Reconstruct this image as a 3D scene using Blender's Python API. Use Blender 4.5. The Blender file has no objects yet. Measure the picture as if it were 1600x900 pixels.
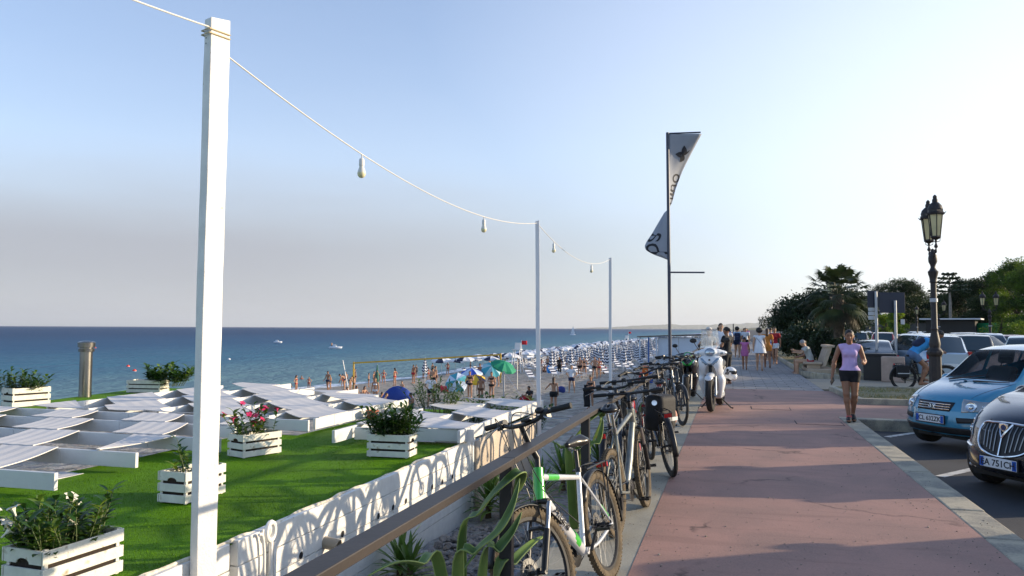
import bpy, math, random
import numpy as np
from mathutils import Vector, Matrix, Euler, noise as mnoise
from mathutils.bvhtree import BVHTree
V = Vector
R = math.radians
random.seed(11)
scene = bpy.context.scene
COL = scene.collection

# ------------------------------------------------------------------ camera
CAM_H = 1.65
cam_d = bpy.data.cameras.new("camera")
cam = bpy.data.objects.new("camera", cam_d)
COL.objects.link(cam)
cam_d.sensor_width = 36.0
cam_d.lens = 27.0
cam_d.clip_start = 0.05
cam_d.clip_end = 90000
CR = Matrix.Rotation(R(16.0), 3, 'Z') @ Matrix.Rotation(R(90 + 2.99), 3, 'X') @ Matrix.Rotation(R(0.26), 3, 'Z')
cam.matrix_world = Matrix.Translation((0, 0, CAM_H)) @ CR.to_4x4()
scene.camera = cam

# ------------------------------------------------------------------ world
SUN_EL, SUN_AZ = 12.6, 66.0          # azimuth measured from +Y towards +X
world = bpy.data.worlds.new("World")
scene.world = world
world.use_nodes = True
wn, wl = world.node_tree.nodes, world.node_tree.links
wn.clear()
w_out = wn.new('ShaderNodeOutputWorld'); w_bg = wn.new('ShaderNodeBackground')
sky = wn.new('ShaderNodeTexSky'); sky.sky_type = 'NISHITA'
sky.sun_disc = False
sky.sun_elevation = R(SUN_EL); sky.sun_rotation = R(SUN_AZ)
sky.altitude = 10; sky.air_density = 1.0; sky.dust_density = 1.6; sky.ozone_density = 2.2
w_bg.inputs['Strength'].default_value = 0.13
# a low bank of wildfire smoke lying out over the sea (west) and a whitish veil low down
w_tc = wn.new('ShaderNodeTexCoord')
w_sep = wn.new('ShaderNodeSeparateXYZ'); wl.new(w_tc.outputs['Generated'], w_sep.inputs[0])
def wmath(op, a, b=None, clamp=False):
    n = wn.new('ShaderNodeMath'); n.operation = op; n.use_clamp = clamp
    for i, v in enumerate((a, b)):
        if v is None: continue
        if isinstance(v, (int, float)): n.inputs[i].default_value = v
        else: wl.new(v, n.inputs[i])
    return n.outputs[0]
def wramp(fac, pts):
    n = wn.new('ShaderNodeValToRGB'); wl.new(fac, n.inputs[0]); cr = n.color_ramp
    cr.interpolation = 'B_SPLINE' if len(pts) > 3 else 'EASE'
    while len(cr.elements) > 1: cr.elements.remove(cr.elements[-1])
    cr.elements[0].position = pts[0][0]; cr.elements[0].color = (*[pts[0][1]]*3, 1)
    for p, v in pts[1:]:
        e = cr.elements.new(p); e.color = (v, v, v, 1)
    return n.outputs[0]
def wmix(fac, a, b):
    n = wn.new('ShaderNodeMix'); n.data_type = 'RGBA'
    if isinstance(fac, (int, float)): n.inputs[0].default_value = fac
    else: wl.new(fac, n.inputs[0])
    for i, v in ((6, a), (7, b)):
        if isinstance(v, tuple): n.inputs[i].default_value = (*v, 1)
        else: wl.new(v, n.inputs[i])
    return n.outputs[2]
w_ns = wn.new('ShaderNodeTexNoise'); w_map = wn.new('ShaderNodeMapping')
wl.new(w_tc.outputs['Generated'], w_map.inputs[0]); w_map.inputs['Scale'].default_value = (2.2, 2.2, 14)
wl.new(w_map.outputs[0], w_ns.inputs[0]); w_ns.inputs['Scale'].default_value = 1.3; w_ns.inputs['Detail'].default_value = 6
elev = wmath('ADD', w_sep.outputs[2], wmath('MULTIPLY', wmath('SUBTRACT', w_ns.outputs[0], 0.5), 0.05))
# direction of the smoke's heart: azimuth about -50 deg from +Y
ca, sa = math.cos(R(-47)), math.sin(R(-47))
side = wmath('ADD', wmath('MULTIPLY', w_sep.outputs[0], sa), wmath('MULTIPLY', w_sep.outputs[1], ca))
side_m = wramp(side, [(0.0, 0.0), (0.62, 0.12), (0.80, 0.55), (0.95, 1.0)])
band = wramp(elev, [(0.0, 0.62), (0.035, 0.80), (0.09, 1.0), (0.13, 0.80), (0.175, 0.30), (0.22, 0.0)])
SKY_SMOKE, SKY_VEIL = (2.3, 2.32, 2.62), (6.95, 7.1, 7.45)
veil = wramp(elev, [(0.0, 0.75), (0.10, 0.55), (0.30, 0.25), (0.6, 0.08), (0.9, 0.0)])
w_mul = wn.new('ShaderNodeMix'); w_mul.data_type = 'RGBA'; w_mul.blend_type = 'MULTIPLY'; w_mul.inputs[0].default_value = 1
wl.new(sky.outputs[0], w_mul.inputs[6]); w_mul.inputs[7].default_value = (1.2, 1.36, 1.60, 1)
ca2, sa2 = math.cos(R(40)), math.sin(R(40))
sunside = wramp(wmath('ADD', wmath('MULTIPLY', w_sep.outputs[0], sa2), wmath('MULTIPLY', w_sep.outputs[1], ca2)), [(0.0, 0.0), (0.35, 0.10), (0.75, 0.55), (1.0, 0.95)])
veil_f = wmath('MAXIMUM', wmath('MULTIPLY', veil, 0.72), wmath('MULTIPLY', sunside, wramp(elev, [(0.0, 0.9), (0.3, 0.85), (0.55, 0.5), (0.9, 0.1)])))
c1 = wmix(veil_f, w_mul.outputs[2], SKY_VEIL)
c2 = wmix(wmath('MULTIPLY', wmath('MULTIPLY', band, side_m), 0.90), c1, SKY_SMOKE)
wl.new(c2, w_bg.inputs['Color'])
wl.new(w_bg.outputs[0], w_out.inputs['Surface'])

# ------------------------------------------------------------------ sun
sd = bpy.data.lights.new("sun", 'SUN'); sd.energy = 5.0; sd.angle = R(0.6); sd.color = (1.0, 0.82, 0.58)
so = bpy.data.objects.new("sun", sd); COL.objects.link(so)
SUN_V = V((math.sin(R(SUN_AZ)) * math.cos(R(SUN_EL)), math.cos(R(SUN_AZ)) * math.cos(R(SUN_EL)), math.sin(R(SUN_EL))))
so.rotation_euler = SUN_V.to_track_quat('Z', 'Y').to_euler()
so.location = (30, 10, 20)

scene.view_settings.view_transform = 'Standard'
scene.view_settings.look = 'None'
scene.view_settings.gamma = 1
scene.view_settings.exposure = 0.52
scene.view_settings.use_curve_mapping = False
scene.cycles.use_denoising = True
scene.cycles.max_bounces = 6
scene.cycles.transparent_max_bounces = 12

# ------------------------------------------------------------------ where the photographed rays meet the real surfaces
def ray(px, py):
    return CR @ V(((px - 800) / 1200.0, -(py - 450) / 1200.0, -1.0))
def onz(px, py, z=0.0):
    d = ray(px, py); t = (z - CAM_H) / d.z
    return V((0, 0, CAM_H)) + d * t
def onx(px, py, x):
    d = ray(px, py); t = x / d.x
    return V((0, 0, CAM_H)) + d * t
def atd(px, py, dep):
    return V((0, 0, CAM_H)) + ray(px, py) * dep

# ------------------------------------------------------------------ object helpers
def tag(o, label=None, cat=None, group=None, kind=None):
    if label: o['label'] = label
    if cat: o['category'] = cat
    if group: o['group'] = group
    if kind: o['kind'] = kind
    return o
def thing(name, label, cat, loc=(0, 0, 0), rz=0.0, group=None, rot=None):
    o = bpy.data.objects.new(name, None); COL.objects.link(o)
    o.location = loc; o.rotation_euler = rot if rot else (0, 0, rz)
    o.empty_display_size = 0.2
    return tag(o, label, cat, group)
def children(o, cache={}):
    return list(o.children)
def copy_tree(o, parent=None):
    c = o.copy(); COL.objects.link(c)
    if parent is not None: c.parent = parent
    for ch in KIDS.get(o.name, []):
        copy_tree(ch, c)
    return c
KIDS = {}
def adopt(o, parent):
    o.parent = parent
    KIDS.setdefault(parent.name, []).append(o)
_orig_copy = copy_tree
def copy_tree(o, parent=None):
    c = o.copy(); COL.objects.link(c)
    if parent is not None:
        c.parent = parent; KIDS.setdefault(parent.name, []).append(c)
    for ch in list(KIDS.get(o.name, [])):
        copy_tree(ch, c)
    return c

class MB:
    def __init__(s):
        s.v = []; s.f = []; s.m = []; s.sm = []
    def add(s, vs, fs, mi=0, smooth=False):
        b = len(s.v); s.v.extend([tuple(p) for p in vs])
        for f in fs:
            s.f.append(tuple(i + b for i in f)); s.m.append(mi); s.sm.append(smooth)
        return s
    def box(s, c, size, rot=None, mi=0):
        hx, hy, hz = size[0] / 2, size[1] / 2, size[2] / 2
        c = V(c)
        vs = []
        for z in (-hz, hz):
            for x, y in ((-hx, -hy), (hx, -hy), (hx, hy), (-hx, hy)):
                p = V((x, y, z))
                if rot is not None: p = rot @ p
                vs.append(c + p)
        return s.add(vs, [(3, 2, 1, 0), (4, 5, 6, 7), (0, 1, 5, 4), (1, 2, 6, 5), (2, 3, 7, 6), (3, 0, 4, 7)], mi)
    def cbox(s, x0, x1, y0, y1, z0, z1, mi=0):
        return s.box(((x0 + x1) / 2, (y0 + y1) / 2, (z0 + z1) / 2), (abs(x1 - x0), abs(y1 - y0), abs(z1 - z0)), None, mi)
    def beam(s, a, b, w, h, up=(0, 0, 1), mi=0):
        a, b = V(a), V(b); d = b - a; L = d.length
        x = d.normalized(); y = V(up).cross(x)
        if y.length < 1e-4: y = V((0, 1, 0)).cross(x)
        y.normalize(); z = x.cross(y)
        rot = Matrix((x, y, z)).transposed()
        return s.box((a + b) / 2, (L, w, h), rot, mi)
    def tube(s, pts, r, n=8, mi=0, cap=True, smooth=True, closed=False, flat=1.0, upv=None):
        pts = [V(p) for p in pts]; N = len(pts)
        rs = r if isinstance(r, (list, tuple)) else [r] * N
        tang = []
        for i in range(N):
            if closed: t = pts[(i + 1) % N] - pts[(i - 1) % N]
            else: t = pts[min(i + 1, N - 1)] - pts[max(i - 1, 0)]
            tang.append(t.normalized() if t.length > 1e-9 else V((0, 0, 1)))
        u = V(upv) if upv else (V((0, 0, 1)) if abs(tang[0].z) < 0.9 else V((1, 0, 0)))
        nrm = (u - tang[0] * u.dot(tang[0])).normalized()
        vs = []
        for i in range(N):
            t = tang[i]
            nrm = (nrm - t * nrm.dot(t))
            nrm = nrm.normalized() if nrm.length > 1e-6 else t.orthogonal().normalized()
            bn = t.cross(nrm)
            for k in range(n):
                a = 2 * math.pi * k / n
                vs.append(pts[i] + nrm * (math.cos(a) * rs[i] * flat) + bn * (math.sin(a) * rs[i]))
        fs = []
        for i in range(N if closed else N - 1):
            j = (i + 1) % N
            for k in range(n):
                k2 = (k + 1) % n
                fs.append((i * n + k, i * n + k2, j * n + k2, j * n + k))
        s.add(vs, fs, mi, smooth)
        if cap and not closed:
            b = len(s.v) - len(vs)
            s.f.append(tuple(b + k for k in range(n))[::-1]); s.m.append(mi); s.sm.append(False)
            s.f.append(tuple(b + (N - 1) * n + k for k in range(n))); s.m.append(mi); s.sm.append(False)
        return s
    def lathe(s, prof, n=16, M=None, mi=0, smooth=True, a0=0, a1=2 * math.pi):
        full = abs(a1 - a0 - 2 * math.pi) < 1e-6
        K = n if full else n + 1
        vs = []
        for r, z in prof:
            for k in range(K):
                a = a0 + (a1 - a0) * k / n
                p = V((r * math.cos(a), r * math.sin(a), z))
                vs.append(M @ p if M is not None else p)
        fs = []
        for i in range(len(prof) - 1):
            for k in range(n):
                k2 = (k + 1) % K
                fs.append((i * K + k, i * K + k2, (i + 1) * K + k2, (i + 1) * K + k))
        s.add(vs, fs, mi, smooth)
        return s
    def ell(s, c, r, n=12, m=8, M=None, mi=0):
        c = V(c); vs = []; fs = []
        for i in range(m + 1):
            th = math.pi * i / m
            for k in range(n):
                a = 2 * math.pi * k / n
                p = V((r[0] * math.sin(th) * math.cos(a), r[1] * math.sin(th) * math.sin(a), -r[2] * math.cos(th)))
                if M is not None: p = M @ p
                vs.append(c + p)
        for i in range(m):
            for k in range(n):
                k2 = (k + 1) % n
                fs.append((i * n + k, i * n + k2, (i + 1) * n + k2, (i + 1) * n + k))
        return s.add(vs, fs, mi, True)
    def prism(s, poly, ext, mi=0, mside=None):
        """poly: list of 3-D points (ccw seen against ext), ext: vector"""
        n = len(poly); e = V(ext); vs = [V(p) for p in poly] + [V(p) + e for p in poly]
        s.add(vs, [tuple(range(n))[::-1], tuple(range(n, 2 * n))], mi)
        b = len(s.v) - 2 * n
        for i in range(n):
            j = (i + 1) % n
            s.f.append((b + i, b + j, b + n + j, b + n + i)); s.m.append(mi if mside is None else mside); s.sm.append(False)
        return s
    def grid(s, P, mi=0, smooth=True, closed_u=False):
        nu, nv = len(P), len(P[0]); vs = [p for row in P for p in row]; fs = []
        for i in range(nu if closed_u else nu - 1):
            for j in range(nv - 1):
                i2 = (i + 1) % nu
                fs.append((i * nv + j, i2 * nv + j, i2 * nv + j + 1, i * nv + j + 1))
        return s.add(vs, fs, mi, smooth)
    def build(s, name, mats, parent=None, at=None, label=None, cat=None, group=None, kind=None, bevel=0, sharp=40, solid=0, loc=None, rz=0, subs=0):
        me = bpy.data.meshes.new(name)
        vs = s.v
        if at is not None:
            at = V(at); vs = [(p[0] - at.x, p[1] - at.y, p[2] - at.z) for p in vs]
        me.from_pydata(vs, [], s.f)
        if not isinstance(mats, (list, tuple)): mats = [mats]
        for m in mats: me.materials.append(m)
        me.polygons.foreach_set('material_index', s.m)
        me.polygons.foreach_set('use_smooth', s.sm)
        me.update()
        if any(s.sm):
            try: me.set_sharp_from_angle(angle=R(sharp))
            except Exception: pass
            # keep flat faces flat
        o = bpy.data.objects.new(name, me); COL.objects.link(o)
        if at is not None and parent is None: o.location = at
        if loc is not None: o.location = loc
        if rz: o.rotation_euler = (0, 0, rz)
        if parent is not None: adopt(o, parent)
        tag(o, label, cat, group, kind)
        if solid:
            md = o.modifiers.new('solid', 'SOLIDIFY'); md.thickness = solid; md.offset = 0
        if subs:
            md = o.modifiers.new('subs', 'SUBSURF'); md.levels = subs; md.render_levels = subs
        if bevel:
            md = o.modifiers.new('bevel', 'BEVEL'); md.width = bevel; md.segments = 2; md.limit_method = 'ANGLE'; md.angle_limit = R(35)
        return o

def rotz(a): return Matrix.Rotation(a, 3, 'Z')
def catmull(pts, n=8, closed=False):
    pts = [V(p) for p in pts]; out = []; N = len(pts)
    rng = range(N if closed else N - 1)
    for i in rng:
        if closed: p0, p1, p2, p3 = pts[(i - 1) % N], pts[i], pts[(i + 1) % N], pts[(i + 2) % N]
        else: p0, p1, p2, p3 = pts[max(i - 1, 0)], pts[i], pts[i + 1], pts[min(i + 2, N - 1)]
        for k in range(n):
            t = k / n
            out.append(0.5 * ((2 * p1) + (p2 - p0) * t + (2 * p0 - 5 * p1 + 4 * p2 - p3) * t * t + (3 * p1 - p0 - 3 * p2 + p3) * t ** 3))
    if not closed: out.append(pts[-1])
    return out
def interp(x, xs, ys): return float(np.interp(x, xs, ys))

# ------------------------------------------------------------------ materials
MATS = {}
def mat(name, col=(0.5, 0.5, 0.5), rough=0.6, metal=0.0, var=0.0, vscale=8.0, bump=0.0, bscale=40.0, coat=0.0, spec=0.5,
        trans=0.0, alpha=1.0, emit=None, estr=1.0, col2=None, c2scale=3.0, c2lo=0.45, c2hi=0.6, stretch=(1, 1, 1), detail=4, ior=1.45, sheen=0.0, sss=0.0, bdist=0.01, world=False):
    if name in MATS: return MATS[name]
    m = bpy.data.materials.new(name); m.use_nodes = True
    nt = m.node_tree; N, L = nt.nodes, nt.links
    b = N['Principled BSDF']
    def inp(k, v):
        if k in b.inputs: b.inputs[k].default_value = v
    inp('Base Color', (*col, 1)); inp('Roughness', rough); inp('Metallic', metal)
    inp('Coat Weight', coat); inp('Coat Roughness', 0.05); inp('Specular IOR Level', spec)
    inp('Transmission Weight', trans); inp('Alpha', alpha); inp('IOR', ior)
    if emit: inp('Emission Color', (*emit, 1)); inp('Emission Strength', estr)
    if sss: inp('Subsurface Weight', sss); inp('Subsurface Scale', 0.02)
    tc = None
    def coord():
        nonlocal tc
        if tc is None:
            if world:
                g = N.new('ShaderNodeNewGeometry'); src = g.outputs['Position']
            else:
                t = N.new('ShaderNodeTexCoord'); src = t.outputs['Object']
            mp = N.new('ShaderNodeMapping'); mp.inputs['Scale'].default_value = stretch
            L.new(src, mp.inputs[0]); tc = mp.outputs[0]
        return tc
    def ntex(scale, det=detail):
        n = N.new('ShaderNodeTexNoise'); n.inputs['Scale'].default_value = scale; n.inputs['Detail'].default_value = det
        L.new(coord(), n.inputs['Vector']); return n.outputs['Fac']
    c_out = None
    if col2:
        rmp = N.new('ShaderNodeMapRange'); L.new(ntex(c2scale, 6), rmp.inputs[0])
        rmp.inputs[1].default_value = c2lo; rmp.inputs[2].default_value = c2hi
        mx = N.new('ShaderNodeMix'); mx.data_type = 'RGBA'; L.new(rmp.outputs[0], mx.inputs[0])
        mx.inputs[6].default_value = (*col, 1); mx.inputs[7].default_value = (*col2, 1)
        c_out = mx.outputs[2]
    if var:
        hsv = N.new('ShaderNodeHueSaturation')
        rm = N.new('ShaderNodeMapRange'); L.new(ntex(vscale), rm.inputs[0])
        rm.inputs[1].default_value = 0.3; rm.inputs[2].default_value = 0.7
        rm.inputs[3].default_value = 1 - var; rm.inputs[4].default_value = 1 + var
        L.new(rm.outputs[0], hsv.inputs['Value'])
        if c_out: L.new(c_out, hsv.inputs['Color'])
        else: hsv.inputs['Color'].default_value = (*col, 1)
        c_out = hsv.outputs[0]
    if c_out: L.new(c_out, b.inputs['Base Color'])
    if bump:
        bp = N.new('ShaderNodeBump'); bp.inputs['Strength'].default_value = bump; bp.inputs['Distance'].default_value = bdist
        L.new(ntex(bscale), bp.inputs['Height']); L.new(bp.outputs[0], b.inputs['Normal'])
    MATS[name] = m
    return m
def leafmat(name, col, col2=None, rough=0.5, tl=0.35, vs=3.0, var=0.35):
    """leaf: Principled mixed with translucency, per-leaf brightness varies"""
    if name in MATS: return MATS[name]
    m = mat(name, col, rough=rough, var=var, vscale=vs, col2=col2, c2scale=vs * 0.6)
    nt = m.node_tree; N, L = nt.nodes, nt.links
    b = N['Principled BSDF']; out = [n for n in N if n.type == 'OUTPUT_MATERIAL'][0]
    t = N.new('ShaderNodeBsdfTranslucent'); mx = N.new('ShaderNodeMixShader'); mx.inputs[0].default_value = tl
    src = b.inputs['Base Color'].links[0].from_socket if b.inputs['Base Color'].links else None
    hs = N.new('ShaderNodeHueSaturation'); hs.inputs['Value'].default_value = 1.3; hs.inputs['Saturation'].default_value = 1.1; hs.inputs['Hue'].default_value = 0.485
    if src: L.new(src, hs.inputs['Color'])
    else: hs.inputs['Color'].default_value = (*col, 1)
    L.new(hs.outputs[0], t.inputs['Color'])
    L.new(b.outputs[0], mx.inputs[1]); L.new(t.outputs[0], mx.inputs[2]); L.new(mx.outputs[0], out.inputs['Surface'])
    return m
WHITE = lambda: mat('white_paint_wood', (0.78, 0.77, 0.73), 0.5, var=0.06, vscale=5, bump=0.25, bscale=30, stretch=(1, 1, 0.2), col2=(0.62, 0.57, 0.48), c2scale=5, c2lo=0.62, c2hi=0.75)
def flat_poly(mb, pts2, z, mi=0):
    """one upward polygon"""
    mb.add([(p[0], p[1], z) for p in pts2], [tuple(range(len(pts2)))], mi)
def text_mesh(s, size, shear=0.0, extr=0.002, bold=0.0, align='LEFT'):
    cu = bpy.data.curves.new('lettering', 'FONT'); cu.body = s; cu.size = size; cu.shear = shear; cu.extrude = extr; cu.offset = bold
    cu.align_x = align; cu.align_y = 'CENTER'
    cu.resolution_u = 3
    o = bpy.data.objects.new('lettering', cu); COL.objects.link(o)
    dg = bpy.context.evaluated_depsgraph_get()
    me = bpy.data.meshes.new_from_object(o.evaluated_get(dg))
    vs = [v.co.copy() for v in me.vertices]; fs = [tuple(p.vertices) for p in me.polygons]
    bpy.data.objects.remove(o); bpy.data.curves.remove(cu); bpy.data.meshes.remove(me)
    return vs, fs
def put_text(mb, s, size, origin, xdir, ydir, **k):
    vs, fs = text_mesh(s, size, **k)
    xd, yd = V(xdir).normalized(), V(ydir).normalized(); zd = xd.cross(yd); o = V(origin)
    mb.add([o + xd * v.x + yd * v.y + zd * v.z for v in vs], fs, 0)
    return mb

# ------------------------------------------------------------------ soft bodies: blended capsules meshed with surface nets
def smin(a, b, k):
    h = np.clip(0.5 + 0.5 * (b - a) / k, 0, 1)
    return b + (a - b) * h - k * h * (1 - h)
class Blob:
    """p: ('c', a, b, ra, rb, opts) capsule, ('e', c, (rx,ry,rz), opts) ellipsoid, ('b', c, half, round, opts) box; opts: k, cut_a, cut_b, fy, rot, sub"""
    def __init__(s): s.p = []
    def cap(s, a, b, ra, rb=None, **o): s.p.append(('c', np.array(a, float), np.array(b, float), ra, ra if rb is None else rb, o)); return s
    def ell(s, c, r, **o): s.p.append(('e', np.array(c, float), np.array(r, float), 0, 0, o)); return s
    def bx(s, c, hs, rd, **o): s.p.append(('b', np.array(c, float), np.array(hs, float), rd, 0, o)); return s
    def mesh(s, h, k=0.02, planes=(), grow=0.0):
        lo = np.full(3, 1e9); hi = -lo
        boxes = []
        for t, a, b, ra, rb, o in s.p:
            if t == 'c':
                r = max(ra, rb) + grow; l = np.minimum(a, b) - r; u = np.maximum(a, b) + r
            else:
                r = (np.max(b) * 1.5 if o.get('rot') is not None else b) + ra + grow; l = a - r; u = a + r
            boxes.append((l, u))
            if not o.get('sub'): lo = np.minimum(lo, l); hi = np.maximum(hi, u)
        lo -= 3 * h; hi += 3 * h
        n = np.ceil((hi - lo) / h).astype(int) + 1
        F = np.full(n, 1.0, np.float32)
        ax = [lo[i] + h * np.arange(n[i]) for i in range(3)]
        for (t, a, b, ra, rb, o), (l, u) in zip(s.p, boxes):
            kk = o.get('k', k); mg = kk * 1.2 + 4 * h
            i0 = np.clip(np.floor((l - mg - lo) / h).astype(int), 0, n - 1); i1 = np.clip(np.ceil((u + mg - lo) / h).astype(int) + 1, 1, n)
            if np.any(i1 <= i0): continue
            sl = tuple(slice(i0[i], i1[i]) for i in range(3))
            X = ax[0][sl[0]][:, None, None]; Y = ax[1][sl[1]][None, :, None]; Z = ax[2][sl[2]][None, None, :]
            if t == 'c':
                d = b - a; L2 = max(d @ d, 1e-12)
                px, py, pz = X - a[0], Y - a[1], Z - a[2]
                tt = (px * d[0] + py * d[1] + pz * d[2]) / L2
                tc = np.clip(tt, 0, 1)
                fy = o.get('fy', 1.0)
                D = np.sqrt((px - tc * d[0]) ** 2 + ((py - tc * d[1]) * fy) ** 2 + (pz - tc * d[2]) ** 2) - (ra + grow + (rb - ra) * tc)
                Ln = math.sqrt(L2)
                if o.get('cut_a') is not None: D = np.maximum(D, (o['cut_a'] - tt) * Ln)
                if o.get('cut_b') is not None: D = np.maximum(D, (tt - o['cut_b']) * Ln)
            else:
                q = [X - a[0], Y - a[1], Z - a[2]]
                rot = o.get('rot')
                if rot is not None:
                    M = np.array(rot.transposed())
                    q = [M[i][0] * q[0] + M[i][1] * q[1] + M[i][2] * q[2] for i in range(3)]
                if t == 'e':
                    rr = b + grow
                    kq = np.sqrt((q[0] / rr[0]) ** 2 + (q[1] / rr[1]) ** 2 + (q[2] / rr[2]) ** 2)
                    D = (kq - 1) * float(np.min(rr)) * np.clip(0.6 + 0.4 * kq, 0.6, 1)
                else:
                    qq = [np.abs(q[i]) - (b[i] + grow - ra) for i in range(3)]
                    D = np.sqrt(np.maximum(qq[0], 0) ** 2 + np.maximum(qq[1], 0) ** 2 + np.maximum(qq[2], 0) ** 2) + np.minimum(np.maximum(np.maximum(qq[0], qq[1]), qq[2]), 0) - ra
            if o.get('sub'): F[sl] = -smin(-F[sl], D, kk)
            else: F[sl] = smin(F[sl], D, kk)
        for p, nn in planes:
            p = np.array(p, float); nn = np.array(nn, float); nn /= np.linalg.norm(nn)
            D = (ax[0][:, None, None] - p[0]) * nn[0] + (ax[1][None, :, None] - p[1]) * nn[1] + (ax[2][None, None, :] - p[2]) * nn[2]
            F = np.maximum(F, D)
        return surfnet(F.astype(np.float32), lo, h)
def surfnet(F, lo, h):
    nx, ny, nz = F.shape; S = F < 0
    cs = [(i, j, k) for i in (0, 1) for j in (0, 1) for k in (0, 1)]
    tot = np.zeros((nx - 1, ny - 1, nz - 1), np.int8)
    for i, j, k in cs: tot += S[i:nx - 1 + i, j:ny - 1 + j, k:nz - 1 + k]
    act = (tot > 0) & (tot < 8); ids = np.argwhere(act)
    idx = np.full(act.shape, -1, np.int64); idx[act] = np.arange(len(ids))
    P = np.zeros((len(ids), 3)); C = np.zeros(len(ids))
    for a in cs:
        for d in range(3):
            if a[d] == 1: continue
            b = list(a); b[d] = 1
            fa = F[ids[:, 0] + a[0], ids[:, 1] + a[1], ids[:, 2] + a[2]]; fb = F[ids[:, 0] + b[0], ids[:, 1] + b[1], ids[:, 2] + b[2]]
            cr = (fa < 0) != (fb < 0)
            t = np.where(cr, fa / np.where(cr, fa - fb, 1), 0)
            pos = np.tile(np.array(a, float), (len(ids), 1)); pos[:, d] += t
            P[cr] += pos[cr]; C[cr] += 1
    P = (P / C[:, None] + ids) * h + lo
    quads = []
    for d in range(3):
        A = S[:-1] if d == 0 else (S[:, :-1] if d == 1 else S[:, :, :-1])
        B = S[1:] if d == 0 else (S[:, 1:] if d == 1 else S[:, :, 1:])
        e = np.argwhere(A != B)
        u, w = [(1, 2), (2, 0), (0, 1)][d]
        e = e[(e[:, u] >= 1) & (e[:, w] >= 1)]
        inside = S[e[:, 0], e[:, 1], e[:, 2]]
        def cid(du, dw):
            q = e.copy(); q[:, u] -= du; q[:, w] -= dw
            return idx[q[:, 0], q[:, 1], q[:, 2]]
        Q = np.stack([cid(1, 1), cid(0, 1), cid(0, 0), cid(1, 0)], 1)
        Q[~inside] = Q[~inside][:, ::-1]
        quads.append(Q)
    Q = np.concatenate(quads); Q = Q[(Q >= 0).all(1)]
    return P, Q
def blob_mesh(name, PQ, m):
    P, Q = PQ
    me = bpy.data.meshes.new(name)
    me.vertices.add(len(P)); me.vertices.foreach_set('co', P.astype(np.float32).ravel())
    me.loops.add(len(Q) * 4); me.loops.foreach_set('vertex_index', Q.astype(np.int32).ravel())
    me.polygons.add(len(Q)); me.polygons.foreach_set('loop_start', np.arange(0, len(Q) * 4, 4, dtype=np.int32))
    me.polygons.foreach_set('use_smooth', np.ones(len(Q), bool))
    me.update(calc_edges=True); me.validate()
    me.materials.append(m)
    return me
def blob_obj(name, PQ, m, parent=None, loc=None, **tg):
    me = blob_mesh(name, PQ, m)
    o = bpy.data.objects.new(name, me); COL.objects.link(o)
    if loc is not None: o.location = loc
    if parent is not None: adopt(o, parent)
    tag(o, **tg); return o

# ------------------------------------------------------------------ foliage
def leaf_cloud(mb, blobs, n, size, seed=0, shell=0.55, aspect=0.5, mi=0, up=0.0, flatten=1.0, clip=None):
    """n little two-triangle leaves in the volume of the ellipsoids 'blobs' = [(centre, (rx,ry,rz))]"""
    rg = np.random.default_rng(seed)
    w = np.array([b[1][0] * b[1][1] + b[1][0] * b[1][2] for b in blobs]); w = w / w.sum()
    which = rg.choice(len(blobs), n, p=w)
    C = np.array([list(b[0]) for b in blobs])[which]; Rr = np.array([list(b[1]) for b in blobs])[which]
    d = rg.normal(size=(n, 3)); d /= np.linalg.norm(d, axis=1)[:, None]
    rad = shell + (1 - shell) * rg.random(n) ** 0.6
    rad *= 1 + 0.16 * rg.normal(size=n)
    P = C + d * Rr * rad[:, None]
    t = rg.normal(size=(n, 3)) + d * 0.8 + np.array([0, 0, up]); t /= np.linalg.norm(t, axis=1)[:, None]
    s_ = np.cross(t, rg.normal(size=(n, 3))); s_ /= np.linalg.norm(s_, axis=1)[:, None]
    L = size * (0.6 + 0.8 * rg.random(n))[:, None]; W = L * aspect
    nn = np.cross(t, s_)
    a = P - t * L * .5; b = P + s_ * W * .5 + nn * L * .08; c = P + t * L * .5; e = P - s_ * W * .5 + nn * L * .08
    vs = np.stack([a, b, c, e], 1).reshape(-1, 3)
    base = len(mb.v)
    mb.v.extend(map(tuple, vs.tolist()))
    for i in range(n):
        q = base + 4 * i
        mb.f.append((q, q + 1, q + 2, q + 3)); mb.m.append(mi); mb.sm.append(False)
    return mb
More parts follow.
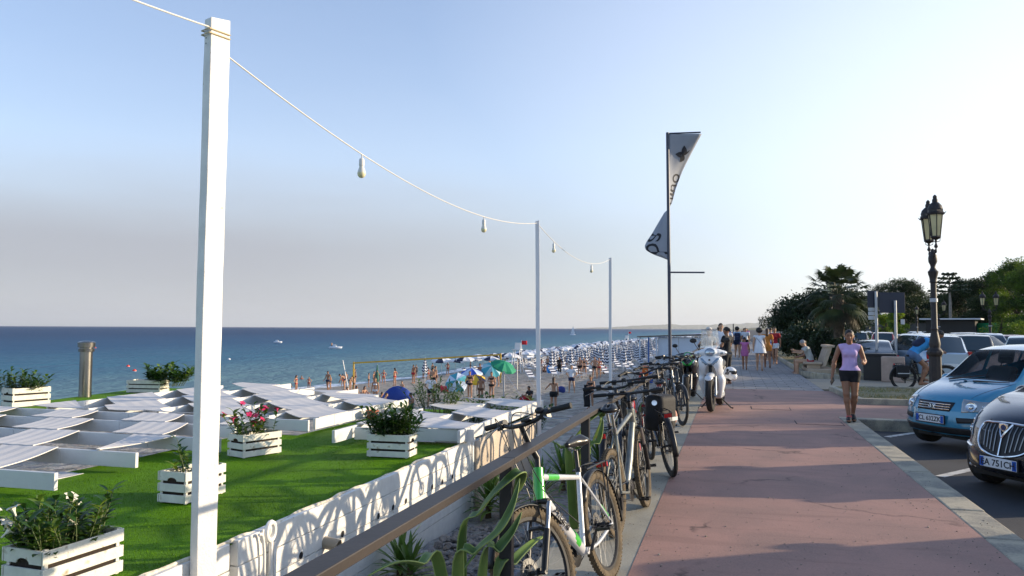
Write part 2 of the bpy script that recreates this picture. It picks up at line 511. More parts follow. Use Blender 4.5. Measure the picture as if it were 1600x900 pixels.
# =================================================================== SETTING
def nodes(m): return m.node_tree.nodes, m.node_tree.links
def ground_mat(name, base, dark, rough=0.85, fine=90, bump=0.5, crack=0.0, patch=1.2, lo=0.35, hi=0.7, streak=None, bdist=0.004):
    """walked-on surface: two tones in patches, fine grain, scuffs, hair cracks (world metres)"""
    m = bpy.data.materials.new(name); m.use_nodes = True; N, L = nodes(m); b = N['Principled BSDF']
    g = N.new('ShaderNodeNewGeometry')
    def noise(sc, det=5, st=(1, 1, 1), dist=0.0):
        mp = N.new('ShaderNodeMapping'); mp.inputs['Scale'].default_value = st; L.new(g.outputs['Position'], mp.inputs[0])
        n = N.new('ShaderNodeTexNoise'); n.inputs['Scale'].default_value = sc; n.inputs['Detail'].default_value = det; n.inputs['Distortion'].default_value = dist
        L.new(mp.outputs[0], n.inputs['Vector']); return n.outputs['Fac']
    def rng(x, a, bb, c=0, d=1):
        r = N.new('ShaderNodeMapRange'); L.new(x, r.inputs[0])
        for i, v in enumerate((a, bb, c, d)): r.inputs[i + 1].default_value = v
        return r.outputs[0]
    def mix(f, a, c, mode='MIX'):
        x = N.new('ShaderNodeMix'); x.data_type = 'RGBA'; x.blend_type = mode
        L.new(f, x.inputs[0])
        for i, v in ((6, a), (7, c)):
            if isinstance(v, tuple): x.inputs[i].default_value = (*v, 1)
            else: L.new(v, x.inputs[i])
        return x.outputs[2]
    col = mix(rng(noise(patch, 6, (1, 1, 1), 0.6), lo, hi), base, dark)
    col = mix(rng(noise(fine * 0.35, 3), 0.62, 0.8, 0, 0.45), col, tuple(c * 0.45 for c in base))
    col = mix(rng(noise(fine, 2), 0.35, 0.75, 0, 0.3), col, tuple(min(1, c * 1.5) for c in base))
    if streak:
        col = mix(rng(noise(streak[0], 7, streak[1], 1.2), 0.56, 0.72, 0, streak[2]), col, tuple(c * 0.55 for c in base))
    h = noise(fine, 4)
    if crack:
        vo = N.new('ShaderNodeTexVoronoi'); vo.feature = 'DISTANCE_TO_EDGE'; vo.inputs['Scale'].default_value = crack
        mp = N.new('ShaderNodeMapping'); L.new(g.outputs['Position'], mp.inputs[0])
        nd = N.new('ShaderNodeTexNoise'); nd.inputs['Scale'].default_value = 2.5; nd.inputs['Detail'].default_value = 5; L.new(g.outputs['Position'], nd.inputs['Vector'])
        ad = N.new('ShaderNodeMix'); ad.data_type = 'RGBA'; ad.blend_type = 'ADD'; ad.inputs[0].default_value = 0.6
        L.new(mp.outputs[0], ad.inputs[6]); L.new(nd.outputs['Color'], ad.inputs[7]); L.new(ad.outputs[2], vo.inputs['Vector'])
        mk = N.new('ShaderNodeMath'); mk.operation = 'MULTIPLY'
        L.new(rng(vo.outputs['Distance'], 0.0, 0.012, 1, 0), mk.inputs[0]); L.new(rng(noise(0.7, 3), 0.5, 0.6), mk.inputs[1])
        col = mix(mk.outputs[0], col, tuple(c * 0.3 for c in base))
    L.new(col, b.inputs['Base Color']); b.inputs['Roughness'].default_value = rough
    bp = N.new('ShaderNodeBump'); bp.inputs['Strength'].default_value = bump; bp.inputs['Distance'].default_value = bdist
    L.new(h, bp.inputs['Height']); L.new(bp.outputs[0], b.inputs['Normal'])
    MATS[name] = m
    return m
M_RED = ground_mat('red_paving', (0.37, 0.205, 0.160), (0.25, 0.155, 0.125), 0.8, 70, 0.5, crack=0.35, patch=1.3, streak=(1.4, (0.35, 2.4, 1), 0.5))
M_GREYSTRIP = ground_mat('strip_concrete', (0.37, 0.34, 0.265), (0.25, 0.235, 0.19), 0.85, 60, 0.5, patch=2.0)
M_KERB = ground_mat('kerb_stone', (0.43, 0.375, 0.27), (0.22, 0.205, 0.17), 0.85, 45, 0.7, patch=3.0, lo=0.4, hi=0.62, bdist=0.006)
M_ASPH = ground_mat('asphalt', (0.055, 0.056, 0.06), (0.04, 0.04, 0.044), 0.85, 80, 0.7, patch=0.8, streak=(0.8, (1, 1, 1), 0.4))
M_TAN = ground_mat('tan_paving', (0.36, 0.29, 0.20), (0.28, 0.24, 0.19), 0.85, 60, 0.5, patch=1.0)
M_SOIL = ground_mat('dry_soil', (0.27, 0.22, 0.12), (0.13, 0.135, 0.06), 0.95, 30, 1.0, patch=3.0, lo=0.4, hi=0.6, bdist=0.02)
# block paving beyond the red
def paver_mat():
    m = bpy.data.materials.new('grey_pavers'); m.use_nodes = True; N, L = nodes(m); b = N['Principled BSDF']
    g = N.new('ShaderNodeNewGeometry'); br = N.new('ShaderNodeTexBrick')
    L.new(g.outputs['Position'], br.inputs['Vector'])
    br.inputs['Scale'].default_value = 1.0; br.inputs['Brick Width'].default_value = 0.62; br.inputs['Row Height'].default_value = 0.42
    br.inputs['Mortar Size'].default_value = 0.012
    br.inputs['Color1'].default_value = (0.29, 0.27, 0.255, 1); br.inputs['Color2'].default_value = (0.235, 0.22, 0.21, 1); br.inputs['Mortar'].default_value = (0.09, 0.085, 0.08, 1)
    n = N.new('ShaderNodeTexNoise'); n.inputs['Scale'].default_value = 3; n.inputs['Detail'].default_value = 6; L.new(g.outputs['Position'], n.inputs['Vector'])
    hs = N.new('ShaderNodeHueSaturation'); mr = N.new('ShaderNodeMapRange'); L.new(n.outputs[0], mr.inputs[0])
    mr.inputs[1].default_value = .3; mr.inputs[2].default_value = .7; mr.inputs[3].default_value = .75; mr.inputs[4].default_value = 1.25
    L.new(mr.outputs[0], hs.inputs['Value']); L.new(br.outputs['Color'], hs.inputs['Color']); L.new(hs.outputs[0], b.inputs['Base Color'])
    b.inputs['Roughness'].default_value = .85
    bp = N.new('ShaderNodeBump'); bp.inputs['Strength'].default_value = .4; bp.inputs['Distance'].default_value = .01
    L.new(br.outputs['Fac'], bp.inputs['Height']); bp.invert = True; L.new(bp.outputs[0], b.inputs['Normal'])
    return m
M_PAVE = paver_mat()

SEA_Z = -5.1
SHORE = [(-30, -46.0), (45, -46.0), (70, -45.0), (78, -43.5), (94, -41.0), (105, -40.2), (130, -42), (183, -44), (273, -42.5), (510, -38), (1050, -33), (2100, -23.0), (2900, 160), (3700, 800)]
def shore_x(y): return interp(y, [s[0] for s in SHORE], [s[1] for s in SHORE])

# sea: one sheet to beyond the horizon
def sea_mat():
    m = bpy.data.materials.new('sea_water'); m.use_nodes = True; N, L = nodes(m); b = N['Principled BSDF']
    g = N.new('ShaderNodeNewGeometry'); sp = N.new('ShaderNodeSeparateXYZ'); L.new(g.outputs['Position'], sp.inputs[0])
    def noise(sc, st, det=5, dist=0.0, rot=0.0):
        mp = N.new('ShaderNodeMapping'); mp.inputs['Scale'].default_value = st; mp.inputs['Rotation'].default_value = (0, 0, rot); L.new(g.outputs['Position'], mp.inputs[0])
        n = N.new('ShaderNodeTexNoise'); n.inputs['Scale'].default_value = sc; n.inputs['Detail'].default_value = det; n.inputs['Distortion'].default_value = dist
        L.new(mp.outputs[0], n.inputs['Vector']); return n.outputs['Fac']
    def mr(x, a, c, d=0, e=1):
        r = N.new('ShaderNodeMapRange'); L.new(x, r.inputs[0])
        for i, v in enumerate((a, c, d, e)): r.inputs[i + 1].default_value = v
        return r.outputs[0]
    # offshore distance ~ -(x+30); shallow water is greener, the open sea deep blue
    nz = noise(0.012, (1, 0.35, 1), 4, 0.5)
    ad = N.new('ShaderNodeMath'); ad.operation = 'MULTIPLY_ADD'; L.new(nz, ad.inputs[0]); ad.inputs[1].default_value = 90; L.new(sp.outputs[0], ad.inputs[2])
    f = mr(ad.outputs[0], 0, -420)
    cr = N.new('ShaderNodeValToRGB'); L.new(f, cr.inputs[0]); e = cr.color_ramp.elements
    e[0].position = 0.0; e[0].color = (0.13, 0.23, 0.255, 1); e[1].position = 1.0; e[1].color = (0.008, 0.045, 0.12, 1)
    for p, c in ((0.12, (0.04, 0.145, 0.22, 1)), (0.35, (0.015, 0.082, 0.17, 1))):
        k = cr.color_ramp.elements.new(p); k.color = c
    L.new(cr.outputs[0], b.inputs['Base Color'])
    b.inputs['Roughness'].default_value = 0.45; b.inputs['IOR'].default_value = 1.33; b.inputs['Specular IOR Level'].default_value = 0.10
    add = N.new('ShaderNodeMath'); add.operation = 'ADD'
    L.new(noise(1.1, (1, 0.45, 1), 6, 0.6, 0.5), add.inputs[0])
    n2 = noise(0.13, (1, 0.28, 1), 6, 0.6, 0.35); m2 = N.new('ShaderNodeMath'); m2.operation = 'MULTIPLY'; L.new(n2, m2.inputs[0]); m2.inputs[1].default_value = 4.0
    L.new(m2.outputs[0], add.inputs[1])
    bp = N.new('ShaderNodeBump'); bp.inputs['Strength'].default_value = 1.0; bp.inputs['Distance'].default_value = 0.55
    L.new(add.outputs[0], bp.inputs['Height']); L.new(bp.outputs[0], b.inputs['Normal'])
    MATS['sea'] = m
    return m
mb = MB()
mb.add([(-45000, -3000, SEA_Z), (30000, -3000, SEA_Z), (30000, 60000, SEA_Z), (-45000, 60000, SEA_Z)], [(0, 1, 2, 3)])
mb.build('sea', sea_mat(), kind='structure')

# beach: pebbly sand falling to the water
def beach_z(x, y):
    s = x - shore_x(y)
    return interp(s, [-14, 0, 3, 8, 14, 24, 34, 42, 80], [SEA_Z - 1.4, SEA_Z, SEA_Z + 0.4, -4.25, -3.75, -3.1, -2.45, -2.38, -2.38])
def onbeach(px, py):
    d = ray(px, py); t = 20.0
    for i in range(60):
        p = d * t; z = beach_z(p.x, p.y) if p.x < -1 else -2.38
        t += ((z - CAM_H) / d.z - t) * .5
    p = V((0, 0, CAM_H)) + d * t; return V((p.x, p.y, beach_z(p.x, p.y)))
def beach_mat():
    m = bpy.data.materials.new('pebble_sand'); m.use_nodes = True; N, L = nodes(m); b = N['Principled BSDF']
    g = N.new('ShaderNodeNewGeometry')
    def noise(sc, det=5, dist=0.0):
        n = N.new('ShaderNodeTexNoise'); n.inputs['Scale'].default_value = sc; n.inputs['Detail'].default_value = det; n.inputs['Distortion'].default_value = dist
        L.new(g.outputs['Position'], n.inputs['Vector']); return n.outputs['Fac']
    cr = N.new('ShaderNodeValToRGB'); L.new(noise(1.6, 8, .4), cr.inputs[0]); e = cr.color_ramp.elements
    e[0].position = .34; e[0].color = (0.20, 0.16, 0.115, 1); e[1].position = .66; e[1].color = (0.49, 0.41, 0.30, 1)
    k = e.new(.5); k.color = (0.35, 0.29, 0.21, 1)
    vo = N.new('ShaderNodeTexVoronoi'); vo.inputs['Scale'].default_value = 5.0; L.new(g.outputs['Position'], vo.inputs['Vector'])
    mx = N.new('ShaderNodeMix'); mx.data_type = 'RGBA'; mx.blend_type = 'MULTIPLY'; mx.inputs[0].default_value = .5
    L.new(cr.outputs[0], mx.inputs[6]); L.new(vo.outputs['Color'], mx.inputs[7])
    hs = N.new('ShaderNodeHueSaturation'); hs.inputs['Saturation'].default_value = .35; hs.inputs['Value'].default_value = 1.25; L.new(mx.outputs[2], hs.inputs['Color'])
    mx2 = N.new('ShaderNodeMix'); mx2.data_type = 'RGBA'; mx2.inputs[0].default_value = .55; L.new(cr.outputs[0], mx2.inputs[6]); L.new(hs.outputs[0], mx2.inputs[7])
    # wet band just above the water line
    sp = N.new('ShaderNodeSeparateXYZ'); L.new(g.outputs['Position'], sp.inputs[0])
    wr = N.new('ShaderNodeMapRange'); L.new(sp.outputs[2], wr.inputs[0]); wr.inputs[1].default_value = SEA_Z + .12; wr.inputs[2].default_value = SEA_Z + .4
    mx3 = N.new('ShaderNodeMix'); mx3.data_type = 'RGBA'; L.new(wr.outputs[0], mx3.inputs[0]); mx3.inputs[6].default_value = (0.11, 0.095, 0.075, 1); L.new(mx2.outputs[2], mx3.inputs[7])
    L.new(mx3.outputs[2], b.inputs['Base Color'])
    rr = N.new('ShaderNodeMapRange'); L.new(sp.outputs[2], rr.inputs[0]); rr.inputs[1].default_value = SEA_Z + .12; rr.inputs[2].default_value = SEA_Z + .35; rr.inputs[3].default_value = .35; rr.inputs[4].default_value = .95
    L.new(rr.outputs[0], b.inputs['Roughness'])
    ad = N.new('ShaderNodeMath'); ad.operation = 'ADD'; L.new(noise(2.2, 6, .3), ad.inputs[0])
    m2 = N.new('ShaderNodeMath'); m2.operation = 'MULTIPLY'; L.new(noise(9, 4), m2.inputs[0]); m2.inputs[1].default_value = .3; L.new(m2.outputs[0], ad.inputs[1])
    bp = N.new('ShaderNodeBump'); bp.inputs['Strength'].default_value = 1; bp.inputs['Distance'].default_value = .28
    L.new(ad.outputs[0], bp.inputs['Height']); L.new(bp.outputs[0], b.inputs['Normal'])
    return m
mb = MB(); ys = [-30, 0, 15, 25, 32, 38, 42, 46, 50, 53, 56, 60, 64, 68, 73, 80, 90, 105, 130, 165, 200, 280, 370, 550, 755, 1100, 1500]
S = [-14, -6, -1.5, 0, 1, 2.2, 4, 6, 10, 14, 18, 24, 29, 34, 38]
P_ = []
for y in ys:
    row = []
    for s in S:
        x = shore_x(y) + s; row.append((x, y, beach_z(x, y)))
    row.append((-1.3 if y<1600 else shore_x(y)+44, y, -2.38)); P_.append(row)
mb.grid(P_, 0, True); mb.build('beach', beach_mat(), kind='structure', sharp=180)
# breaking foam: a lacy strip on the waterline
def foam_mat():
    m = bpy.data.materials.new('foam'); m.use_nodes = True; N, L = nodes(m); b = N['Principled BSDF']
    b.inputs['Base Color'].default_value = (.82, .84, .85, 1); b.inputs['Roughness'].default_value = .6
    g = N.new('ShaderNodeNewGeometry'); n = N.new('ShaderNodeTexNoise'); n.inputs['Scale'].default_value = 1.1; n.inputs['Detail'].default_value = 8
    L.new(g.outputs['Position'], n.inputs['Vector']); r = N.new('ShaderNodeMapRange'); L.new(n.outputs[0], r.inputs[0]); r.inputs[1].default_value = .36; r.inputs[2].default_value = .46
    L.new(r.outputs[0], b.inputs['Alpha']); return m
mb = MB(); rg = random.Random(4)
rows = []
for i in range(200):
    y = 45 + i * 0.9; w = 1.6 + 1.2 * math.sin(y * 0.35) * math.sin(y * 0.13 + 1) + (3.2 if 64 < y < 82 else 0)
    x = shore_x(y) - .2; rows.append([(x - 0.9 - w * .5 + .2 * math.sin(y * 1.3), y, SEA_Z + .02), (x - .2, y, SEA_Z + .10), (x + .5 + .25 * w, y, SEA_Z + .15)])
mb.grid(rows, 0, True); mb.build('surf', foam_mat(), kind='structure')

# land sheet inland (asphalt of the car park and road), reaching the horizon
mb = MB()
mb.add([(1.9, -60, -.2), (4000, -60, -.2), (4000, 6500, -.2), (900, 6500, -.2), (1.9, 1500, -.2)], [(0, 1, 2, 3, 4)])
mb.build('car_park', M_ASPH, kind='structure')
# promenade body
mb = MB(); mb.cbox(-1.35, 1.90, -8, 900, -2.9, -.012)
mb.build('promenade_base', M_GREYSTRIP, kind='structure')
mb = MB(); mb.cbox(-1.35, -.69, -8, 60, -.011, 0.0); mb.build('edge_strip', M_GREYSTRIP, kind='structure')
mb = MB(); mb.cbox(-.688, 1.90, -8, 22.2, -.011, .003); mb.build('red_path', M_RED, kind='structure')
mb = MB(); mb.cbox(-.688, 2.36, 22.203, 420, -.19, .001); mb.build('grey_path', M_PAVE, kind='structure')
# inspection covers let into the red
mb = MB()
for (x, y, w, l) in ((.75, 17.0, .75, .55), (1.45, 14.6, .75, .5), (1.55, 12.6, .0, .0)):
    if w:
        mb.cbox(x - w / 2, x + w / 2, y - l / 2, y + l / 2, .0031, .008)
mb.build('cover_plate', M_RED, kind='structure')
mb = MB()
for (x, y, w, l) in ((.75, 17.0, .79, .59), (1.45, 14.6, .79, .54)):
    mb.cbox(x - w / 2, x + w / 2, y - l / 2, y + l / 2, .003, .0045)
mb.build('cover_joint', mat('joint_dark', (.05, .04, .04), .9), kind='structure')
# side pavement in red behind the first bays
mb = MB(); mb.cbox(1.9, 14, 15.75, 18.55, -.19, .004); mb.cbox(1.9, 2.55, 18.55, 22.2, -.19, .004)
mb.build('red_side_path', M_RED, kind='structure')
mb = MB(); mb.cbox(2.36, 16, 22.9, 27.6, -.19, .006); mb.build('tan_path', M_TAN, kind='structure')
# kerbs
mb = MB(); rg = random.Random(2); y = -8
while y < 15.4:
    l = 1.0 if y < 14.4 else 15.45 - y
    mb.cbox(1.903, 2.20 + rg.uniform(-.008, .008), y + .004, y + l - .004, -.25, .006 + rg.uniform(-.003, .003)); y += l
x = 1.905
mb.cbox(1.905, 2.2, 15.46, 15.74, -.25, .007)
x = 2.21
while x < 14:
    mb.cbox(x, x + .99, 15.45, 15.74, -.25, .006 + rg.uniform(-.003, .003)); x += 1
mb.build('kerb', M_KERB, kind='structure', bevel=.018)
def kerb_ring(pts, w, z0, z1, closed=True):
    mb = MB(); n = len(pts)
    for i in range(n if closed else n - 1):
        a, b = V((*pts[i], 0)), V((*pts[(i + 1) % n], 0)); L = (b - a).length; k = max(1, round(L / 1.0)); d = (b - a) / L
        for j in range(k):
            p = a + d * (L * j / k + .006); q = a + d * (L * (j + 1) / k - .006)
            nrm = V((-d.y, d.x, 0)) * (w / 2)
            mb.beam(p + nrm + V((0, 0, (z0 + z1) / 2)), q + nrm + V((0, 0, (z0 + z1) / 2)), w, z1 - z0 + rg.uniform(-.006, .006))
    return mb
I1 = [(2.66, 18.56), (14, 18.56), (14, 22.8), (2.85, 22.8), (2.5, 22.5)]
kerb_ring(I1, .15, -.1, .13).build('island_kerb', M_KERB, kind='structure', bevel=.015)
mb = MB(); flat_poly(mb, [(2.8, 18.7), (13.9, 18.7), (13.9, 22.65), (2.7, 22.65)], .09); mb.build('island_soil', M_SOIL, kind='structure')
I2 = [(2.42, 30.0), (3.4, 27.7), (14, 27.7), (14, 60), (2.42, 60)]
kerb_ring(I2, .15, -.1, .13).build('island_kerb', M_KERB, kind='structure', bevel=.015)
mb = MB(); flat_poly(mb, [(2.57, 30.1), (3.5, 27.85), (13.9, 27.85), (13.9, 59.9), (2.57, 59.9)], .09); mb.build('island_soil', M_SOIL, kind='structure')
# tufts of dry grass on the islands
mb = MB(); rg = random.Random(8)
for i in range(5200):
    if i < 3000: x, y = rg.uniform(2.8, 9), rg.uniform(18.7, 22.6)
    else: x, y = rg.uniform(2.6, 12), rg.uniform(27.9, 42)
    if mnoise.noise(V((x * .9, y * .9, 0))) < -.1: continue
    h = rg.uniform(.03, .11); a = rg.uniform(0, 6.28); lx, ly = math.cos(a) * h * .6, math.sin(a) * h * .6; w = .006
    mb.add([(x - w, y, .085), (x + w, y, .085), (x + lx, y + ly, .085 + h)], [(0, 1, 2)], 0)
mb.build('dry_grass', leafmat('dry_grass_leaf', (.30, .25, .10), (.12, .15, .05)), kind='stuff', label='sparse dry grass on the kerbed planting islands', cat='grass')
# bay lines, 45 degree bays
mb = MB(); d = V((math.sin(R(38)), math.cos(R(38)), 0)); nn = V((d.y, -d.x, 0))
for (x, y) in ((2.55, 14.65), (2.5, 10.92), (2.45, 7.3), (2.45, 3.6), (2.45, -.1)):
    a = V((x, y, -.196)); b = a + d * 5.2; w = nn * .06
    if y > 14: b = a + d * 1.3
    mb.add([a - w, a + w, b + w, b - w], [(0, 1, 2, 3)])
mb.build('bay_line', mat('road_paint', (.62, .60, .55), .7, var=.2, vscale=6, col2=(.12, .12, .12), c2scale=9, c2lo=.55, c2hi=.7), kind='structure')
# cobbled bed between the promenade wall and the beach bar
def cobble_mat():
    m = bpy.data.materials.new('cobbles'); m.use_nodes = True; N, L = nodes(m); b = N['Principled BSDF']
    g = N.new('ShaderNodeNewGeometry'); vo = N.new('ShaderNodeTexVoronoi'); vo.inputs['Scale'].default_value = 17; L.new(g.outputs['Position'], vo.inputs['Vector'])
    hs = N.new('ShaderNodeHueSaturation'); hs.inputs['Saturation'].default_value = .12; hs.inputs['Value'].default_value = .5; L.new(vo.outputs['Color'], hs.inputs['Color'])
    mx = N.new('ShaderNodeMix'); mx.data_type = 'RGBA'; mx.inputs[0].default_value = .55; mx.inputs[6].default_value = (.14, .135, .13, 1); L.new(hs.outputs[0], mx.inputs[7]); L.new(mx.outputs[2], b.inputs['Base Color'])
    bp = N.new('ShaderNodeBump'); bp.inputs['Strength'].default_value = 1; bp.inputs['Distance'].default_value = .03; bp.invert = True; L.new(vo.outputs['Distance'], bp.inputs['Height']); L.new(bp.outputs[0], b.inputs['Normal'])
    b.inputs['Roughness'].default_value = .8
    return m
M_COB = cobble_mat()
mb = MB(); rg = random.Random(5)
P_ = [[(x, y, -1.03 + .10 * mnoise.noise(V((x * 1.5, y * 1.5, 0))) + (.12 if x > -1.9 else 0)) for x in np.linspace(-3.6, -1.36, 12)] for y in np.linspace(-3, 16.5, 60)]
mb.grid(P_, 0, True); mb.build('cobble_bed', M_COB, kind='structure')
mb = MB(); mb.cbox(-3.6, -1.36, 16.0, 16.5, -2.6, -1.1); mb.build('bed_wall', M_GREYSTRIP, kind='structure')
mb = MB()
for i in range(2600):
    x, y = rg.uniform(-3.5, -1.4), rg.uniform(1.5, 10)
    z = -1.03 + .10 * mnoise.noise(V((x * 1.5, y * 1.5, 0))) + (.10 if x > -1.9 else 0)
    r = rg.uniform(.025, .06); M = Euler((rg.uniform(-.4, .4), rg.uniform(-.4, .4), rg.uniform(0, 6.28))).to_matrix()
    mb.ell((x, y, z + r * .25), (r * 1.2, r * .9, r * .55), 6, 4, M)
mb.build('cobble', mat('cobble_stone', (.20, .19, .18), .75, var=.5, vscale=9), kind='stuff', label='grey rounded cobbles covering the bed beside the white wall', cat='cobbles')

mb = MB(); rg = random.Random(51)
for i in range(2600):
    y = 3.5 + 14 * rg.random() ** 1.7; x = rg.uniform(-1.2, 2.1); r = rg.uniform(.002, .006) * (1 + (i % 40 == 0))
    if abs(x - .6) < .9 and rg.random() < .55: continue
    mb.ell((x, y, .006), (r * 1.3, r, r * .7), 5, 3, rotz(rg.uniform(0, 6)))
mb.build('grit', mat('grit_stone', (.30, .25, .20), .9, var=.6, vscale=30), kind='stuff', label='fine grit and small stones scattered over the promenade', cat='grit')
# distant land: headland with low hills, and a faint range far behind
def hills(name, pts, depth, m, seed):
    mb = MB(); P_ = []
    n = 120
    for i in range(n):
        t = i / (n - 1); k = t * (len(pts) - 1); a = int(min(k, len(pts) - 2)); f = k - a
        x = pts[a][0] * (1 - f) + pts[a + 1][0] * f; y = pts[a][1] * (1 - f) + pts[a + 1][1] * f; h = pts[a][2] * (1 - f) + pts[a + 1][2] * f
        row = []
        for j in range(14):
            s = j / 13; prof = math.sin(math.pi * min(1, s * 1.0)) ** .7
            hh = h * prof * (1 + .25 * mnoise.noise(V((x * .003 + seed, y * .003, s * .8)))) + h * .08 * mnoise.noise(V((x * .012, y * .012, s * 2)))
            row.append((x + depth[0] * s, y + depth[1] * s, SEA_Z - .5 + max(0, hh) * (1 if 0 < j < 13 else 0)))
        P_.append(row)
    mb.grid(P_, 0, True); mb.build(name, m, kind='structure', sharp=180)
M_HILL = mat('hill_scrub', (.10, .11, .06), .95, var=.4, vscale=.01, col2=(.26, .22, .14), c2scale=.012, world=True)
hills('headland', [(-90, 3700, 4), (0, 3750, 14), (120, 3850, 22), (300, 4000, 28), (550, 4200, 30), (900, 4300, 36), (1500, 4300, 30)], (300, 1300), M_HILL, 3)
hills('far_mountains', [(-4200, 21000, 20), (-3000, 22000, 80), (-2000, 22500, 140), (-1000, 23000, 130), (500, 24000, 210), (3000, 25000, 250)], (0, 2500), M_HILL, 8)
# =================================================================== BEACH BAR ROOF WITH ARTIFICIAL TURF
M_WHITE = mat('white_boards', (0.66, 0.66, 0.64), 0.55, var=0.05, vscale=4, bump=0.2, bscale=25, col2=(0.60, 0.57, 0.49), c2scale=3.5, c2lo=0.6, c2hi=0.8)
M_WHITE2 = mat('white_paint_old', (0.76, 0.745, 0.70), 0.55, var=0.07, vscale=9, bump=0.35, bscale=60, col2=(0.42, 0.34, 0.24), c2scale=14, c2lo=0.68, c2hi=0.76)
M_CLOTH = mat('white_canvas', (0.64, 0.61, 0.58), 0.85, var=0.05, vscale=2.0, bump=0.15, bscale=60)
M_DARK = mat('dark_hole', (0.015, 0.015, 0.016), 0.9)
def turf_mat():
    m = bpy.data.materials.new('artificial_turf'); m.use_nodes = True; N, L = nodes(m); b = N['Principled BSDF']
    g = N.new('ShaderNodeNewGeometry')
    n = N.new('ShaderNodeTexNoise'); n.inputs['Scale'].default_value = 120; n.inputs['Detail'].default_value = 3; L.new(g.outputs['Position'], n.inputs['Vector'])
    n2 = N.new('ShaderNodeTexNoise'); n2.inputs['Scale'].default_value = 1.3; n2.inputs['Detail'].default_value = 5; L.new(g.outputs['Position'], n2.inputs['Vector'])
    cr = N.new('ShaderNodeValToRGB'); L.new(n.outputs[0], cr.inputs[0]); e = cr.color_ramp.elements
    e[0].position = .3; e[0].color = (.05, .15, .001, 1); e[1].position = .7; e[1].color = (.17, .38, .003, 1)
    hs = N.new('ShaderNodeHueSaturation'); mr = N.new('ShaderNodeMapRange'); L.new(n2.outputs[0], mr.inputs[0]); mr.inputs[1].default_value = .3; mr.inputs[2].default_value = .7; mr.inputs[3].default_value = .75; mr.inputs[4].default_value = 1.2
    L.new(mr.outputs[0], hs.inputs['Value']); L.new(cr.outputs[0], hs.inputs['Color']); L.new(hs.outputs[0], b.inputs['Base Color'])
    b.inputs['Roughness'].default_value = .7; b.inputs['Specular IOR Level'].default_value = .12
    b.inputs['Sheen Tint'].default_value = (.4, .9, .2, 1)
    ad = N.new('ShaderNodeMath'); ad.operation = 'MULTIPLY_ADD'; L.new(n2.outputs[0], ad.inputs[0]); ad.inputs[1].default_value = 1.5; L.new(n.outputs[0], ad.inputs[2])
    bp = N.new('ShaderNodeBump'); bp.inputs['Strength'].default_value = 1; bp.inputs['Distance'].default_value = .03
    L.new(ad.outputs[0], bp.inputs['Height']); L.new(bp.outputs[0], b.inputs['Normal'])
    return m
M_TURF = turf_mat()
bar = thing('beach_bar', 'white boarded beach bar building with bright green artificial turf roof', 'building', (-3.62, 0, 0))
B0 = V((-3.62, 0, 0))
def turf_surface(x0, x1, y0, y1, nx, ny, inside=lambda x, y: True):
    mb = MB(); P_ = []
    xs = np.linspace(x0, x1, nx); ysv = np.linspace(y0, y1, ny)
    for x in xs: P_.append([(x, y, .012 * mnoise.noise(V((x * .9, y * .9, 1)))) for y in ysv])
    mb.grid(P_, 0, True); return mb
mbt = turf_surface(-7.25, -3.66, -3, 10.45, 30, 90)
mbt.grid([[(x, y, .0) for y in np.linspace(-3, 5.9, 10)] for x in np.linspace(-13.6, -7.251, 10)], 0, True)
mbt.grid([[(x - (y - 6) * .16, y, 0.0) for y in np.linspace(5.901, 17.4, 14)] for x in np.linspace(-13.4, -11.0, 4)], 0, True)
mbt.grid([[(x, y, .0) for y in np.linspace(9.6, 14.6, 8)] for x in np.linspace(-6.4, -5.25, 4)], 0, True)
mbt.build('turf', M_TURF, bar, at=B0)
# short blades fringe near the camera so the turf edge is not a knife cut
mb = MB(); rg = random.Random(3)
for i in range(26000):
    y = rg.uniform(2.9, 10.4) if i % 3 else rg.uniform(2.9, 7); x = -3.68 - abs(rg.gauss(0, .02)) if i < 5000 else rg.uniform(-6.8, -3.68)
    h = rg.uniform(.012, .024); a = rg.uniform(0, 6.28); w = .0022
    mb.add([(x - w * math.sin(a), y + w * math.cos(a), 0), (x + w * math.sin(a), y - w * math.cos(a), 0), (x + math.cos(a) * h * .5, y + math.sin(a) * h * .5, h)], [(0, 1, 2)], 0)
o = mb.build('turf_blades', M_TURF, bar, at=B0); o['kind'] = 'stuff'
# roof body under the turf
mb = MB(); mb.cbox(-7.2, -3.70, -3, 10.4, -.22, -.02); mb.cbox(-13.5, -7.21, -3, 5.9, -.22, -.02); mb.cbox(-13.3, -12.3, 5.91, 17.0, -.22, -.02)
mb.build('roof', M_WHITE, bar, at=B0)
# facade: horizontal boards, top board a little uneven
mb = MB(); rg = random.Random(6)
zt = .012
bands = [(.03, -.16), (-.168, -.36), (-.368, -.57), (-.578, -.80), (-.808, -1.15)]
for i, (a, b) in enumerate(bands):
    for (y0, y1) in ((-3, 5.02), (5.12, 10.55)):
        mb.cbox(-3.69, -3.62 + (.004 if i % 2 else 0), y0, y1, b, a)
mb.build('facade', M_WHITE2, bar, at=B0, bevel=.003)
mb = MB(); mb.cbox(-3.74, -3.70, -3, 10.5, -2.4, -.0); mb.build('wall', M_WHITE, bar, at=B0)
mb = MB(); mb.cbox(-7.2, -3.75, 10.3, 10.36, -2.4, -.22); mb.cbox(-7.2, -7.15, 5.9, 10.36, -2.4, -.22)
mb.build('wall', M_WHITE, bar, at=B0)
# corner post of the facade at its far end + ridge batten
mb = MB(); mb.cbox(-3.70, -3.60, 10.55, 10.66, -1.15, .06); mb.build('corner_post', M_WHITE2, bar, at=B0, bevel=.005)
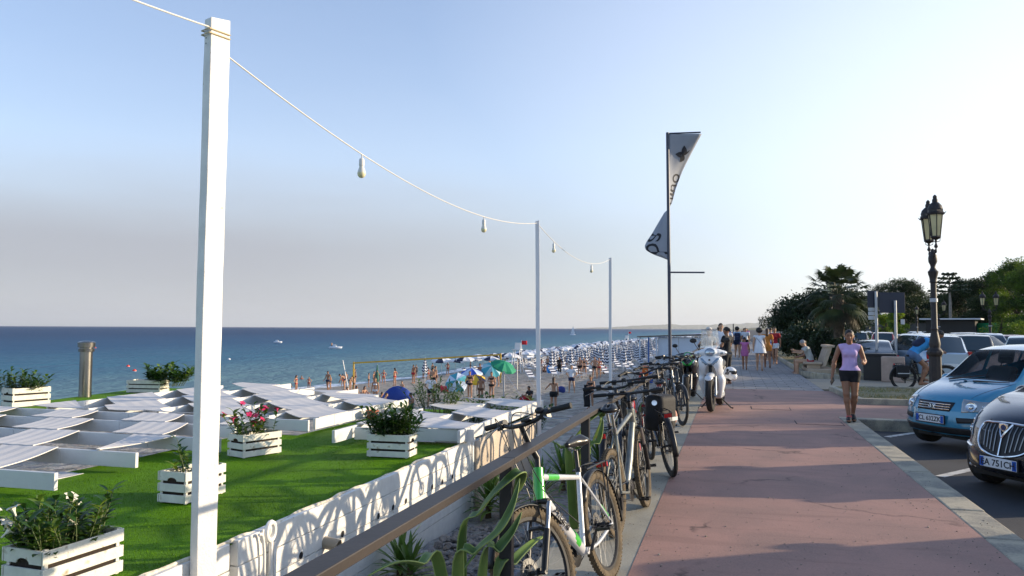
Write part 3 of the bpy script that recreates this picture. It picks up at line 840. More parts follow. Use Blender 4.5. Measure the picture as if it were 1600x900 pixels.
# port holes in the boards
for px, py in ((470, 868), (535, 834.6), (591, 806.7), (614, 793), (634, 783), (675, 761), (691, 753), (706.6, 745)):
    p = onx(px, py, -3.615); mb = MB()
    mb.lathe([(.0, .002), (.032, .002)], 16, Matrix.Translation(p) @ Matrix.Rotation(R(90), 4, 'Y'), 0)
    mb.lathe([(.032, .0), (.037, .004), (.041, .0)], 16, Matrix.Translation(p) @ Matrix.Rotation(R(90), 4, 'Y'), 1)
    mb.build('port_hole', [M_DARK, M_WHITE2], bar, at=B0)
p = onx(510, 848, -3.60); mb = MB()
MT = Matrix.Translation(p) @ Matrix.Rotation(R(90), 4, 'Y') @ Matrix.Rotation(R(8), 4, 'Y')
mb.lathe([(.055, -.02), (.055, .13), (.045, .13), (.045, .02)], 20, MT, 0); mb.lathe([(0, .03), (.045, .03)], 20, MT, 1)
mb.build('pipe_stub', [mat('pipe_cream', (.36, .30, .22), .5), M_DARK], bar, at=B0)
# rolled membrane edge and laced canvas round the joint
mb = MB(); pts = [(-3.66 + .02 * math.sin(y * 7), y, .030 + .008 * math.sin(y * 3.1) + .004 * math.sin(y * 17)) for y in np.linspace(-1, 10.5, 160)]
mb.tube(pts, [.015 + .004 * math.sin(i * .9) for i in range(160)], 6)
mb.build('roof_edging', mat('edge_membrane', (.66, .60, .48), .7, var=.3, vscale=20), bar, at=B0)
# steel ring bolt and pole at the joint
p = onx(423, 830, -3.58); mb = MB()
mb.tube([V((p.x, p.y, p.z)) + V((0, math.cos(a) * .055, math.sin(a) * .07)) for a in np.linspace(0, 2 * math.pi, 20)[:-1]], .021, 8, closed=True)
mb.tube([(p.x, p.y + .01, p.z - .05), (p.x, p.y + .01, -.9)], .017, 10)
mb.beam((p.x + .005, p.y + .055, p.z - .10), (p.x + .005, p.y + .055, p.z - .45), .035, .012, up=(1, 0, 0))
mb.build('ring_bolt', M_WHITE2, bar, at=B0)
mb = MB(); q = p + V((0, -.09, -.05))
mb.tube(catmull([(q.x, q.y - .07, q.z + .06), (q.x, q.y - .03, q.z + .05), (q.x, q.y + .0, q.z - .05), (q.x, q.y + .01, q.z - .25), (q.x, q.y + .01, -.95)], 5), .013, 8)
mb.build('hook', M_WHITE2, bar, at=B0)
# beige canvas hung over the far part of the wall
mb = MB(); P_ = []
for i in range(60):
    y = 10.62 + (14.3 - 10.62) * i / 59
    fold = .03 * math.exp(-((y - 10.72) / .08) ** 2) + .02 * math.sin(y * 16) * math.exp(-(y - 10.6) * 1.2) + .012 * math.sin(y * 3)
    P_.append([(-3.6 + fold * (1 - .4 * s), y, .03 - 1.15 * s + .015 * math.sin(y * 2.3) * (1 - s)) for s in np.linspace(0, 1, 8)])
mb.grid(P_, 0, True); mb.build('canvas_cover', mat('beige_canvas', (.50, .42, .33), .85, var=.08, vscale=3), bar, at=B0, solid=.006)
mb = MB(); mb.cbox(-3.72, -3.66, 10.67, 14.3, -2.4, -.02); mb.build('wall', M_WHITE, bar, at=B0)
# deck coloured dark to stand for the shaded interior below the openings
mb = MB(); mb.cbox(-13.3, -3.8, 5.5, 11.6, -2.36, -2.30); mb.build('floor', mat('deck_shaded', (.05, .045, .04), .8), bar, at=B0)

# ------------------------------------------------------------------ basket-woven white canopy (planks on edge, canvas strips woven through)
def weave(name, label, x0, x1, y0, y1, along, rows, zt, ph, width, hpl=.17, ends=None, per=1.75, shift=-.95, seed=1, skew=0.0, u1f=None):
    """along 'x': planks run along x at the y values 'rows'; strips run along y"""
    rg = random.Random(seed)
    base = V(((x0 + x1) / 2, (y0 + y1) / 2, 0)); root = thing(name, label, 'canopy', base, group=None)
    for i, r in enumerate(rows):
        e0, e1 = (x0, x1) if along == 'x' else (y0, y1)
        if ends and ends[i]: e0, e1 = ends[i]
        z = zt(r) if callable(zt) else zt
        mb = MB(); n = 6
        for j in range(n):
            a = e0 + (e1 - e0) * j / n + .002; b = e0 + (e1 - e0) * (j + 1) / n - .002
            k = .01 * math.sin(a * 1.7 + i)
            k2 = .01 * math.sin(b * 1.7 + i)
            if along == 'x': mb.beam((a, r + k, z - hpl / 2), (b, r + k2, z - hpl / 2), .045, hpl)
            else: mb.beam((r + k, a, z - hpl / 2), (r + k2, b, z - hpl / 2), .045, hpl)
        mb.build('plank', M_WHITE, root, at=base, bevel=.004)
    u0, u1 = (x0, x1) if along == 'x' else (y0, y1)
    z = zt(0) if callable(zt) else zt
    def panel(nm, a0, a1, b0, b1, v0, v1, z0, z1, sg):
        """a: edges at v0, b: edges at v1; clipped to the module"""
        top_ = u1f((v0 + v1) / 2) if u1f else u1
        cl = lambda u: max(u0, min(top_, u))
        if cl(max(a1, b1)) - cl(min(a0, b0)) < .15: return
        P_ = []
        for j in range(9):
            t = j / 8; lo_, hi_ = cl(a0 + (b0 - a0) * t), cl(a1 + (b1 - a1) * t)
            if hi_ - lo_ < .01: hi_ = lo_ + .01
            zz = z0 + (z1 - z0) * t - sg * math.sin(math.pi * t)
            P_.append([((lo_ + (hi_ - lo_) * q, v0 + (v1 - v0) * t, zz - .004 * (i_ % 2)) if along == 'x' else (v0 + (v1 - v0) * t, lo_ + (hi_ - lo_) * q, zz - .004 * (i_ % 2))) for i_, q in enumerate((0, .12, .25, .37, .5, .62, .75, .87, 1))])
        mb = MB(); mb.grid(P_, 0, False); mb.build(nm, M_CLOTH, root, at=base, solid=.010)
    rs = sorted(rows)
    for i in range(len(rs) - 1):
        v0, v1 = rs[i] - .02, rs[i + 1] + .02; g = v1 - v0
        s0 = ph + shift * i - 8 * per
        for k in range(20):
            a = s0 + k * per; e = skew * g
            panel('canvas_panel', a, a + width, a + e, a + e + width, v0, v1, z + .016 + rg.uniform(0, .006), z + .010, .018)
            h0, h1 = a + width + .02, a + per - .02
            panel('lower_panel', h0, h1, h0 + e, h1 + e, v0 + g * .12, v0 + g * .80, z - hpl + .01, z - hpl - .05, .02)
    return root
weave('woven_canopy', 'white woven plank canopy on the left of the turf, plank ends jutting towards the camera', -13.0, -7.0, 5.9, 10.7, 'x', [6.05, 7.28, 8.5, 9.65, 10.6], .22, -7.84, .80,
      ends=[(-13, -6.35), (-13, -6.5), (-13, -6.3), (-13, -6.9), (-13, -6.28)], seed=1, per=1.72, shift=-.93, skew=-.47)
weave('woven_canopy', 'white woven plank canopy at the back, its planks pointing out over the beach', -12.2, -6.2, 10.9, 16.9, 'y', [-12.0, -10.8, -9.6, -8.4, -7.2, -6.3], lambda r: .22, 16.6, 1.25,
      ends=[(11.2, 16.2), (10.9, 17.3), (11.2, 16.4), (10.9, 16.3), (10.9, 14.9), (10.8, 14.4)], seed=2, per=2.0, shift=-1.3, skew=-.85, u1f=lambda x: 16.9 - (x + 11.2) * .52)
weave('woven_canopy', 'white woven plank canopy on the right, next to the beige canvas', -5.2, -3.6, 10.2, 14.7, 'y', [-5.25, -4.45, -3.62], lambda r: .24, 11.2, 1.1,
      ends=[(9.5, 12.6), (10.2, 14.0), (10.0, 14.8)], seed=3, per=1.8, shift=-1.0, skew=-.6)
# front board of the right canopy
mb = MB(); mb.beam((-5.2, 10.02, .14), (-3.5, 10.30, .14), .04, .17)
tag(mb.build('canopy_board', M_WHITE, at=(-4.3, 10.1, .14), bevel=.004), 'long white board lying along the front of the right woven canopy', 'board')

# ------------------------------------------------------------------ posts, wire and bulbs
def white_post(x, y, zb, zt, w, t, rz, label, lean=(0, 0)):
    root = thing('light_post', label, 'post', (x, y, zb), group='white posts carrying the light wire')
    mb = MB(); Rz = rotz(rz); N_ = 24; vs = []; rg = random.Random(int(x * 100)); L = zt - zb
    for i in range(N_ + 1):
        s = i / N_; cx = lean[0] * s * L + .004 * math.sin(s * 9); cy = lean[1] * s * L
        jit = [1 + rg.uniform(-.03, .03) for _ in range(4)]
        for q, (ax, ay) in enumerate(((-w / 2, -t / 2), (w / 2, -t / 2), (w / 2, t / 2), (-w / 2, t / 2))):
            p = Rz @ V((ax * jit[q], ay * jit[q], 0)); vs.append((cx + p.x, cy + p.y, s * L + (.012 * (1 if ax > 0 else -1) if i == N_ else 0)))
    fs = []
    for i in range(N_):
        for q in range(4): fs.append((i * 4 + q, i * 4 + (q + 1) % 4, (i + 1) * 4 + (q + 1) % 4, (i + 1) * 4 + q))
    fs += [(3, 2, 1, 0), tuple(N_ * 4 + q for q in range(4))]
    mb.add(vs, fs); mb.build('timber', M_WHITE2 if w > .1 else mat('white_metal', (.72, .72, .73), .45), root, bevel=.006)
    for dz in (.16, .20):
        if w > .1: mb = MB(); mb.lathe([(0, .001), (.006, 0)], 8, Matrix.Translation(Rz @ V((-w * .505, .0, 0)) + V((0, 0, L - dz))) @ Matrix.Rotation(rz + math.pi, 4, 'Z') @ Matrix.Rotation(R(90), 4, 'Y')); mb.build('screw_hole', M_DARK, root)
    return root
p1 = onx(322, 900, -3.52)
P1T = V((-3.52, p1.y, 3.86))
white_post(-3.55, p1.y, -1.1, 3.86, .155, .085, R(90 - 18.6), 'thick square white timber post in the foreground', (.0, .002))
b = MB()
for dz in (0, .05):
    pass
white_post(onx(843, 650, -3.55).x, onx(843, 650, -3.55).y, -1.1, 3.72, .075, .075, R(20), 'thin white post, second along the light wire', (-.012, 0))
q3 = onx(954, 600, -3.55); white_post(q3.x, q3.y, -2.4, 3.80, .085, .085, R(10), 'thin white post farthest along the light wire', (-.001, 0))
M_WIRE = mat('wire_plastic', (.62, .60, .56), .6)
q2 = onx(843, 650, -3.55)
T2 = V((q2.x - .012 * 4.82, q2.y, 3.68)); T3 = V((q3.x - .004, q3.y, 3.76)); T1 = V((-3.55, p1.y, 3.66))
T0 = V((-3.5, p1.y - 8.9, 3.9))
def wire_pts(a, b, sag, n=40): return [a.lerp(b, i / n) - V((0, 0, sag * 4 * (i / n) * (1 - i / n))) for i in range(n + 1)]
def fit(a, b, px, py):
    """sag that makes the wire pass the photographed height midway"""
    return 0
spans = [(T0, T1 + V((0, 0, .13)), .40), (T1, T2, .38), (T2, T3, .40)]
lw = thing('light_wire', 'pale wire strung in sagging spans between the white posts', 'wire', T1)
for a, b_, sg in spans:
    mb = MB(); mb.tube(wire_pts(a, b_, sg), .0065, 6); mb.build('wire_span', M_WIRE, lw, at=T1)
mb = MB()
for dz in (0.0, -.03):
    mb.tube([T1 + V((0, 0, .10 + dz)) + (rotz(R(71.4)) @ V((.083 * sx, .048 * sy, 0))) for sx, sy in ((-1, -1), (1, -1), (1, 1), (-1, 1))], .006, 6, closed=True)
mb.build('lashing', mat('lashing_rope', (.55, .45, .28), .8), lw, at=T1)
def bulb(a, b_, sag, px, label):
    best = None
    for i in range(401):
        p = a.lerp(b_, i / 400) - V((0, 0, sag * 4 * (i / 400) * (1 - i / 400)))
        d = CR.transposed() @ (p - V((0, 0, CAM_H))); x = 800 + 1200 * d.x / -d.z
        if best is None or abs(x - px) < best[0]: best = (abs(x - px), p)
    p = best[1]; root = thing('light_bulb', label, 'light bulb', p, group='bulbs hanging from the wire')
    mb = MB(); mb.tube([(0, 0, 0), (.004, 0, -.05)], .007, 6); mb.build('cord', M_WIRE, root)
    mb = MB(); mb.lathe([(0, -.04), (.02, -.045), (.027, -.06), (.028, -.115), (.024, -.118)], 14); mb.build('socket', mat('socket_white', (.72, .70, .66), .4), root)
    mb = MB(); mb.lathe([(.024, -.118), (.025, -.135), (.036, -.165), (.041, -.185)], 16); mb.build('bulb_neck', mat('bulb_neck', (.70, .68, .60), .35), root)
    mb = MB(); mb.lathe([(.041, -.185), (.042, -.2), (.036, -.222), (.02, -.238), (0, -.242)], 16); mb.build('globe', mat('bulb_globe', (.72, .66, .42), .25), root)
bulb(spans[1][0], spans[1][1], .38, 566, 'large unlit bulb nearest the thick white post')
bulb(spans[1][0], spans[1][1], .38, 756, 'unlit bulb hanging just left of the second white post')
bulb(spans[2][0], spans[2][1], .40, 865, 'small unlit bulb just right of the second white post')
bulb(spans[2][0], spans[2][1], .40, 924, 'small unlit bulb just left of the farthest white post')

# ------------------------------------------------------------------ crates and their plants
M_CRATE = mat('crate_wood', (.70, .68, .60), .7, var=.1, vscale=10, bump=.4, bscale=40, col2=(.33, .26, .17), c2scale=11, c2lo=.62, c2hi=.72)
M_SOILP = mat('potting_soil', (.035, .025, .018), .95, bump=1, bscale=40)
def crate_parts(root, L, W, H, tilt=0):
    t = .012
    hs = H / 3.35
    for k in range(3):
        z0 = .01 + k * (H - hs) / 2
        for s in (-1, 1):
            mb = MB(); mb.cbox(-L / 2, L / 2, s * W / 2 - t / 2, s * W / 2 + t / 2, z0, z0 + hs * .86 + (.01 if k == 2 else 0)); mb.build('slat', M_CRATE, root, bevel=.002)
        for s in (-1, 1):
            x = s * (L / 2 - t / 2 - .002)
            if k == 2:   # hand hole
                mb = MB(); hh = hs * .86; y = W / 2 - t
                n = 10; ptsu = [(x, -y, z0 + hh + .012), (x, y, z0 + hh + .012)]
                arc = [(x, .055 * math.cos(a), z0 + .032 * math.sin(a)) for a in np.linspace(0, math.pi, n)]
                poly = [(x, -y, z0), ] + [(x, -.055 * math.cos(a), z0 + .032 * math.sin(a)) for a in np.linspace(0, math.pi, n)] + [(x, y, z0), (x, y, z0 + hh + .012), (x, -y, z0 + hh + .012)]
                mb.prism([(px_ - t / 2, py_, pz_) for px_, py_, pz_ in poly], (t, 0, 0)); mb.build('end_board', M_CRATE, root)
            else:
                mb = MB(); mb.cbox(x - t / 2, x + t / 2, -W / 2 + t, W / 2 - t, z0, z0 + hs * .86); mb.build('end_board', M_CRATE, root, bevel=.002)
    for sx in (-1, 1):
        for sy in (-1, 1):
            mb = MB(); c = (sx * (L / 2 - .035), sy * (W / 2 - .02)); mb.cbox(c[0] - .012, c[0] + .012, c[1] - .012, c[1] + .012, .0, H + .012); mb.build('corner_block', M_CRATE, root)
def crate(label, x, y, rz, L=.58, W=.31, H=.275, z=0.0):
    root = thing('wooden_crate', label, 'crate', (x, y, z + .004), rz, group='white fruit crates used as planters')
    crate_parts(root, L, W, H)
    mb = MB(); mb.cbox(-L / 2 + .03, L / 2 - .03, -W / 2 + .02, W / 2 - .02, .02, H * .78); mb.build('soil', M_SOILP, root)
    return root
def lance_leaf(mb, base, d, L, w, droop=.3, mi=0, seg=5, fold=.25, up=V((0, 0, 1))):
    """pointed folded leaf as a curved strip"""
    d = V(d).normalized(); side = d.cross(up)
    side = side.normalized() if side.length > 1e-3 else V((1, 0, 0))
    vs = []; p = V(base); dd = d.copy()
    for i in range(seg + 1):
        s = i / seg; ww = w * math.sin(math.pi * min(1, s * .93 + .07)) ** .8 * .5
        nrm = side.cross(dd).normalized()
        vs += [p - side * ww + nrm * ww * fold, p.copy(), p + side * ww + nrm * ww * fold]
        dd = (dd + V((0, 0, -droop / seg))).normalized(); p = p + dd * (L / seg)
    fs = []
    for i in range(seg):
        a = i * 3; fs += [(a, a + 1, a + 4, a + 3), (a + 1, a + 2, a + 5, a + 4)]
    mb.add(vs, fs, mi, True)
LEAF_D = leafmat('crate_leaf', (.030, .085, .016), (.075, .14, .022), .35, .3, 9)
LEAF_Y = leafmat('crate_leaf_young', (.18, .26, .035), (.10, .19, .03), .4, .4, 9)
M_STEM = mat('stem_green', (.10, .13, .05), .7)
def flower(mb, p, d, r, mi=0, n=5):
    d = V(d).normalized(); u = d.orthogonal().normalized(); v = d.cross(u)
    for k in range(n):
        a = 2 * math.pi * k / n; o = (u * math.cos(a) + v * math.sin(a)); t = d.cross(o)
        c = V(p) + d * r * .2
        mb.add([c, c + o * r * .6 - t * r * .35 + d * r * .25, c + o * r + d * r * .1, c + o * r * .6 + t * r * .35 + d * r * .25], [(0, 1, 2, 3)], mi, True)
    mb.lathe([(.1 * r, -.9 * r), (.14 * r, -.3 * r), (.35 * r, .25 * r)], 6, Matrix.Translation(V(p)) @ d.to_track_quat('Z', 'Y').to_matrix().to_4x4(), mi)
def crate_plant(label, loc, rz, L, W, z0, nst, hgt, seed, lw=(.11, .032), young=.15, fl=None, nfl=0, spread=.5, cat='plant', name='potted_plant', leaves=9, left=.0):
    rg = random.Random(seed); root = thing(name, label, cat, (loc[0], loc[1], z0), rz, group='plants growing in the crates')
    mb, ms, mf = MB(), MB(), MB()
    for i in range(nst):
        x, y = rg.uniform(-L / 2 + .05, L / 2 - .05), rg.uniform(-W / 2 + .03, W / 2 - .03)
        d = V((x / L * spread * 2 + rg.uniform(-.25, .25) + left, y / W * spread + rg.uniform(-.25, .25), 1)).normalized()
        h = hgt * rg.uniform(.5, 1.15); top = V((x, y, -.03)) + d * h
        mid = V((x, y, -.03)).lerp(top, .5) + V((rg.uniform(-.02, .02), rg.uniform(-.02, .02), 0))
        ms.tube([(x, y, -.05), mid, top], [.005, .004, .003], 5)
        yg = rg.random() < young
        for k in range(leaves):
            s = .25 + .75 * k / (leaves - 1); p = V((x, y, 0)).lerp(top, s); a = k * 2.4 + i
            el = .2 + .9 * s
            lance_leaf(mb, p, (math.cos(a), math.sin(a), el), lw[0] * rg.uniform(.7, 1.2), lw[1] * rg.uniform(.8, 1.2), .7, 1 if (yg and s > .6) else 0)
        if i < nfl: flower(mf, top + V((0, 0, .03)), (rg.uniform(-.6, .8), rg.uniform(-.8, .3), .8), .048)
    mb.build('foliage', [LEAF_D, LEAF_Y], root); ms.build('stem', M_STEM, root)
    if nfl: mf.build('flowers', fl, root)
    return root
M_FW = mat('flower_white', (.80, .76, .62), .6); M_FP = mat('flower_pink', (.62, .03, .13), .55)
def crate_at(label, A, Cn, B, z=0.0, **k):
    """footprint from three photographed ground corners"""
    a, c, b_ = [V((p[0], p[1])) for p in (A, Cn, B)]
    return
crate('weathered white crate filled with white trumpet flowers, nearest the camera', -4.13, 4.03, R(90) - .06, .60, .33, .285)
crate_plant('leafy plant with white trumpet flowers in the nearest crate', (-4.13, 4.03), R(90) - .06, .56, .30, .21, 62, .34, 21, fl=M_FW, nfl=11, young=.35, lw=(.115, .036), left=-.12)
crate('white crate half hidden behind the thick white post', -5.02, 6.36, R(90) - .04, .56, .31, .285)
crate_plant('straggly young green shoots in the crate behind the thick post', (-5.02, 6.36), R(90), .5, .27, .21, 10, .36, 22, young=.8, lw=(.11, .04), left=-.2)
crate('white crate of pink flowers on the turf before the woven canopy', -5.95, 8.72, R(70), .58, .32, .28)
crate_plant('bushy plant with bright pink flowers in the crate on the turf', (-5.95, 8.72), R(70), .5, .27, .21, 26, .42, 23, fl=M_FP, nfl=15, lw=(.12, .042), left=-.4)
crate('white crate holding an oleander, standing crosswise at the right of the turf', -4.22, 9.16, R(3), .56, .31, .28)
crate_plant('dense dark oleander bush in the crosswise crate', (-4.22, 9.16), R(3), .54, .28, .21, 60, .42, 24, young=.0, lw=(.15, .036), leaves=13)
crate('white crate on the far seaward edge of the turf, right of the chimney', -14.1, 16.1, R(8), .9, .4, .3)
crate_plant('low dark shrub in the crate right of the chimney', (-13.6, 16.1), R(8), 1.0, .35, .22, 55, .46, 25, lw=(.18, .08), spread=.8)
crate('white crate at the left edge of the picture on the turf', -14.0, 12.55, R(75), .75, .42, .38)
crate_plant('dark drooping shrub in the crate at the left edge', (-14.35, 12.5), R(15), 1.1, .35, .26, 60, .46, 26, lw=(.14, .06), spread=1.2)
crate('small white crate on the turf gap between the two far canopies', -5.75, 12.6, R(5), .42, .3, .2)
crate_plant('dark green bush behind the gap between the far canopies', (-5.35, 13.6), 0, .7, .4, .05, 45, .62, 27, lw=(.12, .03), leaves=12)
for i, (px, py) in enumerate(((760 - 70, 640), (735 - 25, 642), (665, 640))):
    g = onz(px, py, -.2); 
lab = ['low green bush left of the right canopy on the beach edge', 'low green bush in the middle behind the right canopy', 'low green bush nearest the thin white post behind the canopy']
for i, (x, y) in enumerate(((-5.2, 15.2), (-4.7, 15.5), (-4.2, 15.3))):
    pl = crate_plant(lab[i], (x, y), 0, .8, .4, -.6, 44, .8, 40 + i, lw=(.14, .05), leaves=10, young=.2, name='shrub')
mb = MB(); mb.cbox(-5.9, -3.7, 14.9, 15.9, -2.4, -.6); tag(mb.build('planter_wall', M_WHITE, at=(-4.8, 15.4, -2.4)), 'white planter box behind the woven canopy at the beach edge', 'planter')
mb = MB(); mb.lathe([(0, 0), (.07, 0), (.10, .17), (.115, .17), (.115, .2), (.1, .2), (.095, .17), (0, .16)], 16, Matrix.Translation((-6.05, 12.3, .01)))
tag(mb.build('flower_pot', mat('terracotta', (.40, .13, .07), .8, var=.2), at=(-6.05, 12.3, .01)), 'terracotta pot standing in the gap between the woven canopies', 'pot')
# steel chimney flue
ch = thing('chimney_flue', 'dented stainless steel chimney flue at the seaward edge of the turf roof', 'chimney', (-14.55, 14.6, 0))
M_STEEL = mat('stainless', (.30, .285, .26), .25, metal=1.0, var=.12, vscale=2, bump=.06, bscale=3)
mb = MB(); mb.lathe([(.14, -.02), (.135, .2), (.135, 1.05)], 24); mb.build('flue_pipe', M_STEEL, ch)
mb = MB(); mb.lathe([(.135, 1.05), (.17, 1.055), (.175, 1.12), (.145, 1.13), (.145, 1.15), (.185, 1.16), (.19, 1.27), (.13, 1.30), (0, 1.31)], 24); mb.build('cowl', M_STEEL, ch)
# =================================================================== RAILING
M_RAIL = mat('rail_brown', (.035, .028, .024), .5, var=.15, vscale=6, bump=.1)
M_BLK = mat('black_metal', (.018, .018, .020), .42, spec=.5)
M_GALV = mat('galvanised', (.42, .43, .45), .45, metal=.6, var=.1)
rail = thing('railing', 'dark brown flat-topped railing running along the seaward edge of the promenade', 'railing', (-1.1, 1, 0))
RY = [1.6, 3.75, 5.9, 8.1, 10.3, 12.5, 14.7, 16.9, 19.1, 21.3, 23.5, 25.7, 27.9, 30.1]
mb = MB()
for i in range(len(RY) - 1):
    mb.cbox(-1.14, -1.055, RY[i] + (0.0 if i else -2), RY[i + 1] - .004, .966, 1.0)
mb.build('top_rail', M_RAIL, rail, at=(-1.1, 1, 0), bevel=.004)
for y in RY:
    mb = MB(); mb.cbox(-1.13, -1.065, y - .025, y + .025, .003, .964); mb.cbox(-1.16, -1.04, y - .06, y + .06, .003, .012)
    mb.build('rail_post', M_BLK, rail, at=(-1.1, 1, 0), bevel=.004)

# =================================================================== LAMP POSTS
M_IRON = mat('cast_iron', (.030, .024, .022), .55, var=.2, vscale=12, bump=.2, bscale=30)
M_PANE = mat('lantern_pane', (.80, .70, .38), .3, var=.15, vscale=3, trans=.25)
def lantern(root, c, s=1.0):
    c = V(c); n = 6
    def ring(r, z, a0=0): return [(c.x + r * s * math.cos(a0 + 2 * math.pi * k / n), c.y + r * s * math.sin(a0 + 2 * math.pi * k / n), c.z + z * s) for k in range(n)]
    mb = MB()
    lo, hi = ring(.115, .12), ring(.185, .62)
    for k in range(n):
        mb.beam(lo[k], hi[k], .022 * s, .022 * s); mb.beam(lo[k], lo[(k + 1) % n], .03 * s, .03 * s); mb.beam(hi[k], hi[(k + 1) % n], .04 * s, .04 * s)
    M0 = Matrix.Translation(c)
    mb.lathe([(0, .10 * s), (.13 * s, .105 * s), (.10 * s, .08 * s), (.03 * s, .05 * s), (.03 * s, 0)], 12, M0)
    for k in range(0, n, 1):
        a = 2 * math.pi * k / n
        if k % 2 == 0: mb.tube([c + V((.02 * s, 0, 0)), c + V((.10 * s * math.cos(a), .10 * s * math.sin(a), .02 * s)), V(lo[k])], .009 * s, 5)
    fr = mb.build('lantern_frame', M_IRON, root)
    mb = MB(); prof = [(.235, .60), (.245, .63), (.20, .66), (.195, .72), (.165, .80), (.10, .86), (.07, .875), (.075, .92), (.06, .95), (.05, .96), (.055, 1.0), (.03, 1.03), (0, 1.05)]
    mb.lathe([(0, .6 * s)] + [(r * s, z * s) for r, z in prof[:4]], 6, M0, smooth=False); mb.lathe([(r * s, z * s) for r, z in prof[3:]], 12, M0)
    for k in range(n):
        a = 2 * math.pi * k / n; q = c + V((.235 * s * math.cos(a), .235 * s * math.sin(a), .62 * s)); mb.beam(q, q + V((.035 * s * math.cos(a), .035 * s * math.sin(a), .035 * s)), .012, .012)
    mb.build('lantern_roof', M_IRON, root)
    lo, hi = ring(.108, .13), ring(.175, .60); mb = MB()
    for k in range(n): mb.add([lo[k], lo[(k + 1) % n], hi[(k + 1) % n], hi[k]], [(0, 1, 2, 3)])
    mb.build('lantern_glass', M_PANE, root, solid=.004)
def lamp_post(label, loc, ang, sep=.45, zl=3.42):
    root = thing('street_lamp', label, 'street lamp', loc, ang, group='double lantern lamp posts')
    mb = MB(); mb.lathe([(0, 0), (.185, 0), (.185, .12), (.16, .15), (.155, .92), (.17, .95), (.20, .97), (.21, 1.02), (.18, 1.06)], 8, smooth=False); mb.build('pedestal', M_IRON, root)
    mb = MB(); mb.lathe([(.18, 1.06), (.13, 1.12), (.145, 1.2), (.125, 1.3), (.09, 1.45), (.08, 1.5), (.095, 1.53), (.08, 1.56), (.074, 2.55), (.10, 2.57), (.085, 2.6), (.10, 2.68), (.125, 2.75), (.135, 2.8), (.09, 2.84), (.06, 2.9), (.07, 2.95), (.11, 3.02), (.115, 3.1), (.10, 3.17), (.05, 3.22), (.04, 3.3), (0, 3.32)], 16)
    mb.build('shaft', M_IRON, root)
    mb = MB(); mb.lathe([(.084, 2.12), (.098, 2.13), (.098, 2.20), (.084, 2.21)], 14); mb.box((.09, -.05, 2.165), (.08, .06, .06)); mb.build('band', M_GALV, root)
    for s in (-1, 1):
        mb = MB(); pts = catmull([(0, 0, 3.1), (s * sep * .35, 0, 3.12), (s * sep * .55, 0, 3.25), (s * sep * .8, 0, 3.2), (s * sep, 0, 3.3), (s * sep, 0, zl + .02)], 5)
        mb.tube(pts, [.035, *[.026 + .010 * math.sin(i * 1.3) for i in range(len(pts) - 2)], .03], 8)
        mb.ell((s * sep, 0, 3.33), (.05, .05, .04)); mb.build('bracket', M_IRON, root)
        lantern(root, (s * sep, 0, zl))
    return root
LP = onz(1457, 622, .09)
lamp0 = lamp_post('large dark double lantern lamp post beside the light blue car', (4.45, 19.6, .09), R(88))
lamp0.scale = (.84, .84, 1.035)
for lab, (px, topy), rz in (('double lantern lamp post rising behind the palm crown', (1299, 415), R(80)), ('distant lamp post top seen above the dark rounded tree', (1268, 447), R(80)),
        ('double lantern lamp post in front of the tall pines at the right', (1547, 444), R(10)), ('far double lantern lamp post just right of the big lamp post', (1467, 460), R(-5)),
        ('small far lamp post left of the big lamp post', (1433, 470), R(80))):
    d = (4.45 - 1.55) * 1200 / (513.5 - topy); p = atd(px, 513, d)
    c = copy_tree(lamp0); c.location = (p.x, p.y, -.19); c.rotation_euler = (0, 0, rz); c['label'] = lab
    c.scale = (.93, .93, .98)

# =================================================================== SIGNS, BENCH, BLOCK
def onf(px, py, z=0.0): return onz(px, py, z)
s1, s2 = onz(1371, 584, .05), onz(1401, 578, .05)
M_NAVY = mat('sign_back', (.030, .035, .055), .5)
sg = thing('road_sign', 'large dark road sign seen from behind on two grey posts', 'sign', (s1.x, s1.y, 0))
mb = MB(); mb.tube([(0, 0, 0), (0, 0, 3.05)], .05, 12); mb.build('sign_post', M_GALV, sg)
s2 = V((s1.x + .72, s1.y - .9, .05)); dv = s2 - s1
dd = V((CR.transposed() @ (s1 - V((0, 0, CAM_H)))).z and (CR @ V((1, 0, 0))).to_2d()).normalized() if False else V((CR[0][0], CR[1][0], 0)).normalized()
sc = (CR.transposed() @ (s1 - V((0, 0, CAM_H)))).z / -1200.0   # metres per photographed pixel at the sign
mb = MB(); q = dd * (30 * sc) + V((0, 0, 0)); mb.tube([q, q + V((0, 0, 2.72))], .05, 12); mb.build('sign_post', M_GALV, sg)
bk = V((-dd.y, dd.x, 0)) * .06
def board(x0, x1, y0, y1, name, m, t=.03):
    a = dd * (x0 * sc); b = dd * (x1 * sc); z0 = CAM_H + (513.6 - y1) * sc; z1 = CAM_H + (513.6 - y0) * sc
    mb = MB(); mb.prism([a + bk + V((0, 0, z0)), b + bk + V((0, 0, z0)), b + bk + V((0, 0, z1)), a + bk + V((0, 0, z1))], V((-dd.y, dd.x, 0)) * t); return mb.build(name, m, sg, bevel=.01)
board(-12, 6, 452, 478, 'sign_board', M_NAVY); board(6.3, 47, 455, 487, 'sign_board', M_NAVY)
for y0, y1 in ((479, 484), (485, 491), (492, 498)): board(-11, -1, y0, y1, 'sign_plate', mat('sign_white', (.55, .56, .57), .5))
board(40, 46, 497, 505, 'sign_plate', MATS['sign_white'])
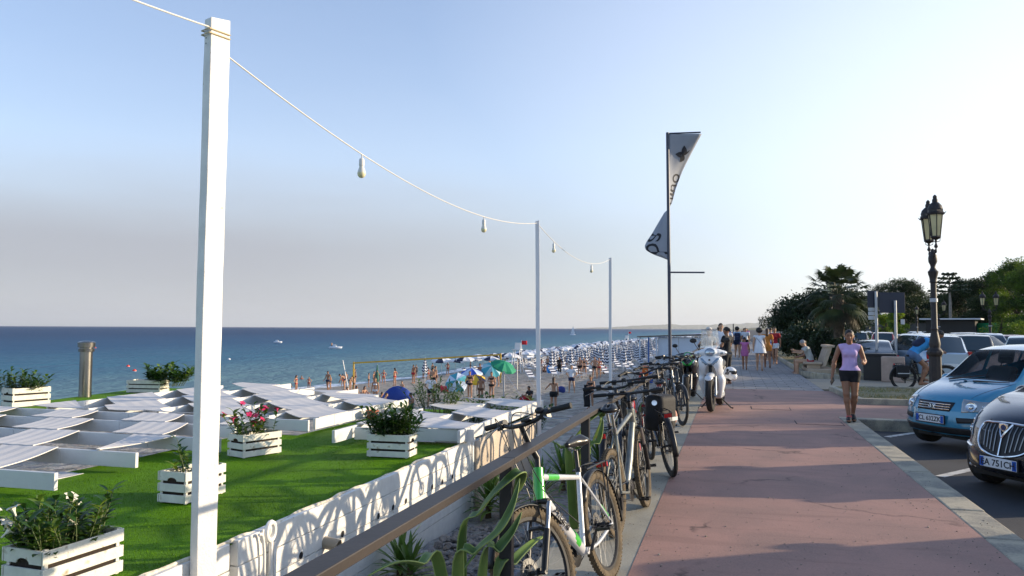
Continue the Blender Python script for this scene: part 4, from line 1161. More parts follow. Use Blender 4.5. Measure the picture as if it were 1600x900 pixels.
# concrete block with a black bin behind
blk = onz(1396, 597, .0)
M_CONC = mat('pink_concrete', (.42, .31, .25), .85, var=.12, vscale=4, bump=.4, bscale=30)
mb = MB(); cx = blk.x; cy = blk.y
mb.box((0, 0, .40), (.66, .38, .80), rotz(R(-14))); tag(mb.build('concrete_block', M_CONC, loc=(cx, cy, .006), bevel=.03), 'pinkish concrete block standing behind the cyclist', 'block')
root = thing('rubbish_bin', 'low dark box bin right behind the concrete block', 'bin', (cx - .25, cy + .75, -.19))
mb = MB(); mb.box((0, 0, .50), (.95, .7, 1.0), rotz(R(-14))); mb.build('bin_body', M_BLK, root, bevel=.03)
mb = MB(); mb.box((0, 0, 1.03), (1.0, .76, .08), rotz(R(-14))); mb.build('bin_lid', M_BLK, root, bevel=.02)
# stone bench
bn = onz(1243, 578, .01)
M_BENCH = mat('bench_stone', (.46, .36, .26), .8, var=.12, vscale=5, bump=.3)
bench = thing('park_bench', 'pale stone bench with a leaning back where two people sit', 'bench', (2.62, 30.6, .0))
mb = MB(); mb.prism([(.0, -.8, .0), (.95, -.8, .0), (.95, -.8, .22), (0, -.8, .22)], (0, 2.4, 0)); mb.build('plinth', M_BENCH, bench, bevel=.02)
mb = MB(); mb.prism([(-.12, -.6, .38), (.5, -.6, .38), (.5, -.6, .46), (-.12, -.6, .46)], (0, 2.0, 0)); mb.build('seat', M_BENCH, bench, bevel=.015)
for y in (-.5, 1.15): mb = MB(); mb.cbox(.0, .45, y, y + .14, .22, .38); mb.build('support', M_BENCH, bench, bevel=.01)
mb = MB(); mb.prism([(.50, -.6, .30), (.62, -.6, .30), (.86, -.6, 1.02), (.74, -.6, 1.02)], (0, 2.0, 0)); mb.prism([(.66, -.62, 1.0), (.92, -.62, 1.0), (.95, -.62, 1.08), (.68, -.62, 1.08)], (0, 2.04, 0)); mb.build('backrest', M_BENCH, bench, bevel=.012)

# =================================================================== BANNER FLAG
fb = atd(1047, 513, 17.2); FX, FY = fb.x, fb.y
fl = thing('banner_flag', 'tall dark pole with a twisted grey advertising banner at its top', 'flag', (FX, FY, 0))
M_POLE = mat('banner_pole', (.045, .055, .085), .4)
sc = 17.2 / 1200; zf = lambda y: CAM_H + (513.5 - y) * sc
mb = MB(); mb.tube([(0, 0, 0), (-.03, 0, zf(203))], .036, 12); mb.build('pole', M_POLE, fl)
mb = MB(); mb.tube([(-.03, 0, zf(204.5)), (dd.x * .72, dd.y * .72, zf(202.5))], .018, 8); mb.build('top_arm', M_POLE, fl)
mb = MB(); mb.tube([(0, 0, zf(425)), (dd.x * .78, dd.y * .78, zf(425))], .018, 8); mb.build('lower_arm', M_POLE, fl)
EDGE = [(205, 52), (230, 40), (260, 26), (290, 15), (310, 10), (322, 4), (328, -3), (338, -9), (350, -16), (362, -23), (375, -32), (383, -36), (390, -34), (397, -22), (402, -8), (405, -1)]
def ban(u, v):
    y = 205 + 200 * u; w = interp(y, [e[0] for e in EDGE], [e[1] for e in EDGE]) * sc
    tw = math.sin(u * math.pi) * .45
    p = dd * (w * v) + V((-dd.y, dd.x, 0)) * (tw * v * (1 - .35 * v) * (1 if u < .65 else 1)) + V((-dd.y, dd.x, 0)) * (.03 * math.sin(v * 6 + u * 9) * v)
    return V((0.03 * (1 - u) - .03, 0, 0)) + p + V((0, 0, zf(y)))
mb = MB(); mb.grid([[ban(i / 60, j / 12) for j in range(13)] for i in range(61)], 0, True)
mb.build('banner_cloth', mat('banner_grey', (.31, .33, .37), .8, var=.06, vscale=2), fl, solid=.004)
def ban_text(s, size, u0, v0, flip=1, spread=1.0):
    vs, fs = text_mesh(s, size, extr=0.0)
    mb = MB(); out = []
    H = 200 * sc
    for v in vs:
        u = u0 - v.x / H * 1.0; y = 205 + 200 * u; w = abs(interp(y, [e[0] for e in EDGE], [e[1] for e in EDGE]) * sc) + .02
        vv = v0 - v.y / max(w, .12) * flip
        p = ban(min(max(u, .01), .99), min(max(vv, .02), .98)); out.append(p + V((dd.y, -dd.x, 0)) * .008)
    mb.add(out, fs); return mb
M_INK = mat('banner_ink', (.03, .03, .035), .8)
ban_text('mino', .42, .60, .60).build('lettering', M_INK, fl)
ban_text('ba', .62, .97, .62).build('lettering', M_INK, fl)
def petal(cx, cy, a, L, W, mb):
    n = 10; pts = []
    for i in range(n + 1): t = i / n; pts.append((t * L, W * math.sin(math.pi * t ** .8)))
    for i in range(n - 1, 0, -1): t = i / n; pts.append((t * L, -W * math.sin(math.pi * t ** .8)))
    out = []
    for x, y in pts:
        xx = cx + x * math.cos(a) - y * math.sin(a); yy = cy + x * math.sin(a) + y * math.cos(a)   # photo pixels
        u = (yy - 205) / 200; w = interp(yy, [e[0] for e in EDGE], [e[1] for e in EDGE]); out.append(ban(u, min(xx / max(w, 1), .97)) + V((dd.y, -dd.x, 0)) * .009)
    mb.add(out, [tuple(range(len(out)))])
mb = MB()
for a, L, W in ((-1.65, 15, 4.5), (-3.05, 15, 4.5), (2.1, 12, 4), (-.75, 13, 1.2)): petal(26, 238, a, L, W, mb)
mb.build('flower_emblem', M_INK, fl)
# lifeguard/beach kiosk
k0 = onz(1028, 569, -2.38); dk = (onz(1092, 569, -2.38) - k0); kx = k0.x; ky = k0.y
kio = thing('beach_kiosk', 'white panelled beach kiosk with flat roof standing beyond the bicycles', 'kiosk', (kx, ky, -2.38))
mb = MB(); mb.cbox(0, 4.9, 0, 3.4, 0, 3.05); mb.build('wall', mat('kiosk_white', (.60, .66, .74), .6, var=.05, vscale=1), kio)
mb = MB(); mb.add([(-2.3, -.5, 3.06), (5.4, -.5, 3.30), (5.4, 3.9, 3.30), (-2.3, 3.9, 3.0), (-2.3, -.5, 3.18), (5.4, -.5, 3.5), (5.4, 3.9, 3.42), (-2.3, 3.9, 3.1)], [(3, 2, 1, 0), (4, 5, 6, 7), (0, 1, 5, 4), (1, 2, 6, 5), (2, 3, 7, 6), (3, 0, 4, 7)])
mb.build('roof', mat('kiosk_roof', (.16, .14, .12), .8), kio)
for x in (-2.1, -1.1, -.2):
    mb = MB(); mb.cbox(x, x + .16, -.3, -.14, 0, 3.05); mb.build('column', mat('kiosk_blue', (.05, .13, .36), .5) if x == -1.1 else MATS['kiosk_white'], kio)
mb = MB(); mb.cbox(2.3, 2.36, -.012, 0, 0, 3.0); mb.build('panel_joint', M_GALV, kio)
for lab, px, c, w, lean in (('red bin leaning beside the orange one on the beach', 1001, (.50, .03, .01), 10, .35), ('orange box bin on the beach under the bicycle handlebar', 1008, (.70, .14, .01), 9, 0), ('blue bin right of the orange one on the beach', 1017, (.02, .10, .42), 6, 0)):
    p = onz(px, 598, -2.38); s_ = 57 / 1200
    root = thing('beach_bin', lab, 'bin', p, R(12))
    mb = MB(); h = (25 if w == 9 else 15) * s_; ww = w * s_
    mb.add([(-ww * .42, -.25, 0), (ww * .42, -.25, 0), (ww * .42, .25, 0), (-ww * .42, .25, 0), (-ww * .5 + lean * ww, -.3, h), (ww * .5, -.3, h), (ww * .5, .3, h), (-ww * .5 + lean * ww, .3, h)], [(3, 2, 1, 0), (4, 5, 6, 7), (0, 1, 5, 4), (1, 2, 6, 5), (2, 3, 7, 6), (3, 0, 4, 7)])
    mb.build('bin_body', mat('bin_' + str(px), c, .5), root, bevel=.02)
    mb = MB(); mb.box((lean * ww * .5, 0, h + .03), (ww * 1.05, .66, .06)); mb.build('bin_lid', MATS['bin_' + str(px)], root, bevel=.015)

# =================================================================== BIG STRAP-LEAVED AGAVE AND YUCCAS IN THE BED
AG = leafmat('agave_green', (.13, .21, .045), (.065, .125, .03), .42, .15, 2.5, .25)
AG2 = leafmat('agave_edge', (.26, .35, .10), (.15, .23, .07), .45, .2, 3, .1)
def strap(mb, pts, w, n=7, roll=0.0):
    """long channelled strap leaf through the points"""
    P_ = catmull(pts, n); N_ = len(P_); rows = []
    for i, p in enumerate(P_):
        s = i / (N_ - 1); t = (P_[min(i + 1, N_ - 1)] - P_[max(i - 1, 0)]).normalized()
        side = t.cross(V((0, 0, 1))); side = side.normalized() if side.length > .05 else V((1, 0, 0))
        side = Matrix.Rotation(roll, 3, t) @ side
        nr = side.cross(t).normalized(); ww = w * (min(1, .55 + s * 3) * (1 - s ** 3 * .96))
        rows.append([p + side * (ww * q) + nr * (abs(q) * ww * .35) for q in (-.5, -.42, -.2, 0, .2, .42, .5)])
    nv = 7
    vs = [p for r in rows for p in r]; fs = []; ms = []
    b = len(mb.v); mb.v.extend([tuple(v) for v in vs])
    for i in range(len(rows) - 1):
        for j in range(nv - 1):
            mb.f.append((b + i * nv + j, b + i * nv + j + 1, b + (i + 1) * nv + j + 1, b + (i + 1) * nv + j)); mb.m.append(1 if j in (0, nv - 2) else 0); mb.sm.append(True)
def agave(label, base, leaves, seed=0, w=.085):
    root = thing('agave', label, 'plant', base, group='strap-leaved agaves behind the railing')
    for pts in leaves:
        mb = MB(); strap(mb, [V(p) - V(base) for p in pts], w, roll=0.25); mb.build('leaf', [AG, AG2], root, solid=.006)
def px3(px, py, dep): return atd(px, py, dep)
A1 = (px3(735, 930, 3.9)); A1 = (A1.x, A1.y, -.95)
agave('huge agave whose strap leaves bend over beside the nearest bicycle', A1, [
    [A1, px3(722, 870, 3.8), px3(752, 800, 3.75), px3(790, 755, 3.75), px3(814, 738, 3.8), px3(806, 775, 3.85), px3(775, 830, 3.8), px3(742, 868, 3.75), px3(722, 893, 3.7)],
    [A1, px3(716, 905, 3.6), px3(745, 862, 3.55), px3(780, 830, 3.55), px3(800, 790, 3.6), px3(812, 748, 3.7)],
    [A1, px3(756, 895, 3.7), px3(778, 860, 3.7), px3(800, 830, 3.8), px3(815, 800, 3.9)],
    [A1, px3(690, 905, 3.6), px3(655, 885, 3.4), px3(620, 880, 3.3), px3(575, 900, 3.2)],
    [A1, px3(775, 915, 3.8), px3(800, 880, 3.9), px3(830, 850, 4.1), px3(850, 838, 4.3)]], w=.062)
A2 = px3(905, 760, 6.6); A2 = (A2.x, A2.y, -.9)
agave('second agave with pale bent leaves rising beside the second bicycle', A2, [
    [A2, px3(902, 720, 6.3), px3(905, 680, 6.2), px3(922, 655, 6.2), px3(940, 645, 6.3), px3(936, 670, 6.3), px3(922, 700, 6.3), px3(905, 722, 6.2)],
    [A2, px3(918, 725, 6.2), px3(935, 690, 6.2), px3(942, 655, 6.3)],
    [A2, px3(890, 730, 6.2), px3(875, 700, 6.2), px3(862, 690, 6.2)]], w=.07)
A3 = px3(985, 680, 9.0); A3 = (A3.x, A3.y, -.9)
agave('agave seen through the frame of the second bicycle', A3, [
    [A3, px3(975, 650, 8.8), px3(972, 620, 8.8), px3(985, 600, 8.8), px3(992, 625, 8.8)],
    [A3, px3(965, 655, 8.8), px3(950, 640, 8.8), px3(938, 660, 8.6)], [A3, px3(1000, 655, 9), px3(1004, 630, 9)]], w=.08)
YU = [leafmat('yucca_green', (.08, .17, .035), (.16, .24, .05), .4, .2, 4, .3)]
def yucca(label, loc, n, L, seed):
    rg = random.Random(seed); mb = MB()
    for i in range(n):
        a = i * 2.399; el = .15 + 1.25 * (i / n); d = V((math.cos(a) * math.cos(el), math.sin(a) * math.cos(el), math.sin(el)))
        lance_leaf(mb, V((0, 0, .05 + .15 * i / n)) , d, L * rg.uniform(.7, 1.15), .05 * rg.uniform(.8, 1.2), .55, 0, 6, .3)
    root = thing('yucca', label, 'plant', loc, group='spiky yuccas in the cobbled bed')
    mb.build('leaves', YU, root); mb = MB(); mb.tube([(0, 0, -.12), (0, 0, .2)], [.05, .03], 8); mb.build('stem', mat('yucca_stem', (.12, .09, .05), .9), root)
for i, (px, py, L, n, lab) in enumerate(((600, 905, .42, 34, 'yellow-green yucca at the bottom edge below the railing'), (640, 918, .40, 30, 'small yucca right of the yellow-green one at the bottom edge'), (752, 802, .55, 46, 'spiky yucca close to the far end of the white wall'),
        (790, 810, .50, 40, 'spiky yucca half covered by the huge agave'), (845, 790, .55, 46, 'yucca seen behind the frame of the nearest bicycle'), (880, 760, .6, 44, 'yucca seen behind the saddle of the nearest bicycle'), (935, 730, .6, 40, 'yucca behind the rear wheel of the second bicycle'), (965, 700, .6, 40, 'yucca farthest along the cobbled bed'))):
    p = onz(px, py, -.98)
    if p.x < -3.4: p.x = -3.35
    yucca(lab, (p.x, p.y, -.98), n, L, i + 60)
# =================================================================== BICYCLES
M_TYRE = mat('tyre_rubber', (.022, .021, .020), .8, var=.2, vscale=20, bump=.4, bscale=120)
M_TYREW = mat('tyre_dusty', (.10, .075, .045), .85, var=.35, vscale=14, bump=.5, bscale=120)
M_ALU = mat('alloy', (.34, .34, .34), .32, metal=.9, var=.08)
M_BPL = mat('black_plastic', (.016, .016, .017), .38)
M_GRIP = mat('grip_rubber', (.013, .013, .013), .7, bump=.3, bscale=150)
M_SADDLE = mat('saddle_vinyl', (.018, .018, .018), .3)
M_CHROME = mat('chrome', (.75, .75, .76), .1, metal=1.0)
M_REDR = mat('reflector_red', (.45, .01, .01), .25)
def bike_wheel(root, x, Rw, knob=True, rim_m=None, tyre_m=None, name='wheel', spokes=32, rot=0.0, wid=.024, disc=False):
    MX = Matrix.Translation((x, 0, Rw)) @ Matrix.Rotation(R(90), 4, 'X') @ Matrix.Rotation(rot, 4, 'Z')
    mb = MB(); N_ = 72
    pr = [(Rw - .052, -.010), (Rw - .040, -wid * .85), (Rw - .022, -wid), (Rw - .006, -wid * .65), (Rw, 0), (Rw - .006, wid * .65), (Rw - .022, wid), (Rw - .040, wid * .85), (Rw - .052, .010)]
    mb.lathe(pr, N_, MX, 0)
    ty = mb.build('tyre', tyre_m or M_TYRE, None); ty.name = name
    adopt(ty, root)
    if knob:
        mb = MB()
        for k in range(N_):
            a = 2 * math.pi * (k + .5) / N_
            for s, rr in ((-1, Rw - .006), (1, Rw - .006)):
                c = V((rr * math.cos(a + s * .02), rr * math.sin(a + s * .02), s * wid * .62))
                Mr = (MX.to_3x3() @ Matrix.Rotation(a, 3, 'Z'))
                mb.box(MX @ c, (.012, .014, .011), Mr)
        mb.build('tread', tyre_m or M_TYRE, ty)
    mb = MB(); mb.lathe([(Rw - .052, -.011), (Rw - .070, -.010), (Rw - .078, 0), (Rw - .070, .010), (Rw - .052, .011), (Rw - .052, -.011)], 48, MX)
    mb.build('rim', rim_m or mat('rim_dark', (.022, .022, .023), .6, spec=.3), ty)
    mb = MB()
    for k in range(spokes):
        a = 2 * math.pi * k / spokes; s = 1 if k % 2 else -1; a2 = a + (.55 if (k // 2) % 2 else -.55)
        mb.tube([MX @ V((.022 * math.cos(a2), .022 * math.sin(a2), s * .030)), MX @ V(((Rw - .07) * math.cos(a), (Rw - .07) * math.sin(a), 0))], .0011, 3, cap=False)
    mb.build('spokes', mat('spoke_steel', (.22, .22, .22), .45, metal=.6), ty)
    mb = MB(); mb.lathe([(0, -.055), (.008, -.055), (.010, -.035), (.026, -.033), (.026, -.027), (.014, -.022), (.014, .022), (.026, .027), (.026, .033), (.010, .035), (.008, .055), (0, .055)], 14, MX)
    mb.build('hub', M_BPL, ty)
    if disc:
        mb = MB(); mb.lathe([(.05, .036), (.08, .036), (.08, .039), (.05, .039)], 24, MX); mb.build('brake_disc', mat('disc_steel', (.10, .10, .10), .5, metal=.5), ty)
    return ty
def bicycle(label, rear, front, lean, Rw=.345, frame_m=None, accent=None, steer=0.0, bar='flat', step=False, rack=False, guards=False, tyre_m=None, knob=True,
            saddle_z=.93, bar_z=1.06, bag=None, group='bicycles leaning on the railing', letter=None, fork_m=None, stand=False, basket=False, cat='bicycle', light=False):
    r, f = V(rear), V(front); d = f - r; WB = d.length; ang = math.atan2(d.y, d.x)
    root = thing('bicycle', label, cat, (r.x, r.y, r.z), group=group)
    root.rotation_euler = Euler((lean, 0, 0), 'XYZ'); root.rotation_mode = 'XYZ'
    root.rotation_euler = (Matrix.Rotation(ang, 3, 'Z') @ Matrix.Rotation(lean, 3, 'X')).to_euler()
    fm = frame_m or M_ALU
    BB = V((.43, 0, .28)); ST = V((.25, 0, saddle_z - .19)); HT = V((WB - .25, 0, saddle_z - .07)); HB = V((WB - .20, 0, saddle_z - .22))
    ax = (HB - HT).normalized()
    RA = V((0, 0, Rw)); FA = V((WB, 0, Rw))
    mb = MB()
    mb.tube([BB, ST + V((-.005, 0, .02))], [.018, .016], 12)
    if step: mb.tube(catmull([HT - ax * -.10, V((.62, 0, .40)), BB + V((.02, 0, .02))], 8), .024, 12)
    else: mb.tube([(HT + ax * .04).lerp(ST + V((0, 0, -.03)), i / 12) for i in range(13)], [.021 - .005 * i / 12 for i in range(13)], 12)
    mb.tube([HB - ax * .03, (HB + BB) / 2 + V((-.01, 0, -.012)), BB], [.034, .040, .033], 14, upv=(0, 1, 0), flat=.80)
    for s in (-1, 1):
        mb.tube(catmull([BB + V((0, s * .02, 0)), V((.28, s * .055, .29)), RA + V((0, s * .068, 0))], 5), .011, 8)
        mb.tube([ST + V((0, s * .012, -.04)), RA + V((0, s * .068, .01))], .009, 8)
    mb.tube([BB + V((0, -.036, 0)), BB + V((0, .036, 0))], .022, 14)
    mb.build('frame', fm, root)
    mb = MB(); mb.tube([HT - ax * .012, HB + ax * .01], [.031, .034], 16); mb.build('head_tube', accent or fm, root)
    if accent:
        mb = MB()
        p0, p1 = HB - ax * .03, BB; q = lambda t: p0.lerp(p1, t) + V((-.01, 0, -.012)) * (1 - abs(2 * t - 1))
        mb.tube([q(.70), q(.76), q(.84)], [.0405, .0410, .0385], 14, upv=(0, 1, 0), flat=.81)
        a_ = HT + ax * .035; c_ = (HT + ST) / 2 + V((0, 0, .012)); P_ = [(HT + ax * .04).lerp(ST + V((0, 0, -.03)), i / 12) for i in range(13)]
        mb.tube(P_[2:6], [.0215, .0212, .0208, .0200], 12)
        mb.tube([RA.lerp(ST, .35) + V((0, .045, .004)), RA.lerp(ST, .12) + V((0, .062, .008))], .0098, 8)
        mb.build('frame_accent', accent, root)
    if letter:
        mb = MB(); p0, p1 = HB - ax * .03, BB; ctr = p0.lerp(p1, .20) + V((-.006, 0, -.008)); xd = (p1 - p0).normalized(); yd = V((0, 1, 0)).cross(xd)
        vs, fs = text_mesh(letter, .105, shear=.25, bold=.001, extr=.0)
        mb.add([ctr + xd * v.x + yd * (.047 * math.sin(v.y / .047) - .006) + V((0, .0405 * math.cos(v.y / .047), 0)) for v in vs], fs)
        mb.build('lettering', M_BPL, root)
    # seat post, saddle
    mb = MB(); up = (ST - BB).normalized(); ST2 = V((ST.x - .03, 0, saddle_z - .05)); mb.tube([ST, ST2], .0137, 10); mb.tube([ST + up * -.0, ST + up * .03], .021, 12)
    mb.build('seat_post', M_BPL if letter else M_ALU, root)
    B = Blob(); c = V((ST2.x + .0, 0, saddle_z))
    B.ell((c.x - .085, 0, c.z - .005), (.075, .075, .032)).cap((c.x - .06, 0, c.z + .005), (c.x + .135, 0, c.z + .002), .045, .017, fy=.9).ell((c.x - .09, 0, c.z + .030), (.05, .012, .02), sub=True, k=.02)
    so_ = blob_obj('saddle', B.mesh(.008, .03, planes=[((0, 0, c.z - .030), (0, 0, -1))]), M_SADDLE, root)
    mb = MB()
    for s in (-1, 1): mb.tube(catmull([(c.x - .11, s * .03, c.z - .02), (c.x - .03, s * .022, c.z - .045), (c.x + .05, s * .02, c.z - .045), (c.x + .12, s * .006, c.z - .015)], 4), .0035, 6)
    mb.build('saddle_rails', M_CHROME, so_)
    # fork group turned by 'steer' about head axis
    Ms = Matrix.Translation(HB) @ Matrix.Rotation(steer, 4, -ax) @ Matrix.Translation(-HB)
    def T(p): return Ms @ V(p)
    fk = fork_m or M_BPL
    mb = MB(); crown = HB + ax * .025
    mb.tube([T(crown + V((0, -.065, 0))), T(crown + V((0, 0, .012))), T(crown + V((0, .065, 0)))], .018, 10)
    for s in (-1, 1):
        mb.tube([T(crown + V((0, s * .065, 0))), T(crown.lerp(FA, .45) + V((0, s * .065, 0)))], .0145, 10, mi=1)
        mb.tube([T(crown.lerp(FA, .40) + V((0, s * .065, 0))), T(FA + V((-.004, s * .062, 0)))], [.021, .019], 10)
        mb.tube([T(FA + V((0, s * .05, 0))), T(FA + V((0, s * .078, 0)))], .012, 8)
    mb.tube([T(crown.lerp(FA, .42) + V((0, -.065, .0))), T(crown.lerp(FA, .36) + V((.03, -.035, .0))), T(crown.lerp(FA, .36) + V((.03, .035, .0))), T(crown.lerp(FA, .42) + V((0, .065, 0)))], .011, 8)
    mb.build('fork', [fk, M_ALU], root)
    # stem + bar
    top = HT - ax * .04; bc = V((WB - .205 if bar != 'swept' else WB - .235, 0, bar_z)); mb = MB()
    mb.tube([T(HT), T(top - ax * .035)], .017, 12); mb.tube([T(top - ax * .03), T((top + bc) / 2 + V((0, 0, .0))), T(bc)], [.019, .017, .019], 12)
    mb.build('stem', M_BPL, root)
    W = .32; mb = MB()
    if bar == 'swept': bp = [(-.06, -W, .06), (-.11, -W * .75, .045), (-.02, -.14, .035), (0, -.04, 0), (0, .04, 0), (-.02, .14, .035), (-.11, W * .75, .045), (-.20, W, .03)]; bp[0] = (-.20, -W, .03)
    elif bar == 'riser': bp = [(-.07, -W, .035), (-.045, -.2, .035), (-.01, -.10, .008), (0, -.03, 0), (0, .03, 0), (-.01, .10, .008), (-.045, .2, .035), (-.07, W, .035)]
    else: bp = [(-.04, -W, .01), (-.02, -.15, .005), (0, -.03, 0), (0, .03, 0), (-.02, .15, .005), (-.04, W, .01)]
    P_ = [bc + V(p) for p in catmull(bp, 5)]; mb.tube([T(p) for p in P_], .0125, 10)
    hb = mb.build('handlebar', M_BPL, root)
    for s in (-1, 1):
        e = P_[0] if s < 0 else P_[-1]; e2 = P_[4] if s < 0 else P_[-5]; dv_ = (e2 - e).normalized(); mb = MB()
        mb.tube([T(e - dv_ * .004), T(e + dv_ * .035), T(e + dv_ * .115)], [.0175, .0165, .016], 10); mb.build('grip', M_GRIP, hb)
        b0 = e + dv_ * .155; mb = MB()
        mb.tube([T(b0 - dv_ * .02), T(b0 + dv_ * .03)], .020, 8)
        mb.box(T(b0 + V((.012, 0, -.02))), (.04, .045, .035), Ms.to_3x3())
        lv = catmull([b0 + V((.025, 0, -.015)), b0 + V((.06, 0, -.03)) - dv_ * .03, b0 + V((.055, 0, -.055)) - dv_ * .10, b0 + V((.045, 0, -.07)) - dv_ * .155], 4)
        mb.tube([T(p) for p in lv], [.007, .007, .007, .007, .007, .0065, .006, .006, .006, .006, .005, .005, .005], 8, mi=1, flat=.6)
        mb.build('brake_lever', [M_BPL, M_ALU], hb)
        cb = MB(); cc = catmull([b0 + V((.03, 0, -.02)) + dv_ * .02, b0 + V((.15, 0, .03)) + dv_ * .10, V((bc.x + .13, s * .03, bc.z - .10)), V((HB.x + .06, s * .02, HB.z + .02)), crown.lerp(FA, .38) + V((.02, s * .05, 0))], 8)
        cb.tube([T(p) for p in cc], .0028, 6)
        cc = catmull([b0 + V((.03, 0, -.03)) + dv_ * .02, b0 + V((.10, 0, -.10)) + dv_ * .11, V((bc.x + .07, s * .05, bc.z - .22)), HB + V((-.06, s * .04, -.02)), BB.lerp(HB, .5) + V((0, s * .04, 0))], 8)
        cb.tube([T(p) for p in cc], .0028, 6); cb.build('cable', M_BPL, hb)
    if bar != 'flat2':
        mb = MB(); mb.box(T(bc + V((.01, .055, .022))), (.055, .05, .02), Ms.to_3x3()); mb.build('display', M_BPL, hb, bevel=.006)
    if letter:
        mb = MB(); q = P_[-1] + (P_[-6] - P_[-1]).normalized() * .20 if False else P_[3]; mb.ell(T(P_[-9] + V((.0, 0, .035))), (.028, .028, .02)); mb.build('bell', M_BPL, hb)
    # wheels
    bike_wheel(root, 0, Rw, knob, tyre_m=tyre_m, disc=True)
    n0 = len(KIDS[root.name]); fw = bike_wheel(root, WB, Rw, knob, tyre_m=tyre_m, disc=True)
    fw.matrix_basis = Ms
    # transmission
    mb = MB(); MX = Matrix.Translation((BB.x, -.045, BB.z)) @ Matrix.Rotation(R(90), 4, 'X')
    mb.lathe([(.03, 0), (.088, 0), (.092, .002), (.088, .004), (.03, .004)], 36, MX); mb.lathe([(.02, -.004), (.035, -.004), (.035, .01), (.0, .012)], 14, MX)
    ca = R(-35)
    for s in (-1, 1):
        a = ca if s < 0 else ca + math.pi; e = BB + V((.17 * math.cos(a), s * .065, .17 * math.sin(a))); mb.tube([BB + V((0, s * .055, 0)), e], [.013, .010], 8, flat=.6)
    ck = mb.build('crankset', M_BPL, root)
    for s in (-1, 1):
        a = ca if s < 0 else ca + math.pi; e = BB + V((.17 * math.cos(a), s * .12, .17 * math.sin(a))); mb = MB()
        for dx in (-.035, .035): mb.box(e + V((dx, 0, 0)), (.010, .09, .018))
        for dy in (-.04, 0, .04): mb.box(e + V((0, dy, 0)), (.075, .010, .015))
        mb.build('pedal', M_BPL, ck)
    mb = MB(); MX = Matrix.Translation((0, -.045, Rw)) @ Matrix.Rotation(R(90), 4, 'X'); mb.lathe([(.0, 0), (.045, 0), (.045, .006), (.025, .012), (0, .016)], 24, MX)
    mb.tube([(0, -.05, Rw - .045), (BB.x, -.05, BB.z - .088)], .004, 4); mb.tube([(0, -.05, Rw + .045), (BB.x, -.05, BB.z + .088)], .004, 4)
    mb.box((.02, -.055, Rw - .09), (.03, .018, .10)); mb.build('chain', M_BPL, root)
    if guards:
        for xx, a0, a1 in ((0, R(35), R(190)), (WB, R(20), R(150))):
            mb = MB(); P2 = []
            for a in np.linspace(a0, a1, 22):
                rr = Rw + .018; P2.append([(xx + rr * math.cos(a), s * .030, Rw + (rr - (.012 if abs(s) == 1 else 0)) * math.sin(a)) if abs(s) < 1 else (xx + (rr - .010) * math.cos(a), s * .030, Rw + (rr - .010) * math.sin(a)) for s in (-1, -.5, 0, .5, 1)])
            mb.grid(P2, 0, True)
            o = mb.build('mudguard', M_BPL, root, solid=.003)
            if xx: o.matrix_basis = Ms
    if rack:
        mb = MB(); zt = Rw * 2 + .05
        for s in (-1, 1):
            mb.tube(catmull([(.22, s * .05, zt), (-.05, s * .06, zt), (-.22, s * .05, zt - .01)], 4), .006, 6); mb.tube([(.02, s * .07, Rw), (-.06, s * .06, zt)], .005, 6); mb.tube([(.02, s * .07, Rw), (-.16, s * .06, zt)], .005, 6)
        mb.tube([(-.22, -.05, zt - .01), (-.22, .05, zt - .01)], .006, 6); mb.tube([(.0, -.055, zt), (.0, .055, zt)], .005, 6); mb.tube([(.22, -.05, zt), (.22, .05, zt)], .005, 6)
        mb.tube([(.22, 0, zt), (ST.x - .0, 0, zt + .02)], .005, 6)
        mb.build('rack', M_BPL, root); mb = MB(); mb.box((-.235, 0, zt - .03), (.02, .08, .04)); mb.build('rear_reflector', M_REDR, root)
    if bag:
        for s in (-1, 1):
            B = Blob(); B.bx((-.06, s * .13, .52), (.16, .065, .17), .04); bo = blob_obj('pannier', B.mesh(.012, .02), bag, root)
            mb = MB(); mb.box((-.06, s * .197, .47), (.30, .006, .022)); mb.build('reflective_strip', mat('reflective', (.6, .62, .62), .4), bo)
    if light:
        mb = MB(); mb.lathe([(0, -.03), (.025, -.025), (.035, .02), (.035, .03), (0, .032)], 14, Matrix.Translation(T(bc + V((.05, 0, -.05)))) @ Matrix.Rotation(R(90), 4, 'Y')); mb.build('headlight', M_CHROME, root)
    if stand:
        mb = MB(); mb.tube([BB + V((-.06, .02, 0)), V((.30, .20, .01))], .008, 6); mb.build('kickstand', M_ALU, root)
    if basket:
        mb = MB(); c0 = T((WB + .02, 0, .88))
        mb.box(c0, (.26, .34, .22)); o = mb.build('basket', M_BPL, root)
        o.modifiers.new('wire', 'WIREFRAME').thickness = .012
    return root
M_SILV = mat('frame_silver', (.56, .57, .58), .35, metal=.15, coat=.6)
M_GREENP = mat('frame_green', (.06, .45, .05), .3, coat=.8)
M_SILV2 = mat('frame_silver_worn', (.24, .25, .23), .35, metal=.5, var=.2, vscale=15)
M_BLKP = mat('frame_black', (.02, .02, .022), .25, coat=.8)
M_REDP = mat('frame_red', (.40, .02, .03), .3, coat=.8)
bicycle('nearest bicycle, silver and green trekking bike with black lettering on its frame', (-.78, 5.17, .005), (-.94, 4.05, .005), R(12), frame_m=M_SILV, accent=M_GREENP, bar='riser', steer=R(-15),
        rack=True, guards=True, tyre_m=M_TYREW, letter='Atala', saddle_z=.92, bar_z=1.12)
bicycle('second bicycle, worn silver mountain bike with knobbly tyres facing away', (-.89, 6.16, .005), (-.78, 7.28, .005), R(-6), frame_m=M_SILV2, tyre_m=M_TYREW, saddle_z=.99, bar_z=1.06, steer=R(4), group='bicycles leaning on the railing')
